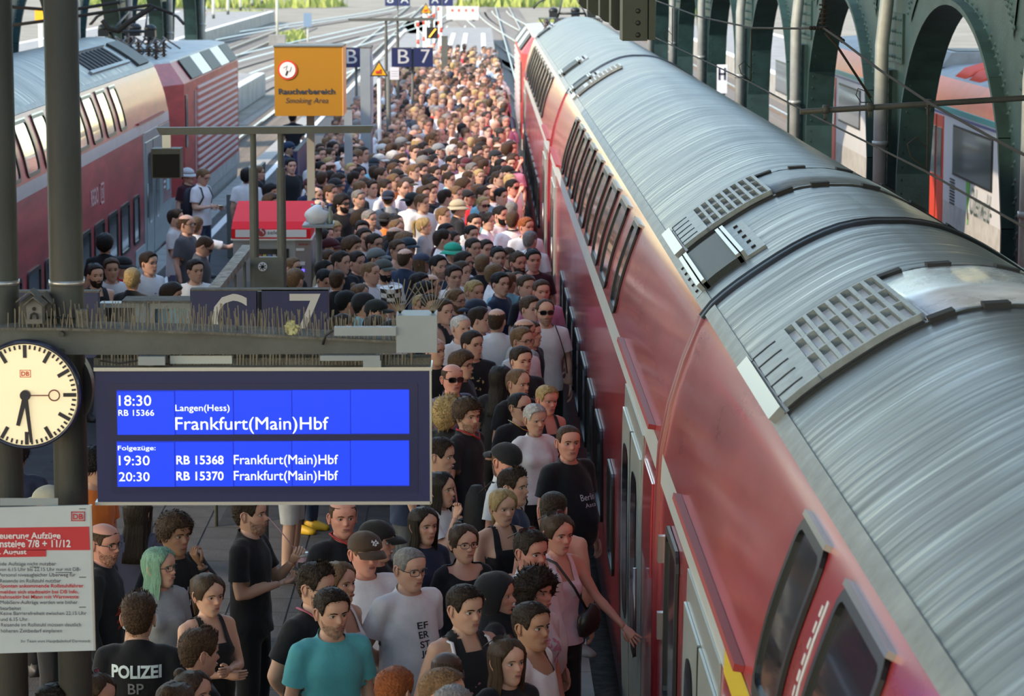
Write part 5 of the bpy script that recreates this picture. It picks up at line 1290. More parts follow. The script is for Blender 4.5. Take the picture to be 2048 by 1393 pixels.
def glasses_mesh(kind):
    key = 'G'+kind
    if key in HAIR_CACHE: return HAIR_CACHE[key]
    mb = MB(); w2, h2 = (.026, .017) if kind == 'e' else (.029, .020)
    for s_ in (-1, 1):
        n = 14; pts = []
        for i in range(n+1):
            a = 2*PI*i/n; cx, sz = math.cos(a), math.sin(a); x = s_*.033+w2*math.copysign(abs(cx)**.6, cx); z = .123+h2*math.copysign(abs(sz)**.6, sz)
            pts.append((x, -.1005+.010*abs(x)/.06+ (abs(x)/.06)**2*.006, z))
        mb.tube(pts, .0016 if kind == 'e' else .0024, 5, 0, cap=False)
        if kind != 'e': mb.add(pts[:-1], [tuple(range(n))], 1)
        mb.tube([(s_*(.033+w2), -.088, .128), (s_*.076, -.05, .128), (s_*.080, .005, .130)], .0018 if kind == 'e' else .003, 5)
    mb.tube([(-.008, -.104, .127), (0, -.107, .129), (.008, -.104, .127)], .0018, 5)
    me = mb.mesh('glasses'); me.materials.append(M_frame); me.materials.append(M_lens); HAIR_CACHE[key] = me; return me
def hat_mesh(kind):
    key = 'H'+kind
    if key in HAIR_CACHE: return HAIR_CACHE[key]
    mb = MB()
    base = interp_f((0, .160), (60, .150), (110, .125), (180, .105))
    if kind in 'Kk':
        hair_shell(mb, base, interp_f((0, .018), (180, .014)), 32, 9, lump=.04, topT=.014)
        V = []; n = 12
        for h in (0, -.004):
            for k in range(n+1):
                dg = -58+116*k/n; th = R(dg); p = Vector(hsurf(th, .162))
                for q in (0, .5, 1):
                    d = q*.075*math.cos(th)**.7; V.append((p.x*1.22, p.y*1.17-d, .164-.022*q*q-.012*(abs(dg)/58)**2+h))
        m = 3; N = (n+1)*3; F = []
        for o in (0, N): F += [(o+k*m+j, o+(k+1)*m+j, o+(k+1)*m+j+1, o+k*m+j+1) for k in range(n) for j in range(2)]
        F += [(k*m+2, (k+1)*m+2, N+(k+1)*m+2, N+k*m+2) for k in range(n)]
        mb.add(V, F, 0, True)
        if kind == 'k':
            mb.xform(Matrix.Rotation(PI, 4, 'Z')); mb.xform(Matrix.Translation((0, .004, .0)))
    elif kind == 'H':
        hair_shell(mb, lambda d: .150, lambda d: .016, 32, 8, lump=.05, topT=.012)
        n = 32; V = []
        for k in range(n):
            th = 2*PI*k/n; p = Vector(hsurf(th, .152)); d = Vector((p.x, p.y, 0)).normalized()
            w_ = .004*math.sin(3*th)
            V += [p+d*.013+V3(0, 0, .003), p+d*.038+V3(0, 0, -.018+w_), p+d*.062+V3(0, 0, -.034+w_), p+d*.060+V3(0, 0, -.040+w_), p+d*.012+V3(0, 0, -.004)]
        mb.add(V, [(k*5+j, k*5+(j+1) % 5, ((k+1) % n)*5+(j+1) % 5, ((k+1) % n)*5+j) for k in range(n) for j in range(5)], 0, True)
    elif kind == 'T':      # tall checked felt hat
        n = 32; rows = [(.155, 1.14), (.20, 1.14), (.245, 1.16), (.29, 1.22), (.292, 1.0), (.288, .2)]; V = []
        for z, s_ in rows:
            for k in range(n): p = hsurf(2*PI*k/n, .16); V.append((p[0]*s_, p[1]*s_, z+.012*math.sin(2*PI*k/n)))
        F = []; mi = []
        for j in range(5):
            for k in range(n): mb_i = ((k//4)+j) % 2; F.append(((j*n+k, j*n+(k+1) % n, (j+1)*n+(k+1) % n, (j+1)*n+k), mb_i))
        o = len(mb.v); mb.v += V
        for f, i in F: mb.f.append(tuple(o+q for q in f)); mb.mi.append(i if f[0]//n < 3 else 0); mb.sm.append(False)
        V = []
        for k in range(n):
            p = Vector(hsurf(2*PI*k/n, .155)); d = Vector((p.x, p.y, 0)).normalized(); V += [p+d*.008, p+d*.05+V3(0, 0, -.008), p+d*.05+V3(0, 0, -.016), p+d*.008+V3(0, 0, -.01)]
        mb.add(V, [(k*4+j, k*4+(j+1) % 4, ((k+1) % n)*4+(j+1) % 4, ((k+1) % n)*4+j) for k in range(n) for j in range(4)], 1, True)
    elif kind == 'J':      # headscarf covering hair and shoulders
        hair_shell(mb, interp_f((0, .192), (35, .18), (55, .13), (68, .06), (75, .02), (180, .0)), lambda d: .022, 36, 12, lump=.12, topT=.022)
        V = []; n = 28
        for (z, s_, yo) in ((.06, 1.18, 0), (.03, 1.12, .004), (-.01, 1.2, .008), (-.06, 1.75, .01), (-.10, 2.5, .01), (-.15, 2.9, .01)):
            for k in range(n):
                th = 2*PI*k/n; p = hsurf(th, .05); fr = max(0, math.cos(th)); q = .01*math.sin(5*th+z*60)
                V.append((p[0]*s_+q*math.sin(th), p[1]*(s_ if s_ < 1.3 else 1+(s_-1)*.55)+yo-q*math.cos(th), z-(.035*fr if z > .0 else 0)))
        mb.add(V, [(j*n+k, j*n+(k+1) % n, (j+1)*n+(k+1) % n, (j+1)*n+k) for j in range(5) for k in range(n)], 0, True)
    me = mb.mesh('hat_'+kind); me.materials.append(M_clo)
    if kind == 'T': me.materials.append(mat('hat_black', (.02, .02, .022), .8))
    HAIR_CACHE[key] = me; return me

# ---------- hands (right hand along -z, palm towards the body; mirrored for the left)
def hand_geo(mb, M, curl=.5, side=1, mi=0, spread=.0, n=6, point=False):
    i0 = len(mb.v)
    mb.tube([(0, 0, .02), (0, 0, -.01), (0, 0, -.045), (0, 0, -.085), (0, 0, -.095)], [.022, .026, .036, .038, .030], 10, mi, flat=.42, up=(1, 0, 0))
    L_ = [.070, .078, .073, .057]
    for f in range(4):
        y0 = -.027+f*.018; c = curl if not (point and f == 0) else .03; a = 0; p = Vector((0, y0, -.088)); pts = [Vector((0, y0*.8, -.06)), p.copy()]
        for q in (.45, .30, .25):
            a += c*(.9 if q == .45 else 1.1); d = Vector((side*math.sin(a)*1.0, (spread*(f-1.5))*.3, -math.cos(a))).normalized(); p = p+d*L_[f]*q; pts.append(p.copy())
        mb.tube(pts, [.0085, .009, .0085, .0078, .006], n, mi)
    pts = [Vector((side*.004, -.022, -.02)), Vector((side*.012, -.040, -.045)), Vector((side*.022, -.050, -.072)), Vector((side*(.03+.01*curl), -.048+.012*curl, -.095))]
    mb.tube(pts, [.013, .0125, .0105, .008], n, mi)
    mb.xform(M, i0)

# ---------- bodies
POSES = {   # elbow, wrist for person's right (x<0) and left (x>0); body faces -y
 'stand': [((-.235, .03, 1.13), (-.245, -.04, .87)), ((.235, .03, 1.13), (.245, -.04, .87))],
 'cross': [((-.235, -.03, 1.13), (-.0, -.195, 1.13)), ((.235, -.03, 1.13), (.0, -.235, 1.17))],
 'pocket': [((-.26, .06, 1.14), (-.20, -.05, .93)), ((.235, .03, 1.13), (.245, -.04, .87))],
 'phone': [((-.225, .0, 1.12), (-.11, -.26, 1.15)), ((.225, .0, 1.12), (.07, -.27, 1.13))],
 'chin': [((-.27, .02, 1.15), (-.20, -.03, .95)), ((.23, -.17, 1.19), (.07, -.17, 1.43))],
 'chinr': [((-.23, -.17, 1.19), (-.07, -.17, 1.43)), ((.235, .03, 1.13), (.245, -.04, .87))],
 'out': [((-.235, .03, 1.13), (-.245, -.04, .87)), ((.27, -.06, 1.17), (.33, -.28, 1.04))],
 'outr': [((-.235, .03, 1.13), (-.245, -.04, .87)), ((.30, -.05, 1.17), (.42, -.20, .98))],
 'point': [((-.235, .03, 1.13), (-.245, -.04, .87)), ((.42, -.06, 1.36), (.66, -.12, 1.50))],
 'pointr': [((-.42, -.10, 1.33), (-.64, -.20, 1.42)), ((.235, .03, 1.13), (.245, -.04, .87))],
 'cup': [((-.225, .0, 1.12), (-.10, -.24, 1.10)), ((.235, .03, 1.13), (.245, -.04, .87))],
 'drink': [((-.22, .0, 1.12), (.0, -.20, 1.17)), ((.225, -.10, 1.14), (.08, -.26, 1.30))],
 'back': [((-.25, .10, 1.14), (-.06, .16, .98)), ((.25, .10, 1.14), (.06, .17, .96))],
 'face': [((-.25, -.16, 1.30), (-.075, -.19, 1.56)), ((.235, .03, 1.13), (.245, -.04, .87))],
 'hip': [((-.36, .06, 1.20), (-.20, -.04, 1.0)), ((.235, .03, 1.13), (.245, -.04, .87))],
}
TMP = []
def remesh(mb, vox, smooth=3, name='body'):
    me = mb.mesh(name); bm = bmesh.new(); bm.from_mesh(me); bmesh.ops.recalc_face_normals(bm, faces=bm.faces); bm.to_mesh(me); bm.free()
    o = bpy.data.objects.new('tmp', me); COL.objects.link(o)
    m = o.modifiers.new('r', 'REMESH'); m.mode = 'VOXEL'; m.voxel_size = vox; m.use_smooth_shade = True
    s_ = o.modifiers.new('s', 'SMOOTH'); s_.factor = .5; s_.iterations = smooth
    dg = bpy.context.evaluated_depsgraph_get(); out = bpy.data.meshes.new_from_object(o.evaluated_get(dg))
    bpy.data.objects.remove(o); bpy.data.meshes.remove(me)
    return out
def torso(mb, rows):
    """rows: (z, rx, ry, y)"""
    n = 24; V = []
    for (z, rx, ry, yo) in rows:
        for k in range(n):
            a = 2*PI*k/n; c, s_ = math.cos(a), math.sin(a); V.append((rx*math.copysign(abs(c)**.85, c), yo+ry*math.copysign(abs(s_)**.9, s_), z))
    m = len(rows); F = [(j*n+k, j*n+(k+1) % n, (j+1)*n+(k+1) % n, (j+1)*n+k) for j in range(m-1) for k in range(n)]
    F += [tuple(range(n))[::-1], tuple((m-1)*n+k for k in range(n))]; mb.add(V, F, 0, True)
def build_body(fem, bulk, pose, lod, yaw, pitch, bare=False):
    """one continuous skin surface: trunk, neck, limbs, head, fingers"""
    sw = .160 if fem else .180; g = bulk; lean = 0
    mb = MB()
    if fem: rows = [(.80, .10, .09, 0), (.86, .165, .115, 0), (.93, .17+.02*g, .12+.02*g, 0), (1.06, .125+.03*g, .095+.03*g, 0), (1.18, .132+.02*g, .10+.02*g, -.005), (1.27, .145, .11, -.01), (1.35, .142, .10, 0), (1.42, .12, .075, .005), (1.455, .075, .06, .01), (1.48, .05, .052, .008)]
    else: rows = [(.80, .10, .09, 0), (.86, .16, .115, 0), (.93, .165+.02*g, .12+.03*g, -.01*g), (1.06, .148+.045*g, .105+.075*g, -.04*g), (1.18, .158+.03*g, .112+.05*g, -.02*g), (1.28, .172, .12+.015*g, -.005), (1.36, .172, .112, 0), (1.42, .145, .085, .008), (1.46, .085, .068, .012), (1.485, .062, .06, .008)]
    torso(mb, rows)
    mb.tube([(0, .010, 1.42), (0, .006, 1.49), (0, .0, 1.555)], [.066 if not fem else .054, .056+.008*g if not fem else .046, .053 if not fem else .045], 14)
    if fem:
        for s_ in (-1, 1): mb.sphere((s_*.068, -.085, 1.265), (.062, .058, .06), 14, 10)
    k_ = .88 if fem else 1.0+.12*g
    for s_, (e, w_) in zip((-1, 1), POSES[pose]):
        e = Vector(e); w_ = Vector(w_)
        if fem: e.x *= .92; w_.x *= .94
        sh = Vector((s_*sw, .008, 1.395)); nk = Vector((s_*.07, .012, 1.42))
        mb.tube([nk, Vector((s_*sw*.72, .01, 1.415)), sh], [.045, .052, .05*k_], 12)
        mb.sphere(tuple(sh), (.056*k_, .056*k_, .06*k_), 12, 8)
        mb.tube([sh, sh.lerp(e, .35), sh.lerp(e, .8), e, e.lerp(w_, .25), e.lerp(w_, .7), w_], [x*k_ for x in (.050, .049, .041, .038, .041, .031, .0255)], 12)
        if lod < 2: pass
        hp = Vector((s_*.088, .0, .88)); kn = Vector((s_*.105, -.015, .49)); an = Vector((s_*.11, .025, .09))
        mb.tube([hp, hp.lerp(kn, .4), kn, kn.lerp(an, .3), an], [.088, .076, .056, .056, .036], 12)
        mb.tube([an+V3(0, .03, -.03), an+V3(0, -.03, -.045), an+V3(0, -.13, -.06)], [.034, .036, .028], 8)
    vox = .0155 if lod == 2 else (.03 if lod == 1 else .034)
    me = remesh(mb, vox, 3 if lod == 2 else 1)
    # join head and hands
    hb = MB(); 
    if lod == 2: head_parts(hb, 52, 40, fem, True)
    else: head_parts(hb, 24, 18, fem, False)
    HM = head_matrix(yaw, pitch); hb.xform(HM)
    for s_, (e, w_) in zip((-1, 1), POSES[pose]):
        e = Vector(e); w_ = Vector(w_)
        if fem: e.x *= .92; w_.x *= .94
        d = (w_-e).normalized(); z = -d; yv = Vector((0, 1, 0)) if abs(d.y) < .8 else Vector((0, 0, 1))
        if pose in ('outr',) and s_ == 1: yv = Vector((.3, .1, 1))
        if pose in ('cross', 'back'): yv = Vector((0, 0, -1))
        x = yv.cross(z).normalized(); yv = z.cross(x)
        M = Matrix((x, yv, z)).transposed().to_4x4(); M.translation = w_
        sc = 1.0 if not fem else .9
        curl = {'outr': .12, 'point': .9, 'pointr': .9, 'phone': .8, 'drink': .75, 'cup': .75, 'cross': .3, 'chin': .9, 'chinr': .9, 'face': .6}.get(pose, .35)
        hand_geo(hb, M @ Matrix.Scale(sc, 4), curl if ((s_ == 1 or pose not in ('outr', 'point')) and not (s_ == 1 and pose == 'pointr')) else .35, -s_, 0, n=6 if lod == 2 else 4, point=(pose == 'point' and s_ == 1) or (pose == 'pointr' and s_ == -1), spread=.6 if pose == 'outr' else 0)
    nb = len(me.vertices); hm = hb.mesh('h')
    bm = bmesh.new(); bm.from_mesh(me)
    for f in bm.faces: f.material_index = 0; f.smooth = True
    bm.from_mesh(hm); bm.faces.ensure_lookup_table()
    bmesh.ops.recalc_face_normals(bm, faces=bm.faces)
    me.materials.clear()
    for m_ in (M_skin, M_eye, M_iris, M_lip): me.materials.append(m_)
    bm.to_mesh(me); bm.free(); bpy.data.meshes.remove(hm)
    # warm tint on cheeks, nose, ears, knuckles
    ca = me.color_attributes.new('tint', 'FLOAT_COLOR', 'POINT'); n = len(me.vertices)
    co = np.empty(n*3); me.vertices.foreach_get('co', co); co = co.reshape(-1, 3)
    HI = np.array(HM.inverted()); lc = co @ HI[:3, :3].T+HI[:3, 3]
    t = np.ones((n, 4))
    r_ = np.exp(-((np.abs(lc[:, 0])-.04)/.02)**2-((lc[:, 2]-.10)/.022)**2)*(lc[:, 1] < 0)+.8*np.exp(-(lc[:, 0]/.016)**2-((lc[:, 2]-.095)/.014)**2)*(lc[:, 1] < -.08)+.7*(np.abs(lc[:, 0]) > .0775)*(lc[:, 2] > .07)*(lc[:, 2] < .16)
    r_ = np.clip(r_, 0, 1)*(np.arange(n) >= 0)
    t[:, 1] -= .16*r_; t[:, 2] -= .18*r_
    ca.data.foreach_set('color', t.astype(np.float32).ravel())
    return me
def head_matrix(yaw, pitch):
    return Matrix.Translation((0, .004, 1.53)) @ Matrix.Rotation(yaw, 4, 'Z') @ Matrix.Rotation(pitch, 4, 'X') @ Matrix.Translation((0, -.012, -.048)) @ Matrix.Scale(1.08, 4)
def cut_faces(me, fn):
    bm = bmesh.new(); bm.from_mesh(me); fn(bm); bm.to_mesh(me); bm.free(); return me
def trim(bm, sel, co, no):
    """cut the faces chosen by sel with a clean plane and drop what lies beyond it"""
    fs = [f for f in bm.faces if sel(f.calc_center_median())]
    geom = list({v for f in fs for v in f.verts})+list({e for f in fs for e in f.edges})+fs
    bmesh.ops.bisect_plane(bm, geom=geom, plane_co=co, plane_no=no, dist=1e-5)
    kill = [f for f in bm.faces if sel(f.calc_center_median()) and (f.calc_center_median()-co).dot(no) > 1e-5]
    bmesh.ops.delete(bm, geom=kill, context='FACES')
def folds(me, amp, seed, lo=.84, hi=1.42):
    n = len(me.vertices); co = np.empty(n*3); me.vertices.foreach_get('co', co); co = co.reshape(-1, 3); no = np.empty(n*3); me.vertices.foreach_get('normal', no); no = no.reshape(-1, 3)
    x, y, z = co.T; s_ = seed
    q = np.sin(z*38+np.sin(x*17+s_)*1.6+y*9)*np.clip((1.15-z)/.2, 0, 1)*.8+np.sin(x*45+z*14+np.sin(z*21+s_)*1.5)*.45+np.sin((x+z)*30+s_)*np.sin(y*26+s_)*.5
    co += no*(q*amp)[:, None]; me.vertices.foreach_set('co', co.astype(np.float32).ravel()); me.update()
def build_top(fem, bulk, pose, lod, kind):
    """t-shirt 't', tank 'a', polo/open-neck 'v', long sleeve 'L'"""
    g = bulk; sw = .160 if fem else .180; mb = MB(); i = .012
    if fem: rows = [(.80, .16, .14, 0), (.88, .190, .142, 0), (.95, .178, .135, 0), (1.02, .158+.03*g, .118+.03*g, 0), (1.10, .143+.03*g, .112+.03*g, 0), (1.2, .15+.02*g, .118+.02*g, -.008), (1.27, .16, .128, -.014), (1.35, .157, .113, 0), (1.42, .13, .088, .005), (1.45, .088, .072, .01), (1.48, .062, .060, .01), (1.51, .056, .055, .01)]
    else: rows = [(.78, .165, .13, 0), (.86, .184+.02*g, .136+.04*g, -.01*g), (.96, .178+.035*g, .13+.075*g, -.035*g), (1.06, .164+.05*g, .123+.085*g, -.04*g), (1.18, .166+.035*g, .125+.06*g, -.02*g), (1.28, .175+.01*g, .130+.02*g, -.005), (1.36, .176, .122, 0), (1.42, .15, .097, .008), (1.455, .100, .082, .012), (1.485, .073, .070, .010), (1.52, .066, .064, .008)]
    torso(mb, rows)
    k_ = .88 if fem else 1.0+.12*g; ends = []
    if fem:
        for s_ in (-1, 1): mb.sphere((s_*.066, -.088, 1.265), (.072, .062, .068), 14, 10)
    for s_, (e, w_) in zip((-1, 1), POSES[pose]):
        e = Vector(e); w_ = Vector(w_)
        if fem: e.x *= .92; w_.x *= .94
        sh = Vector((s_*sw, .008, 1.395)); nk = Vector((s_*.07, .012, 1.42))
        mb.tube([nk, Vector((s_*sw*.72, .01, 1.418)), sh], [.054, .062, .062*k_], 12)
        if kind == 'a': continue
        mb.sphere(tuple(sh), (.068*k_, .070*k_, .070*k_), 12, 8)
        if kind == 'L': mb.tube([sh, sh.lerp(e, .5), e, e.lerp(w_, .5), e.lerp(w_, 1.06)], [.066*k_, .062*k_, .054*k_, .047*k_, .040], 12); ends.append((e.lerp(w_, .97), (w_-e).normalized(), e, s_))
        else: mb.tube([sh, sh.lerp(e, .35), sh.lerp(e, .78)], [.066*k_, .068*k_, .072*k_], 12); ends.append((sh.lerp(e, .66), (e-sh).normalized(), sh, s_))
    me = remesh(mb, .017 if lod == 2 else .032, 3 if lod == 2 else 1, 'top')
    zn = {'t': 1.488, 'v': 1.480, 'a': 1.34, 'L': 1.49}[kind]
    def fn(bm):
        trim(bm, lambda c: c.z < 1.05 and abs(c.x) < .225, V3(0, 0, .845 if not fem else .895), V3(0, 0, -1))
        if kind == 'a':
            for xx in (-.058, .058): bmesh.ops.bisect_plane(bm, geom=bm.verts[:]+bm.edges[:]+bm.faces[:], plane_co=V3(xx, 0, 0), plane_no=V3(1, 0, 0), dist=1e-5)
            trim(bm, lambda c: c.z > 1.2 and abs(c.x) < .058, V3(0, 0, 1.33 if fem else 1.40), V3(0, -.1, 1).normalized()); trim(bm, lambda c: c.z > 1.2 and abs(c.x) < .07, V3(0, 0, 1.46), V3(0, 0, 1))
        else: trim(bm, lambda c: c.z > 1.36 and abs(c.x) < .125, V3(0, .01, zn), V3(0, -.42 if kind != 'v' else -.95, 1).normalized())
        for (p, d, s0, s_) in ends:
            trim(bm, lambda c: (c-s0).dot(d) > ((p-s0).length*.6) and (c-s0-d*(c-s0).dot(d)).length < .10 and c.x*s_ > .10 and (c.x/.196)**2+(c.y/.15)**2 > 1, p, d)
        if kind == 'a':
            for s_ in (-1, 1): trim(bm, lambda c: c.z > 1.26 and c.x*s_ > .06, V3(s_*(.100 if fem else .128), 0, 1.40), V3(s_, 0, .10).normalized())
    cut_faces(me, fn)
    if lod == 2: folds(me, .0042, hash((pose, fem)) % 7 if False else len(pose)*1.3)
    for p in me.polygons: p.use_smooth = True
    me.materials.clear(); me.materials.append(M_clo); return me
def build_legs(fem, lod, short):
    mb = MB(); torso(mb, [(.80, .13, .11, 0), (.86, .166, .12, 0), (.95, .164, .118, 0), (1.04, .150 if not fem else .13, .106, 0)])
    for s_ in (-1, 1):
        hp = Vector((s_*.088, .0, .88)); kn = Vector((s_*.105, -.015, .49)); an = Vector((s_*.11, .02, .07)); q = .9 if fem else 1.05
        mb.tube([hp, hp.lerp(kn, .4), kn, kn.lerp(an, .4), an], [.10, .09*q, .075*q, .070*q, .062*q], 12)
    me = remesh(mb, .022 if lod == 2 else .034, 2, 'legs')
    def fn(bm):
        trim(bm, lambda c: c.z > .9, V3(0, 0, 1.0), V3(0, 0, 1))
        trim(bm, lambda c: c.z < .7, V3(0, 0, .50 if short else .075), V3(0, 0, -1))
    cut_faces(me, fn)
    for p in me.polygons: p.use_smooth = True
    me.materials.clear(); me.materials.append(M_clo); return me
def build_shoe(s_):
    mb = MB(); x = s_*.11
    V = []; rows = [(.075, .045, .105), (.07, .042, .06), (.02, .040, .10), (-.05, .046, .075), (-.12, .046, .055), (-.165, .034, .04)]
    for (y, w_, h) in rows: V += [(x-w_, y, 0.002), (x-w_*.95, y, h*.6), (x-w_*.5, y, h), (x+w_*.5, y, h), (x+w_*.95, y, h*.6), (x+w_, y, .002)]
    k = 6; F = [(j*k+i, j*k+(i+1) % k, (j+1)*k+(i+1) % k, (j+1)*k+i) for j in range(5) for i in range(k)]+[tuple(range(k))[::-1], tuple(5*k+i for i in range(k))]
    mb.add(V, F, 0, True); me = mb.mesh('shoe'); me.materials.append(M_shoe); return me
BODY = {}; TOP = {}; LEG = {}; SHOE = {}
def cached(d, key, fn):
    if key not in d: d[key] = fn()
    return d[key]
SKINS = {'': (.60, .36, .26), 'p': (.68, .46, .36), 't': (.42, .235, .15), 'r': (.64, .31, .23), 'k': (.07, .038, .024), 'b': (.30, .17, .105)}
HAIRC = {'k': (.011, .009, .008), 'd': (.028, .018, .012), 'b': (.065, .037, .020), 'l': (.17, .10, .05), 'y': (.42, .30, .13), 'g': (.20, .19, .18), 'w': (.55, .53, .50), 'r': (.30, .085, .025), 'G': (.22, .42, .30)}
CLO = {'W': (.74, .74, .76), 'K': (.014, .015, .018), 'N': (.022, .034, .07), 'G': (.30, .32, .34), 'g': (.085, .09, .10), 'R': (.60, .02, .03), 'B': (.22, .50, .62), 'T': (.10, .42, .47), 'P': (.55, .22, .34),
       'O': (.75, .20, .04), 'M': (.05, .012, .018), 'E': (.45, .38, .25), 'C': (.68, .70, .72), 'L': (.50, .50, .50), 'Y': (.6, .45, .05), 'D': (.03, .045, .09), 'V': (.10, .10, .16), 'S': (.70, .70, .72), 'e': (.02, .34, .24), 'U': (.75, .56, .62), 'n': None}
def setc(o, c): o.color = (c[0], c[1], c[2], 1)
def person(x, y, h, ang, o):
    """o: dict of traits; ang degrees: 0 faces the camera, 90 faces right in the picture"""
    fem = o.get('fem', 0); lod = o['lod']; yaw = R(o.get('hy', 0)); pitch = R(o.get('hp', 0)); pose = o.get('pose', 'stand'); bulk = o.get('bulk', 0)
    t = empty('person', (x, y, 0), R(ang)-yaw); t.scale = (h/1.735,)*3
    bk = (fem, bulk, pose, lod, round(yaw, 2), round(pitch, 2))
    def part(nm, me, col=None, M=None):
        ob = bpy.data.objects.new(nm, me); COL.objects.link(ob); ob.parent = t
        if col: setc(ob, col)
        if M is not None: ob.matrix_local = M
        return ob
    j = o.get('j', 1.0); sk = tuple(c*j for c in SKINS[o.get('skin', '')])
    part('body', cached(BODY, bk, lambda: build_body(*bk)), sk)
    HM = head_matrix(yaw, pitch)
    hs = o.get('hair', 's')
    if hs and o.get('hat') != 'J': hc = HAIRC[o.get('hc', 'b')]; part('hair', hair_mesh(hs if not (o.get('hat') and hs in 'mcsf') else 'z', lod == 2), tuple(c*j for c in hc), HM)
    if o.get('beard'):
        hc = HAIRC[o.get('hc', 'b')]; bc = tuple(c*.9 for c in hc) if o['beard'] == 'B' else tuple(.62*a+.38*b for a, b in zip(sk, hc)); part('beard', beard_mesh(o['beard'], lod == 2), bc, HM)
    for q in o.get('specs', ''):
        if q == 'o': part('sunglasses', glasses_mesh('E'), None, HM @ Matrix.Translation((0, .030, .082)) @ Matrix.Rotation(R(-38), 4, 'X'))
        else: part('sunglasses' if q == 'E' else 'glasses', glasses_mesh(q), None, HM)
    if o.get('hat'): part({'K': 'cap', 'k': 'cap', 'H': 'bucket_hat', 'T': 'felt_hat', 'J': 'headscarf'}[o['hat']], hat_mesh(o['hat']), o.get('hatc', CLO['K']), HM)
    kind = o.get('kind', 't'); top = None
    if o.get('top', 'K') != 'n':
        tk = (fem, bulk, pose, lod, kind); top = part('shirt', cached(TOP, tk, lambda: build_top(*tk)), tuple(c*min(1.15, j) for c in CLO[o.get('top', 'K')]))
    lc = o.get('leg', 'D'); sh = o.get('short', 0)
    part('trousers' if not sh else 'shorts', cached(LEG, (fem, lod, sh), lambda: build_legs(fem, lod, sh)), CLO[lc])
    for s_ in (-1, 1): part('shoe', cached(SHOE, s_, lambda: build_shoe(s_)), (.05, .05, .055) if lod < 2 or lc != 'D' else (.3, .3, .3))
    o['_root'] = t; o['_top'] = top; return t
def on_cloth(txts, root, top, col_m, face='front'):
    """lettering printed on a shirt: flat letters pressed onto the cloth surface. txts: (body, centre x, z of baseline, width, cap height, bold)"""
    bm = bmesh.new(); bm.from_mesh(top.data); bv = BVHTree.FromBMesh(bm); bm.free()
    sg = -1 if face == 'front' else 1
    for (body, cx, z, w_, hh, bo) in txts:
        me = text_mesh(body, bo) if isinstance(body, str) else body
        bm = bmesh.new(); bm.from_mesh(me)
        bmesh.ops.subdivide_edges(bm, edges=[e for e in bm.edges if e.calc_length() > .15], cuts=2); bmesh.ops.triangulate(bm, faces=bm.faces)
        xs = [v.co.x for v in bm.verts]; x0, x1 = min(xs), max(xs); ys = [v.co.y for v in bm.verts]; y0, y1 = min(ys), max(ys)
        for v in bm.verts:
            u = (v.co.x-x0)/(x1-x0)-.5; q = (v.co.y-y0)/(y1-y0)
            X = cx+u*w_*(-sg if face == 'front' else -1) if face != 'front' else cx+u*w_; Z = z+q*hh
            if face == 'back': X = cx-u*w_
            hit = bv.ray_cast(Vector((X, sg*.6, Z)), Vector((0, -sg, 0)))
            Y = (hit[0].y if hit[0] else sg*.14)+sg*.005
            v.co = Vector((X, Y, Z))
        bmesh.ops.recalc_face_normals(bm, faces=bm.faces)
        bm.to_mesh(me); bm.free(); me.materials.clear(); me.materials.append(col_m)
        ob = bpy.data.objects.new('print', me); COL.objects.link(ob); ob.parent = top
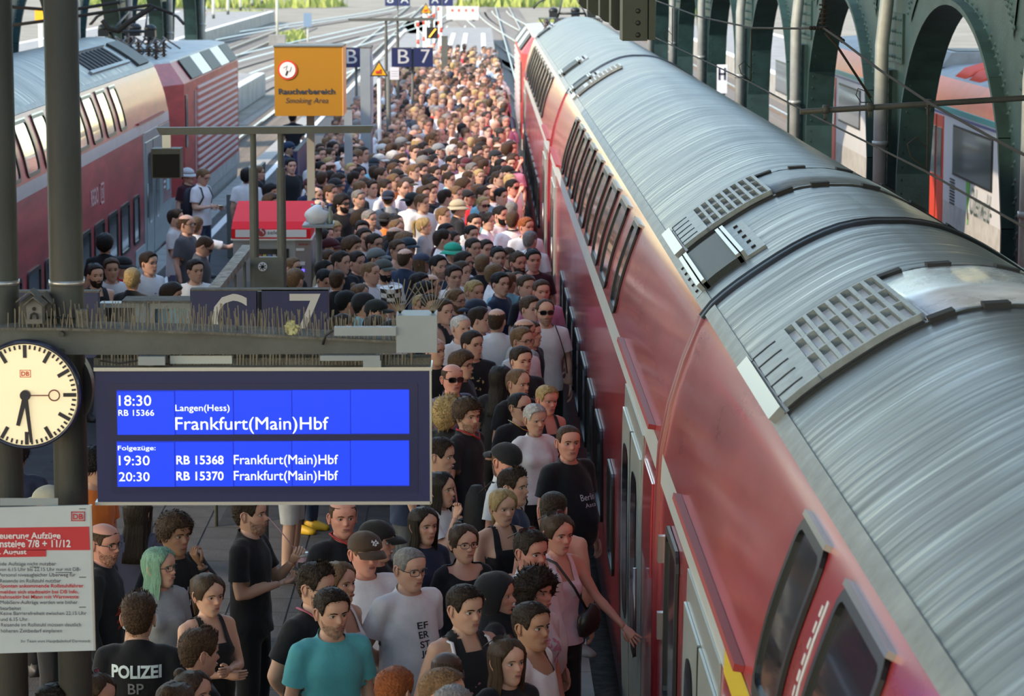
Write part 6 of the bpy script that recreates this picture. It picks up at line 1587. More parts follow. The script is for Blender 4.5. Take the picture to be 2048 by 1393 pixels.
# ================================================================== PEOPLE: who stands where
DATA = """
@0 993 3.413
690 150 60 M bb KL p b e +r|bald man with goatee and glasses, black shirt with red print, beside white notice board
930 -25 165 F ld VL|dark-haired woman in an open-shouldered dark dress, seen from behind below the departure board
1180 70 45 M mb Kt @chin +t j.85|man with thick brown hair propping his chin on his fist, black shirt with white lettering
1080 322 62 F lG Gt e|woman with long mint-green hair and black glasses in a grey t-shirt
940 645 178 M fb Kt|police officer seen from behind, dark shirt reading POLIZEI
1410 500 38 F pb Ka @cross *.6|woman with brown tied-back hair in a black tank top, arms crossed
1700 -40 75 M sd Kt @drink b lK|dark-haired man in black t-shirt sipping from a plastic cup through a straw
1340 885 118 M fb Kt|brown-haired boy turned away, between the police officer and the woman with crossed arms
640 1175 55 F lb Kt o|auburn-haired woman with glasses pushed up, at the bottom edge left of the officer
380 1250 40 M sk Kt|black-haired person whose head just shows at the bottom edge near the left corner
1310 1165 60 F ub Kt|brown-haired woman with hair tied up at the bottom edge right of the officer
1190 1240 160 F ub Vt|person with light brown bun at the bottom edge, seen from behind
-230 1010 150 M sd KL|second police officer at the left picture edge, mostly hidden by the notice board
@500 993 3.4825
560 610 28 M sd Tt b|man in a light turquoise t-shirt looking sideways, short dark greying hair
442 440 58 M fd Kt *.8 e b @back|bearded man with glasses and lanyard in a black shirt, behind the turquoise t-shirt
612 430 52 F pl Wa|woman with tied dark-blond hair just behind the man in the turquoise shirt
790 192 28 M zl Wt *1 Kk:.07,.045,.03 +r @stand|stout man in a white t-shirt and brown cap with an eagle badge
1100 322 38 M zg Wt *.5 e @back|grey-haired man with glasses in a white printed t-shirt, hands behind his back
645 -20 15 M bb Kt *1 +r|stocky man in a black polo with red collar trim below the departure board
862 118 80 M sk Kt Kk:.015,.015,.015|person in a black cap with red-edged peak behind the brown cap
1205 52 35 F ld Nt @cup|woman with wavy dark hair in a navy top holding a cup
1000 1170 150 M sr Kt|reddish-brown short-haired head at the bottom edge below the grey-haired man with glasses
1335 1172 70 M sl Bt|light-brown-haired boy in a blue top at the bottom edge
1405 1300 170 M sg Gt|grey-haired head at the very bottom edge right of centre
@800 993 3.482
322 1052 178 M b. Kt +k|person with a shiny dark-brown bald head at the bottom edge
440 588 38 M sd Ka @pocket|broad young man in a black sleeveless top with white backpack straps
660 508 72 F lk KL HJ|woman in a black headscarf and black clothes looking right
942 480 50 F cd Wt +r|woman with short curly dark-brown hair in a white and pink blouse
900 208 40 M sd Wt *.9 o b +r|stout man with goatee, sunglasses on his dark hair, white t-shirt
1092 92 32 F pb Ua @outr o +r lK|woman in a pink top stretching her open hand towards the train
912 712 45 M sd Wv *.3 +t lK|older dark-skinned man with greying black hair in a white open-collar shirt
742 960 35 F lb Kt o|brown-haired woman with sunglasses on her head, dark top, nearest at the bottom edge
440 170 25 F ub Kv e|woman with brown tied hair and glasses in a dark wide-necked top
@850 680 3.765
1110 615 16 M zb Kt *.8 +r|burly short-haired man in a black t-shirt alone beside the train
712 372 40 M rk Kt E *.7|big man with sunglasses, receding black hair and gold chain, black printed t-shirt
822 462 28 F sw Wt|grey-haired woman peering out behind the man with gold chain
912 322 30 F sy Ka @phone +r|short-haired blond woman in a black top, hands folded, near the train
203 156 22 M b. Vt E *1 +r|bald man with sunglasses in a slate t-shirt just right of the departure board
312 402 38 M mb Kt b|young man with full brown hair in a black polo with red trim
172 412 150 F cy Kt|woman with curly blond hair seen from behind beside the departure board
600 726 45 M sl Ct kk:.015,.015,.018 +r|youth in a backward black cap and grey-white t-shirt with black backpack
660 950 62 M fd Dt|dark-haired young man in profile behind the blond woman
580 1096 26 F py Ka @phone|smiling woman with long blond ponytail in a black tank top
560 172 150 F lk Kt *.9|woman with long black hair and black clothes, seen from behind
690 192 48 M rl Kt|man with thin light-brown hair in black, looking right above the man with gold chain
272 52 62 F mb Kt e|woman with brown bob and glasses beside the bald man in sunglasses
95 712 72 M sd Kt|youth whose profile shows directly at the right edge of the departure board
112 972 60 F lk Ct @chinr|woman with long black hair raising a cigarette, right of the departure board
962 1112 165 M zd n. +r|bare-shouldered man seen from behind, above the woman in the pink top
@860 560 6.633
1525 215 10 M rb Wt E b @pocket lK h1.84|slim man in white t-shirt and sunglasses standing alone by the train
1520 -30 15 M sb Pt +r|reddish-faced young man behind the slim man in sunglasses
1322 188 42 M fb Gt|cropped-haired young man in a grey hooded top near the train
1335 522 62 M sb Kt|dark-haired man half hidden behind the older man with glasses
1245 478 95 M b. Gt|bald head half hidden in front of the grey hooded youth
1212 592 48 M sl Wt e|older man with glasses in a white t-shirt, right of centre
1202 848 32 M sd Kt *.7|dark-haired man in a black jersey with badge below the older man with glasses
172 222 42 M sb Ka|sleeveless man in black just right of the grey box on the gantry
332 92 62 M sl gt e B|bearded man with round glasses behind the sleeveless man
600 195 115 M sd Wt kk:.02,.03,.055|person wearing a navy cap backwards in the dense crowd
402 428 40 M zw St *.5|grizzled man in black and white striped jersey
642 338 80 M fd Wt|dark-haired youth in profile right of the grizzled man in stripes
880 342 165 M b. Ct|shaven head with sunglasses worn behind, white t-shirt, seen from behind
552 642 42 M sd Kt|young man with dark cropped hair and flowered shirt below the grizzled man
42 722 52 M b. Kt|bald-browed man at the right end of the gantry box
@860 400 7.738
1340 1070 24 M rb Kt e|tall balding man with rimless glasses in a black t-shirt near the train
680 1212 42 M sy Wt|fair-haired young man in a white shirt
200 88 62 M sl Wt
820 -75 30 F sy Bt E|blond woman with dark sunglasses and light blue top
1082 66 52 M sk St B|bearded man with tied-back hair in a striped jersey
880 162 62 F uk Wt o
682 186 30 M sk Wt
632 366 36 M sk Wt *.6
242 336 52 M sk Mt +b
182 426 100 M sd Wt
342 456 60 M sd Wt
352 596 48 M sd Kt HH:.02,.34,.23 e b|man in a bright green bucket hat and glasses
662 562 36 M sd Kt *.8
862 590 30 M fd Wt
1272 152 168 M sb Wt *.4|short-haired man in a white polo with black collar, seen from behind near the train
1482 242 42 M sr Wt +r|ginger-haired young man in white near the train
1542 442 150 M zg Wt|grey close-cropped man in a white shirt turned towards the train
122 830 42 M fk Dt b
512 776 62 M fd Wt
802 800 170 M zl Kt
1052 702 16 M sk Kt b o|man with moustache, black hair and sunglasses on top, looking at the camera
1352 772 36 M sb Gt B o *.6 +r|bearded reddish man with sunglasses on his head, grey t-shirt
1592 738 16 M sk Mt o +r *.4|smiling dark-haired man with sunglasses on his head, closest to the train door
552 922 60 M sb Wt *.6
362 988 26 M fd Wt|smiling young man with closed eyes in a white t-shirt
932 966 100 M fl Wt +r|brown-haired youth in sharp profile, white t-shirt
1192 1086 150 M zl Bt
1482 1132 30 M sb Kt
1092 1082 40 M sk Nt
1202 702 15 F mb Ot
1262 -8 170 M zg Gt
@640 400 7.738
152 532 62 M zg Et Kk:.07,.015,.02
302 522 90 M sk Kt Kk:.012,.012,.015
482 516 62 M mb Kt
762 132 50 M sg Ct b|grey-bearded older man in a striped pale shirt
832 492 50 M sd Nt e
1012 146 150 M zk Ot kk:.015,.015,.017
1172 196 60 M zk Kt o
1182 272 42 F ll Kt
1152 382 105 M b. Nt
1292 452 60 M ml Kt
1362 522 36 M sd Kt Kk:.02,.035,.05 e
1192 586 40 M sb n. e
1602 242 82 F py Gt|woman with platinum ponytail in a grey t-shirt
862 686 70 M sd gt Kk:.13,.15,.15|man in a grey peaked cap
972 856 40 M sk Wt Kk:.08,.09,.08 B|bearded man in a camouflage cap and white shirt
1312 716 152 M b. Nt *.8|shaven man in a thick navy hooded jacket, seen from behind
1562 762 80 F ll Bt Kk:.05,.06,.10|woman with long blond-brown hair under a navy cap
112 742 60 M sb Et b
312 762 60 M sd Kt
562 770 50 M fd Kt|young man with dark cropped hair in a black v-neck, profile to the right
772 922 62 M zl Wt
62 912 62 M sk Wt
42 1022 40 M sk n. hp22|bare-shouldered dark-haired man looking down above the sign 7
252 1042 170 M zb Kt|close-cropped man seen from behind above the sign 7
1532 1102 60 M fk Kt
1702 1112 82 M b. Kt
1602 1216 62 M mk Kt
612 1262 60 F ul Kt
@640 540 7.738
392 252 130 M sk gt Kk:.012,.013,.015|man in a plain black cap facing away right of the sign 7
662 282 110 M sk Bt Kk:.015,.016,.018
862 386 60 M sk St Kk:.012,.016,.016|man in a black cap and striped shirt, with ear stud, behind the gantry spikes
1092 142 60 M sb Wt HT:.7,.7,.7|man wearing a tall black and white checked felt hat
332 642 60 M md Kt
842 662 42 M md Kt
1562 352 20 F sy Kt o
1702 352 26 M sd Kt o
1102 742 60 M sk Wt
@600 280 7.738
302 312 60 M sk Nt
502 2 60 M sd Kt B
682 72 60 M sk Wt
692 192 30 M b. Nt +p
922 66 62 M zl Kt
462 312 122 M b. Ct
442 246 60 F sy Kt
802 192 40 M sk Ot
1142 232 178 M zk Bt kk:.02,.03,.04
1222 172 60 M sb Ut Kk:.6,.58,.52
1432 142 60 M mw Wt
1572 186 100 M sb Kt b
1542 42 50 M sd Kt
1772 62 30 M fb Ct
1902 22 60 M fk Kt
1902 216 50 M mg Gt
1882 342 50 M fd Pt B|bearded man with swept dark hair in a pink t-shirt
1752 352 60 M sl Wt
1492 402 60 M zk Kt Kk:.012,.012,.012 +b
1242 412 80 M fd Kt b
1442 332 60 M sb Wt
902 402 70 M sd Kt
832 466 102 M sd gt o
542 546 50 M sk Kt Kk:.02,.02,.022
592 482 70 M md Kt
462 662 62 M sb Kt
642 802 56 M mk Kt E B|bearded man with sunglasses in a black t-shirt beside the high table
902 752 42 M sg gt b|grizzled man in a dark grey t-shirt right of the bearded man with sunglasses
922 602 122 M zl Kt
1002 562 60 M mb Kt E
1102 602 40 M fd Wt
1312 592 60 M fd Wt
1442 502 60 M sl Ot
1592 592 42 M rb Wt b
1652 532 60 M sb Kt Kk:.05,.04,.03
1362 732 175 M sb Gt kk:.015,.025,.05|man in a backward navy cap and grey t-shirt with dark backpack strap, seen from behind
1732 762 120 M sk Wt kk:.02,.03,.03
1882 812 60 M sl Wt
1902 692 40 M fb Kt
932 1052 90 F cd Kt
242 702 60 M b. Kt
@840 280 7.738
580 868 105 M zl Kt HH:.46,.40,.27|person in a beige bucket hat and black t-shirt, seen from the side
720 722 85 M sk Rt Kk:.02,.02,.022|man in a bright red t-shirt and black cap
282 12 80 M sk Wt Kk:.22,.24,.25
132 92 70 M sk Kt Kk:.02,.02,.02
492 52 60 M sw Wt e
652 12 50 M sb Ct e
892 92 42 M sd Kt
1162 112 60 M sk Kt Kk:.02,.025,.03
1212 32 60 M b. Kt
1412 2 42 M sb Kt +r
192 216 60 M sk Wt
482 216 50 M sk Pt
652 252 42 M fd Kt e
802 336 50 M fg Kt
982 286 110 M sb Kt
1432 186 60 M sb Kt o @face +r
1242 272 50 M sk Kt
1352 272 40 F sy Kt
1352 352 60 M sk Kt Kk:.012,.012,.012
1212 376 60 M sk Kt
1202 452 60 M rd Kt
1392 496 60 M zy Wt
222 382 50 M sd Wt
402 342 60 M rd Kt
442 472 60 M sd Bt e
912 432 30 F sy Kt
662 552 90 M mb Ut
192 556 40 M fk Wt o
1422 586 56 M sk Wt E @face +r|man with sunglasses in a white shirt holding his hand to his face beside the train
162 662 50 M fb Kt
542 692 62 M sl Wt
1102 656 42 M b. Wt B o|bald bearded man with sunglasses on his head, white t-shirt
1252 722 50 M fk Wt
972 692 50 M sb Bt
382 742 120 M sd Wt
@150 320 4.642
275 660 178 M mk Kt|thick dark-haired man in black with back turned, beside the left train
185 948 28 M sd Ka B o|bearded man in a dark vest with sunglasses on his head, left of the round post
335 896 16 M fb Wt|young man with a quiff in a white t-shirt, right of the round post
440 858 62 M sk Rt HH:.02,.02,.022|man in a black bucket hat and red collar
530 986 178 M sy Kt|fair-haired man in a black polo, seen from behind above the navy sign panels
680 836 52 M fd Wt|young man in a white t-shirt with a dark and red square print
930 442 80 M fd Lt b|man in a light grey t-shirt beside the left train door
1030 486 70 M b. gt E
1120 512 165 M sl Wt @pointr lB|man in a white t-shirt pointing away with outstretched arm
1160 668 88 M rb gt E hp38|man in a dark printed t-shirt and sunglasses bowing his head
1110 906 34 M fd Wt|young man in plain white t-shirt above the letter C
890 1112 75 M md Kt|dark-haired man in profile just above the grey cabinet
1170 62 62 M sl Wt e hp20 @phone|man in a white t-shirt with dark backpack looking at his phone
1040 46 62 M sk Mt HH:.42,.44,.45|person in a pale grey bucket hat beside the left train
@460 180 6.633
222 1012 170 M mk Ct
372 992 90 F sl Kt
532 1212 60 M mk Wt
532 1342 60 M md Wt
770 652 95 M sk Nt Kk:.02,.04,.08
810 892 20 M sk Kt
830 270 170 M sk Kt
@460 380 6.332
782 832 60 F sl Kt E
822 972 150 M sl Nt
402 1132 60 M md Kt
@0 880 6.02
585 470 60 M zb Kt kk:.38,.37,.30|person in a pale speckled backward cap between the two round posts
150 -90 170 M mk DL|large dark jacket seen from behind below the clock
1090 38 80 M mk Ot e|dark-haired person with earphone and orange top between post and departure board
"""
def cvtok(tk, o):
    if tk[0] == '@': o['pose'] = tk[1:]
    elif tk[0] == '*': o['bulk'] = float(tk[1:])
    elif tk[0] == '+': o['skin'] = tk[1:]
    elif tk[:2] == 'hp': o['hp'] = float(tk[2:])
    elif tk[0] == 'j': o['j'] = float(tk[1:])
    elif tk[0] == 'h': o['h'] = float(tk[1:])
    elif tk[0] in 'KkH' and len(tk) > 1: o['hat'] = tk[1] if tk[0] == 'H' else tk[0]; o['hatc'] = tuple(float(q) for q in tk.split(':')[1].split(',')) if ':' in tk else CLO['K']
    elif tk[0] == 'l': o['leg'] = tk[1]
    elif tk in ('B', 'b'): o['beard'] = tk
    elif tk in ('e', 'E', 'o'): o['specs'] = o.get('specs', '')+tk
PPL = []; ox = oy = 0; sc_ = 1
for ln in DATA.strip().split('\n'):
    if ln[0] == '@': ox, oy, sc_ = [float(q) for q in ln[1:].split()]; continue
    main, _, lab = ln.partition('|'); tk = main.split()
    o = dict(px=ox+float(tk[0])/sc_, py=oy+float(tk[1])/sc_, ang=float(tk[2]), fem=int(tk[3] == 'F'), hair=tk[4][0], hc=tk[4][1] if tk[4][1] != '.' else 'b', top=tk[5][0], kind=tk[5][1] if tk[5][1] != '.' else 't', lab=lab.strip())
    for q in tk[6:]: cvtok(q, o)
    if o['fem']: o['bulk'] = o.get('bulk', 0)
    PPL.append(o)
rp = random.Random(11); NPR = np.random.RandomState(5)
# heights so that the dense crowd does not interpenetrate: every head stays on its sight line
for o in PPL:
    o['hlo'], o['hhi'] = (1.60, 1.76) if o['fem'] else (1.68, 1.93)
    if 'h' in o: o['hlo'] = o['hhi'] = o['h']
    o['hh'] = (o['hlo']+o['hhi'])/2+rp.uniform(-.04, .04)*(o['hhi'] > o['hlo'])
def gpos(o, h):
    z = h*1.012+(.035 if o.get('hat') in ('K', 'k', 'H') else .13 if o.get('hat') == 'T' else .03 if o['hair'] in 'cm' else .012)
    p = PZ(o['px'], o['py'], z); return p.x, p.y
H_ = [gpos(o, o['hh']) for o in PPL]
for it in range(5):
    for i, o in enumerate(PPL):
        if o['hhi'] <= o['hlo']: continue
        others = np.array([q for k, q in enumerate(H_) if k != i]); best = None
        for h in np.linspace(o['hlo'], o['hhi'], 13):
            x, y = gpos(o, h); d = np.hypot(others[:, 0]-x, others[:, 1]-y); oy_ = np.array([q['py'] for k, q in enumerate(PPL) if k != i]); bad = ((oy_ > o['py']+7) & (others[:, 1] > y-.12) & (np.abs(others[:, 0]-x) < .5) & (d < 2)).sum()+((oy_ < o['py']-7) & (others[:, 1] < y+.12) & (np.abs(others[:, 0]-x) < .5) & (d < 2)).sum(); c = bad*.8+np.clip(.47-d, 0, 1).sum()*4+abs(h-(o['hlo']+o['hhi'])/2)*.25
            if best is None or c < best[0]: best = (c, h, (x, y))
        o['hh'] = best[1]; H_[i] = best[2]
P_ARR = np.array(H_)
for _ in range(12):      # last gentle sideways push apart
    for i in range(len(P_ARR)):
        d = P_ARR-P_ARR[i]; r_ = np.hypot(d[:, 0], d[:, 1]); m_ = (r_ < .42) & (r_ > 1e-6)
        if m_.any():
            v = -(d[m_]/r_[m_][:, None]*(.42-r_[m_])[:, None]).sum(0)*.35; P_ARR[i] += [np.clip(v[0], -.03, .03), np.clip(v[1], -.06, .06)]
        P_ARR[i, 0] = min(P_ARR[i, 0], XR-.16)
for o, p in zip(PPL, P_ARR): o['x'], o['y'] = float(p[0]), float(p[1])

# more of the crowd: evenly spread standing places further back
def crowd_lo(Y): return np.interp(Y, [30, 38, 47, 60, 75, 90, 112], [-1.8, -2.3, -2.9, -3.2, -3.1, -2.5, -1.9])
pts = [(o['x'], o['y']) for o in PPL]; blocked = [(-2.3, 57.0), (-2.3, 57.45), (-2.3, 57.9), (-2.3, 58.3), (-1.74, 71.1), (-2.58, 41.5), (-2.35, 50), (-1.95, 56), (-1.2, 71), (-1.8, 60), (-2.27, 71.1)]
new = []
grid = {}
def gadd(x, y): grid.setdefault((int(x//.5), int(y//.5)), []).append((x, y))
def gok(x, y, d):
    i, j = int(x//.5), int(y//.5)
    return all(math.hypot(a-x, b-y) > d for u in (-1, 0, 1) for v in (-1, 0, 1) for (a, b) in grid.get((i+u, j+v), ()))
for p in pts: gadd(*p)
for p in blocked: gadd(*p)
for k in range(26000):
    y = rp.uniform(20.5, 111); x = rp.uniform(crowd_lo(y) if y > 30 else -1.1, .58)
    lim = .50 if y < 46 else .49+.0010*(y-46)
    if y < 34 and x < -.6: continue
    if 33.6 < y < 35.3 and x < -1.65: continue
    if gok(x, y, lim+(.02 if y < 46 else 0)): gadd(x, y); new.append((x, y))
new.sort(key=lambda p: p[1])
# those that would stand in front of somebody placed from the picture are left out nearby
def seen_block(x, y):
    for o in PPL:
        if y < o['y']-.2 and o['y']-y < 2.2 and abs(x-o['x']*y/o['y']) < .26: return True
    return False
near = [p for p in new if p[1] < 46 and not seen_block(*p)]; farp = [p for p in new if p[1] >= 46]
def rand_person(x, y):
    fem = rp.random() < .14; ps = rp.random()
    o = dict(fem=int(fem), hair=rp.choice('lpuml' if fem else 'sssffzzmbr'), hc=rp.choice('kddbbblly' if not fem else 'dbbllyy'), top=rp.choice('WWWWWKKKKKKgGNNLCRPDOSM'), ang=rp.choice([15, 30, 45, 55, 60, 70, 90, 120, 170])+rp.uniform(-8, 8), hh=rp.uniform(1.62, 1.74) if fem else rp.uniform(1.70, 1.90), x=x, y=y, kind='t', lab='')
    if not fem and rp.random() < .2: o['beard'] = rp.choice('Bb')
    q = rp.random()
    if q < .08: o['specs'] = 'E'
    elif q < .16: o['specs'] = 'e'
    elif q < .2: o['specs'] = 'o'
    if rp.random() < .13: o['hat'] = rp.choice('KKKkH'); o['hatc'] = rp.choice([(.012, .012, .014), (.02, .03, .06), (.2, .21, .22), (.55, .54, .5), (.09, .02, .03)])
    if rp.random() < .12: o['skin'] = rp.choice(['t', 'r', 'p', 'b'])
    return o
FILL = [rand_person(*p) for p in near]
for p in farp:
    if len(PPL)+len(FILL) >= 296: break
    FILL.append(rand_person(*p))
stuff_pts = farp[max(0, 296-len(PPL)-len(near)):]

# ---------------------------------------------------------------- names for what people look like
HN = {'s': 'short', 'f': 'swept-up', 'z': 'cropped', 'm': 'full', 'l': 'long', 'p': 'ponytailed', 'u': 'tied-up', 'c': 'curly', 'r': 'receding', 'b': 'bald'}
HCN = {'k': 'black', 'd': 'dark-brown', 'b': 'brown', 'l': 'light-brown', 'y': 'blond', 'g': 'grey', 'w': 'white', 'r': 'ginger', 'G': 'green'}
TN = {'W': 'white', 'K': 'black', 'N': 'navy', 'G': 'grey', 'g': 'dark grey', 'R': 'red', 'B': 'light blue', 'T': 'turquoise', 'P': 'pink', 'O': 'orange', 'M': 'maroon', 'E': 'sand-coloured', 'C': 'pale', 'L': 'light grey', 'D': 'dark blue', 'V': 'slate', 'S': 'pale', 'U': 'pale pink', 'n': 'no'}
def autolab(o):
    who = 'woman' if o['fem'] else 'man'; a = o['ang'] % 360
    if o.get('hat'): hd = {'K': 'in a cap', 'k': 'in a backward cap', 'H': 'in a bucket hat'}[o['hat']]
    elif o['hair'] == 'b': hd = 'with a bald head'
    else: hd = 'with %s %s hair' % (HN[o['hair']], HCN[o['hc']])
    ex = ', bearded' if o.get('beard') == 'B' else ''
    ex += {'E': ', sunglasses on', 'e': ', glasses', 'o': ', sunglasses raised'}.get(o.get('specs', '')[:1], '')
    top = 'bare shoulders' if o['top'] == 'n' else TN[o['top']]+' top'
    d = ', back turned' if 135 < a < 225 else ''
    return '%s %s, %s%s%s' % (who, hd, top, ex, d)
def zone(o):
    x, y = o['x'], o['y']
    if y > 57: z = 'beyond info pillar'
    elif y > 46: z = 'level with stair railing'
    elif y > 38: z = 'level with smoking sign'
    elif y > 32: z = 'level with vending machine'
    elif y > 27: z = 'level with grey gantry'
    else: z = 'in near crowd'
    w_ = ' by train' if x > .1 else (' stair side' if x < -1.4 else '')
    return z+w_
ALL = PPL+FILL
for o in ALL:
    if not o['lab']: o['auto'] = autolab(o)+', '+zone(o)
from collections import defaultdict
gr_ = defaultdict(list)
for o in ALL:
    if not o['lab']: gr_[o['auto']].append(o)
ORD = ['first', 'second', 'third', 'fourth', 'fifth', 'sixth', 'seventh', 'eighth', 'ninth', 'tenth']
for k, v in gr_.items():
    v.sort(key=lambda o: o['x']/o['y'])
    for i, o in enumerate(v): o['lab'] = k if len(v) == 1 else k+', %s from left' % ORD[min(i, 9)]
PERS = []
for o in ALL:
    near_ = o['y'] < 25.5; o['lod'] = 2 if near_ else 1
    if 'hy' not in o: o['hy'] = rp.choice([-25, 0, 0, 25]) if not o.get('pose') else (0 if near_ else 0)
    if not near_:
        o['bulk'] = 0 if o.get('bulk', 0) < .5 else .8
        if o.get('pose') not in ('pointr', 'face', 'phone'): o['pose'] = 'stand' if rp.random() < .8 else 'cross'
        if o.get('hp', 0) == 0: o['hp'] = 0
        if o.get('pose') != 'stand' or o['bulk']: o['hy'] = 0
    else:
        if not o.get('hp'): o['hp'] = rp.choice([0, 6]) 
    # chin pitch: positive hp means bowing
    o['j'] = o.get('j', 1)*rp.uniform(.88, 1.10)
    o['leg'] = o.get('leg', rp.choice('DDKgV')) if o.get('leg') != 'B' else 'B'
    t = person(o['x'], o['y'], o['hh']*1.0, o['ang'], o); tag(t, o['lab'], 'person', 'people waiting on the platform'); PERS.append(t)
def who(s_): return next(o for o in ALL if s_ in o['lab'])
# ================================================================== details on and beside single people
M_pwh = mat('print_white', (.62, .66, .72), .6); M_pgr = mat('print_grey', (.22, .23, .24), .6); M_prd = mat('print_red', (.45, .05, .03), .6); M_pbk = mat('print_black', (.03, .03, .035), .6)
o = who('reading POLIZEI'); on_cloth([('POLIZEI', 0, 1.31, .27, .072, .035)], o['_root'], o['_top'], mat('reflective_print', (.7, .82, .85), .5), 'back')
on_cloth([('BP', .0, 1.225, .085, .058, .01), ('STA', 0, 1.148, .125, .058, .01), ('2320', 0, 1.07, .155, .058, .01)], o['_root'], o['_top'], M_pgr, 'back')
o = who('second police'); on_cloth([('POLIZEI', 0, 1.235, .27, .075, .035)], o['_root'], o['_top'], mat('reflective_print', (.7, .8, .8)), 'back')
o = who('propping his chin'); on_cloth([('UNION', .02, 1.245, .20, .045, .0), ('Brands', .02, 1.165, .18, .055, .01)], o['_root'], o['_top'], M_pwh)
o = who('grey-haired man with glasses in a white printed'); on_cloth([('EF', .0, 1.27, .075, .04, .02), ('ER', 0, 1.215, .075, .04, .02), ('ST', 0, 1.16, .075, .04, .02), ('JO', 0, 1.10, .075, .045, .02)], o['_root'], o['_top'], M_pbk)
def blob_mesh(n, seed, star=.5):
    mb = MB(); r0 = random.Random(seed)
    for k in range(n):
        x, y = r0.random(), r0.random(); s_ = r0.uniform(.05, .16); a = r0.random()*6; pts = [(x+s_*math.cos(a+q*1.256)*(1 if q % 2 else star), y+s_*math.sin(a+q*1.256)*(1 if q % 2 else star), 0) for q in range(5)]
        mb.add(pts, [(0, 1, 2, 3, 4)])
    return mb.mesh('emblem')
def emblem(s_, m_, cx, z, w_, h_, n=12, face='front', seed=1):
    q = who(s_); on_cloth([(blob_mesh(n, seed), cx, z, w_, h_, 0)], q['_root'], q['_top'], m_, face)
emblem('black shirt with red print', M_prd, 0, 1.08, .22, .2, 22); emblem('gold chain, black', mat('print_ochre', (.45, .28, .12), .6), .0, 1.12, .17, .17, 16)
who('man with sunglasses, receding') if False else None
o = who('burly short-haired'); on_cloth([('Berlin', .04, 1.20, .15, .045, 0), ('Asta', .05, 1.15, .12, .03, 0)], o['_root'], o['_top'], M_pwh)
emblem('square print', mat('print_mixed_red', (.35, .05, .05), .6), 0, 1.12, .22, .17, 14, seed=4); emblem('square print', M_pbk, 0, 1.12, .22, .17, 14, seed=9)
emblem('jersey with badge', mat('badge_grey', (.4, .4, .42), .6), .07, 1.27, .06, .06, 8, seed=3); emblem('flowered', mat('flower_yellow', (.5, .42, .2), .6), 0, 1.2, .16, .14, 10, seed=5)
emblem('bowing his head', mat('print_pale', (.25, .27, .25), .6), 0, 1.1, .26, .28, 34, 'back', 8)
emblem('closest to the train door', M_pgr, 0, 1.15, .14, .12, 10, seed=2); emblem('white and pink blouse', mat('print_pink', (.55, .25, .35), .6), 0, 1.05, .26, .3, 26, seed=6); emblem('broad young man', mat('print_rose', (.35, .15, .2), .6), 0, 1.08, .12, .14, 8, seed=7)
emblem('brown cap with an eagle', M_pbk, .13, 1.2, .05, .05, 4)
# stripes on the striped jerseys: bands pressed onto the cloth
def stripes(o, m_, n=4, wd=.028):
    for k in range(n):
        x = -.15+.3*k/(n-1); mb = MB(); V = [(0, 0, 0), (1, 0, 0), (1, 1, 0), (0, 1, 0)]; N = 14
        V = [(u, v/N, 0) for v in range(N+1) for u in (0, 1)]; mb.add(V, [(2*i, 2*i+1, 2*i+3, 2*i+2) for i in range(N)])
        for fc in ('front', 'back'): on_cloth([(mb.mesh('stripe'), x, .90, wd, .50, 0)], o['_root'], o['_top'], m_, fc)
for o in ALL:
    if o['top'] == 'S' and o['y'] < 32: stripes(o, M_pbk, 5 if o['y'] < 25 else 4)
def wpt(o, v): return Matrix.Translation(o['_root'].location) @ o['_root'].rotation_euler.to_matrix().to_4x4() @ Matrix.Scale(o['_root'].scale[0], 4) @ Vector(v)
def wmat(o): return Matrix.Translation(o['_root'].location) @ o['_root'].rotation_euler.to_matrix().to_4x4() @ Matrix.Scale(o['_root'].scale[0], 4)
def carried(nm, lab, cat, o, at, parts):
    base = wpt(o, at); t = empty(nm, base); tag(t, lab, cat); M = Matrix.Translation(-base) @ wmat(o)
    for (n_, m_, mb) in parts: mb.xform(M); mb.build(n_, m_, t)
    return t
# plastic cup with straw
o = who('sipping'); w_ = (.075, -.335, 1.29)
carried('drinking_cup', 'clear plastic cup of pink milkshake with a dark square logo and a straw', 'cup', o, w_, [
    ('cup_body', mat('milkshake_pink', (.55, .33, .36), .3), MB().tube([(w_[0], w_[1], w_[2]-.07), (w_[0], w_[1], w_[2]+.05)], [.032, .043], 18)),
    ('lid', mat('clear_lid', (.6, .62, .65), .1, alpha=.6), MB().tube([(w_[0], w_[1], w_[2]+.05), (w_[0], w_[1], w_[2]+.058), (w_[0], w_[1], w_[2]+.075)], [.046, .046, .034], 18)),
    ('straw', mat('straw', (.5, .3, .35), .4), MB().tube([(w_[0], w_[1], w_[2]+.03), (w_[0]-.03, w_[1]+.14, w_[2]+.21), (.0, -.125, 1.60)], .0035, 6)),
    ('logo_patch', M_pbk, MB().box((w_[0]-.048, w_[1]-.02, w_[2]-.03), (w_[0]-.036, w_[1]+.02, w_[2]+.015)).box((w_[0]+.036, w_[1]-.02, w_[2]-.03), (w_[0]+.046, w_[1]+.02, w_[2]+.015)))])
o = who('navy top holding a cup'); w_ = (-.08, -.31, 1.13)
carried('paper_cup', 'small beige cup in the hand of the woman in the navy top', 'cup', o, w_, [('cup_body', mat('cup_beige', (.45, .36, .18), .5), MB().tube([(w_[0], w_[1], w_[2]-.04), (w_[0], w_[1], w_[2]+.06)], [.03, .04], 18)), ('rim', M_pw, MB().tube([(w_[0], w_[1], w_[2]+.058), (w_[0], w_[1], w_[2]+.064)], .042, 18))])
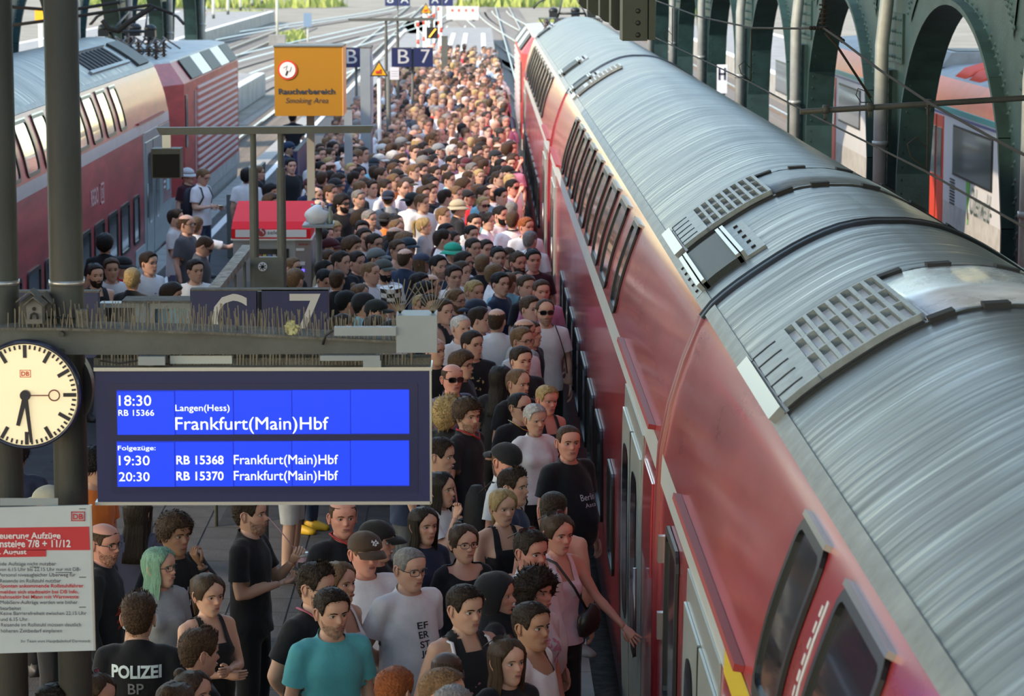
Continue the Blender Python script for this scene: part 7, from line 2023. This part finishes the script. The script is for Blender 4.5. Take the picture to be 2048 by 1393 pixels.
# shoulder bag of the woman in pink
o = who('pink top stretching'); b_ = MB(); n = 10; V = []
for j, (z, s_) in enumerate(((.95, .2), (.97, .8), (1.03, 1), (1.09, .95), (1.13, .6), (1.14, .1))):
    for k in range(n): a = 2*PI*k/n; V.append((.15+.085*s_*math.cos(a)*(1.1), -.15+.04*s_*math.sin(a), z+.02*math.cos(a)))
b_.add(V, [(j*n+k, j*n+(k+1) % n, (j+1)*n+(k+1) % n, (j+1)*n+k) for j in range(5) for k in range(n)]+[tuple(range(n)), tuple(range(5*n, 6*n))], 0, True)
carried('shoulder_bag', 'small black crossbody bag at the hip of the woman in the pink top', 'bag', o, (.15, -.15, 1.05), [('pouch', mat('black_leather', (.02, .016, .016), .35), b_), ('strap', M_rub, MB().tube([(.12, -.165, 1.13), (.03, -.16, 1.28), (-.07, -.10, 1.44), (-.10, .02, 1.465), (-.05, .12, 1.36), (.12, .10, 1.1)], .009, 5))])
def backpack(o, lab, col, sw_=.15):
    m_ = mat('pack_%d' % int(col[0]*1000), col, .8, bump=.3, bscale=30); b_ = MB(); V = []; n = 14
    for (z, sx, sy) in ((.98, .5, .4), (1.0, .9, .9), (1.1, 1, 1), (1.25, 1, .9), (1.36, .85, .7), (1.42, .4, .4)):
        for k in range(n): a = 2*PI*k/n; V.append((sw_*sx*math.copysign(abs(math.cos(a))**.6, math.cos(a)), .215+.085*sy*math.copysign(abs(math.sin(a))**.6, math.sin(a)), z))
    b_.add(V, [(j*n+k, j*n+(k+1) % n, (j+1)*n+(k+1) % n, (j+1)*n+k) for j in range(5) for k in range(n)]+[tuple(range(n)), tuple(range(5*n, 6*n))], 0, True)
    ps = [('bag_body', m_, b_), ('front_pocket', m_, MB().box((-sw_*.7, .295, 1.02), (sw_*.7, .325, 1.18)))]
    for s_ in (-1, 1): ps.append(('strap', m_, MB().tube([(s_*.10, .16, 1.38), (s_*.11, .06, 1.475), (s_*.115, -.07, 1.44), (s_*.13, -.125, 1.30), (s_*.175, -.06, 1.16), (s_*.16, .12, 1.08)], .016, 6, flat=.45)))
    return carried('backpack', lab, 'backpack', o, (0, .2, 1.2), ps)
backpack(who('looking at his phone'), 'dark backpack on the man looking at his phone beside the left train', (.018, .02, .03))
backpack(who('backward navy cap and grey'), 'dark backpack on the man in the backward navy cap', (.022, .03, .035), .1)
backpack(who('youth in a backward black cap'), 'black backpack on the youth in the backward black cap', (.015, .015, .016), .12)
o = who('looking at his phone'); carried('mobile_phone', 'dark mobile phone in the hands of the man beside the left train', 'phone', o, (.0, -.33, 1.16), [('case', M_rub, MB().box((-.035, -.40, 1.155), (.035, -.27, 1.165))), ('screen', M_glass, MB().box((-.032, -.395, 1.165), (.032, -.275, 1.167)))])
# lanyard, wrist watch and gold chain as worn parts
def worn(o, nm, m_, mb): ob = mb.build(nm, m_, o['_root']); return ob
worn(who('gold chain'), 'gold_chain', mat('gold', (.6, .4, .12), .25, 1.0), MB().tube([(-.085, .05, 1.50), (-.09, -.03, 1.485), (-.05, -.105, 1.435), (0, -.125, 1.415), (.05, -.105, 1.435), (.09, -.03, 1.485), (.085, .05, 1.50)], .004, 6))
worn(who('lanyard'), 'lanyard', mat('lanyard_pink', (.45, .10, .16), .7), MB().tube([(-.08, .06, 1.50), (-.095, -.03, 1.485), (-.06, -.12, 1.42), (0, -.15, 1.30), (.06, -.12, 1.42), (.095, -.03, 1.485), (.08, .06, 1.50)], .010, 6, flat=.4))
worn(who('propping his chin'), 'wrist_watch', M_rub, MB().tube([(.10, -.172, 1.385), (.094, -.172, 1.402)], .033, 14))
q = who('white backpack straps')
for s_ in (-1, 1): worn(q, 'white_strap', M_pw, MB().tube([(s_*.125, .10, 1.36), (s_*.125, .03, 1.455), (s_*.125, -.06, 1.445), (s_*.14, -.12, 1.34), (s_*.165, -.10, 1.22)], .012, 6, flat=.5))
q = who('slim man in white t-shirt'); worn(q, 'shoulder_strap', M_rub, MB().tube([(.09, .08, 1.46), (.10, -.02, 1.475), (.12, -.12, 1.38), (.17, -.15, 1.2), (.2, -.12, 1.02)], .006, 5))
for s_ in ('young man with full brown hair in a black polo', 'stocky man in a black polo'):
    q = who(s_); worn(q, 'red_collar', mat('collar_red', (.4, .03, .03), .7), MB().tube([(.0, .078, 1.505), (-.065, .055, 1.505), (-.082, -.01, 1.495), (-.05, -.085, 1.465), (0, -.115, 1.43), (.05, -.085, 1.465), (.082, -.01, 1.495), (.065, .055, 1.505), (0, .078, 1.505)], .007, 5))
q = who('white polo with black collar'); worn(q, 'black_collar', M_pbk, MB().tube([(0.08*math.sin(a), .012+.078*math.cos(a), 1.497) for a in np.linspace(0, 6.28, 14)], .011, 6))
q = who('eagle badge'); HMq = head_matrix(R(q.get('hy', 0)), R(q.get('hp', 0)))
em = MB(); r0 = random.Random(3)
for k in range(9): x, z = r0.uniform(-.018, .018), r0.uniform(-.014, .016); em.add([(x, -.112+abs(z)*.3, .205+z), (x+.012, -.112, .208+z), (x+.004, -.109, .222+z)], [(0, 1, 2)])
em.xform(HMq); worn(q, 'eagle_badge', M_pwh, em)
# two walkers whose legs show below the departure board
for (px, py, a_, lab, traits) in ((583, 1160, 80, 'walker in shorts with a grey hooded top tied at the waist, below the departure board', dict(fem=0, hair='s', hc='b', top='L', kind='L', short=1, leg='L', pose='pocket')), (612, 1062, 60, 'walker in blue jeans and yellow shoes below the departure board', dict(fem=0, hair='s', hc='k', top='W', kind='t', leg='D'))):
    g_ = PZ(px, py, 0); traits.update(lod=2, hh=1.8, ang=a_, hy=0, hp=0, x=g_.x, y=g_.y, lab=lab); t = person(g_.x, g_.y, 1.8, a_, traits); tag(t, lab, 'person', 'people waiting on the platform'); ALL.append(traits)
    if 'yellow' in lab:
        for c in t.children:
            if c.name.startswith('shoe'): setc(c, (.7, .42, .02))
w_ = PZ(408, 52, 0); tr = dict(fem=1, hair='l', hc='b', top='W', kind='t', leg='L', lod=1, hy=0, hp=0); t = person(w_.x, w_.y, 1.7, 10, tr); tag(t, 'tiny figure in white walking on the sunlit far left platform', 'person', 'people waiting on the platform')

# ---------------------------------------------------------------- the rest of the crowd, past the first three hundred
def low_person():
    mb = MB(); tagc = []
    def mark(c):
        while len(tagc) < len(mb.v): tagc.append(c)
    nu, nv = 14, 11
    i0 = len(mb.v); V = []
    for j in range(nv+1):
        z = .235*(j/nv)
        for k in range(nu): th = 2*PI*k/nu; V.append(hsurf(th-.3*math.sin(th), min(z, .234)))
    F = [(j*nu+k, j*nu+(k+1) % nu, (j+1)*nu+(k+1) % nu, (j+1)*nu+k) for j in range(nv) for k in range(nu)]+[tuple((nv)*nu+k for k in range(nu))]
    mb.add(V, F, 0, True)
    for j in range(nv+1):
        for k in range(nu):
            th = 2*PI*k/nu; dg = abs(math.degrees(th-.3*math.sin(th))); dg = 360-dg if dg > 180 else dg; z = .235*j/nv
            x = V[j*nu+k][0]
            c = 'h' if z > HL_M(dg)-.004 else ('e' if (z > .112 and z < .14 and .015 < abs(x) < .05 and dg < 60) else 's')
            tagc.append(c)
            if c == 'h': p = Vector(V[j*nu+k]); q = _HC+(p-_HC)*1.09; mb.v[i0+j*nu+k] = tuple(q)
    mb.xform(Matrix.Translation((0, -.005, 1.512)), i0)
    mb.tube([(0, .01, 1.40), (0, .0, 1.55)], [.07, .055], 8, cap=False); mark('s')
    n = 10; V = []
    for (z, rx, ry) in ((.86, .17, .12), (1.05, .165, .115), (1.28, .182, .122), (1.38, .175, .10), (1.45, .11, .08), (1.47, .06, .06)):
        for k in range(n): a = 2*PI*k/n; V.append((rx*math.cos(a), ry*math.sin(a), z))
    mb.add(V, [(j*n+k, j*n+(k+1) % n, (j+1)*n+(k+1) % n, (j+1)*n+k) for j in range(5) for k in range(n)], 0, True); mark('t')
    for s_ in (-1, 1):
        mb.tube([(s_*.15, .01, 1.41), (s_*.195, .01, 1.36), (s_*.225, .02, 1.2)], [.055, .062, .062], 6, cap=False); mark('t')
        mb.tube([(s_*.225, .02, 1.2), (s_*.235, .0, 1.1), (s_*.24, -.05, .9), (s_*.235, -.08, .8)], [.045, .04, .028, .02], 5); mark('s')
        mb.tube([(s_*.09, 0, .9), (s_*.1, 0, .45), (s_*.11, .01, .0)], [.10, .07, .055], 6, cap=False); mark('l')
    return np.array(mb.v), mb.f, tagc
LV, LF, LT = low_person(); LT = np.array(LT); nV = len(LV)
allV = []; allC = []; faces = []; lens = []
topc = [CLO[c] for c in 'WWWWWKKKKKgGNLCRDSPO']; hcs = [HAIRC[c] for c in 'kddbbbllyg']
jit = np.random.RandomState(3)
for i, (x, y) in enumerate(stuff_pts):
    a = R(rp.choice([15, 30, 45, 60, 75, 100, 170])+rp.uniform(-10, 10)); s_ = rp.uniform(.96, 1.08); c, sn = math.cos(a), math.sin(a)
    P_ = LV*s_; Q = np.stack([P_[:, 0]*c-P_[:, 1]*sn+x, P_[:, 0]*sn+P_[:, 1]*c+y, P_[:, 2]], 1)
    hcap = rp.random() < .12; sk = np.array(SKINS[rp.choice(['', '', '', 'p', 'r', 't'])])*rp.uniform(.85, 1.1); hc = np.array(rp.choice(hcs)) if not hcap else np.array(rp.choice([(.015, .015, .018), (.02, .03, .06), (.5, .5, .48), (.2, .2, .22)]))
    if rp.random() < .1: hc = sk*.95
    tc = np.array(rp.choice(topc)); lg = np.array(CLO[rp.choice('DKg')])
    C = np.ones((nV, 4)); 
    for k_, col_ in (('s', sk), ('h', hc), ('e', sk*.32), ('t', tc), ('l', lg)): C[LT == k_, :3] = col_
    allV.append(Q); allC.append(C)
VV = np.concatenate(allV); CC = np.concatenate(allC)
fl = np.concatenate([np.array(f) for f in LF]); fln = np.array([len(f) for f in LF])
N_ = len(stuff_pts); loops = (fl[None, :]+(np.arange(N_)*nV)[:, None]).ravel(); tot = np.tile(fln, N_); starts = np.concatenate([[0], np.cumsum(tot)[:-1]])
me = bpy.data.meshes.new('crowd'); me.vertices.add(len(VV)); me.vertices.foreach_set('co', VV.astype(np.float32).ravel())
me.loops.add(len(loops)); me.loops.foreach_set('vertex_index', loops.astype(np.int32)); me.polygons.add(len(tot)); me.polygons.foreach_set('loop_start', starts.astype(np.int32)); me.polygons.foreach_set('loop_total', tot.astype(np.int32))
me.polygons.foreach_set('use_smooth', np.ones(len(tot), dtype=bool)); me.update(calc_edges=True)
ca = me.color_attributes.new('tint', 'FLOAT_COLOR', 'POINT'); ca.data.foreach_set('color', CC.astype(np.float32).ravel())
me.materials.append(mat('crowd_colours', (.5, .5, .5), .7, attr='tint')); co_ = bpy.data.objects.new('crowd', me); COL.objects.link(co_)
tag(co_, 'distant part of the dense waiting crowd stretching to the platform end', 'crowd', kind='stuff')
print('PEOPLE', len(PERS), 'stuff', N_, 'bodies', len(BODY), 'tops', len(TOP), 'tris', sum(sum(len(p.vertices)-2 for p in m_.polygons) for m_ in list(BODY.values())+list(TOP.values())+list(LEG.values())))
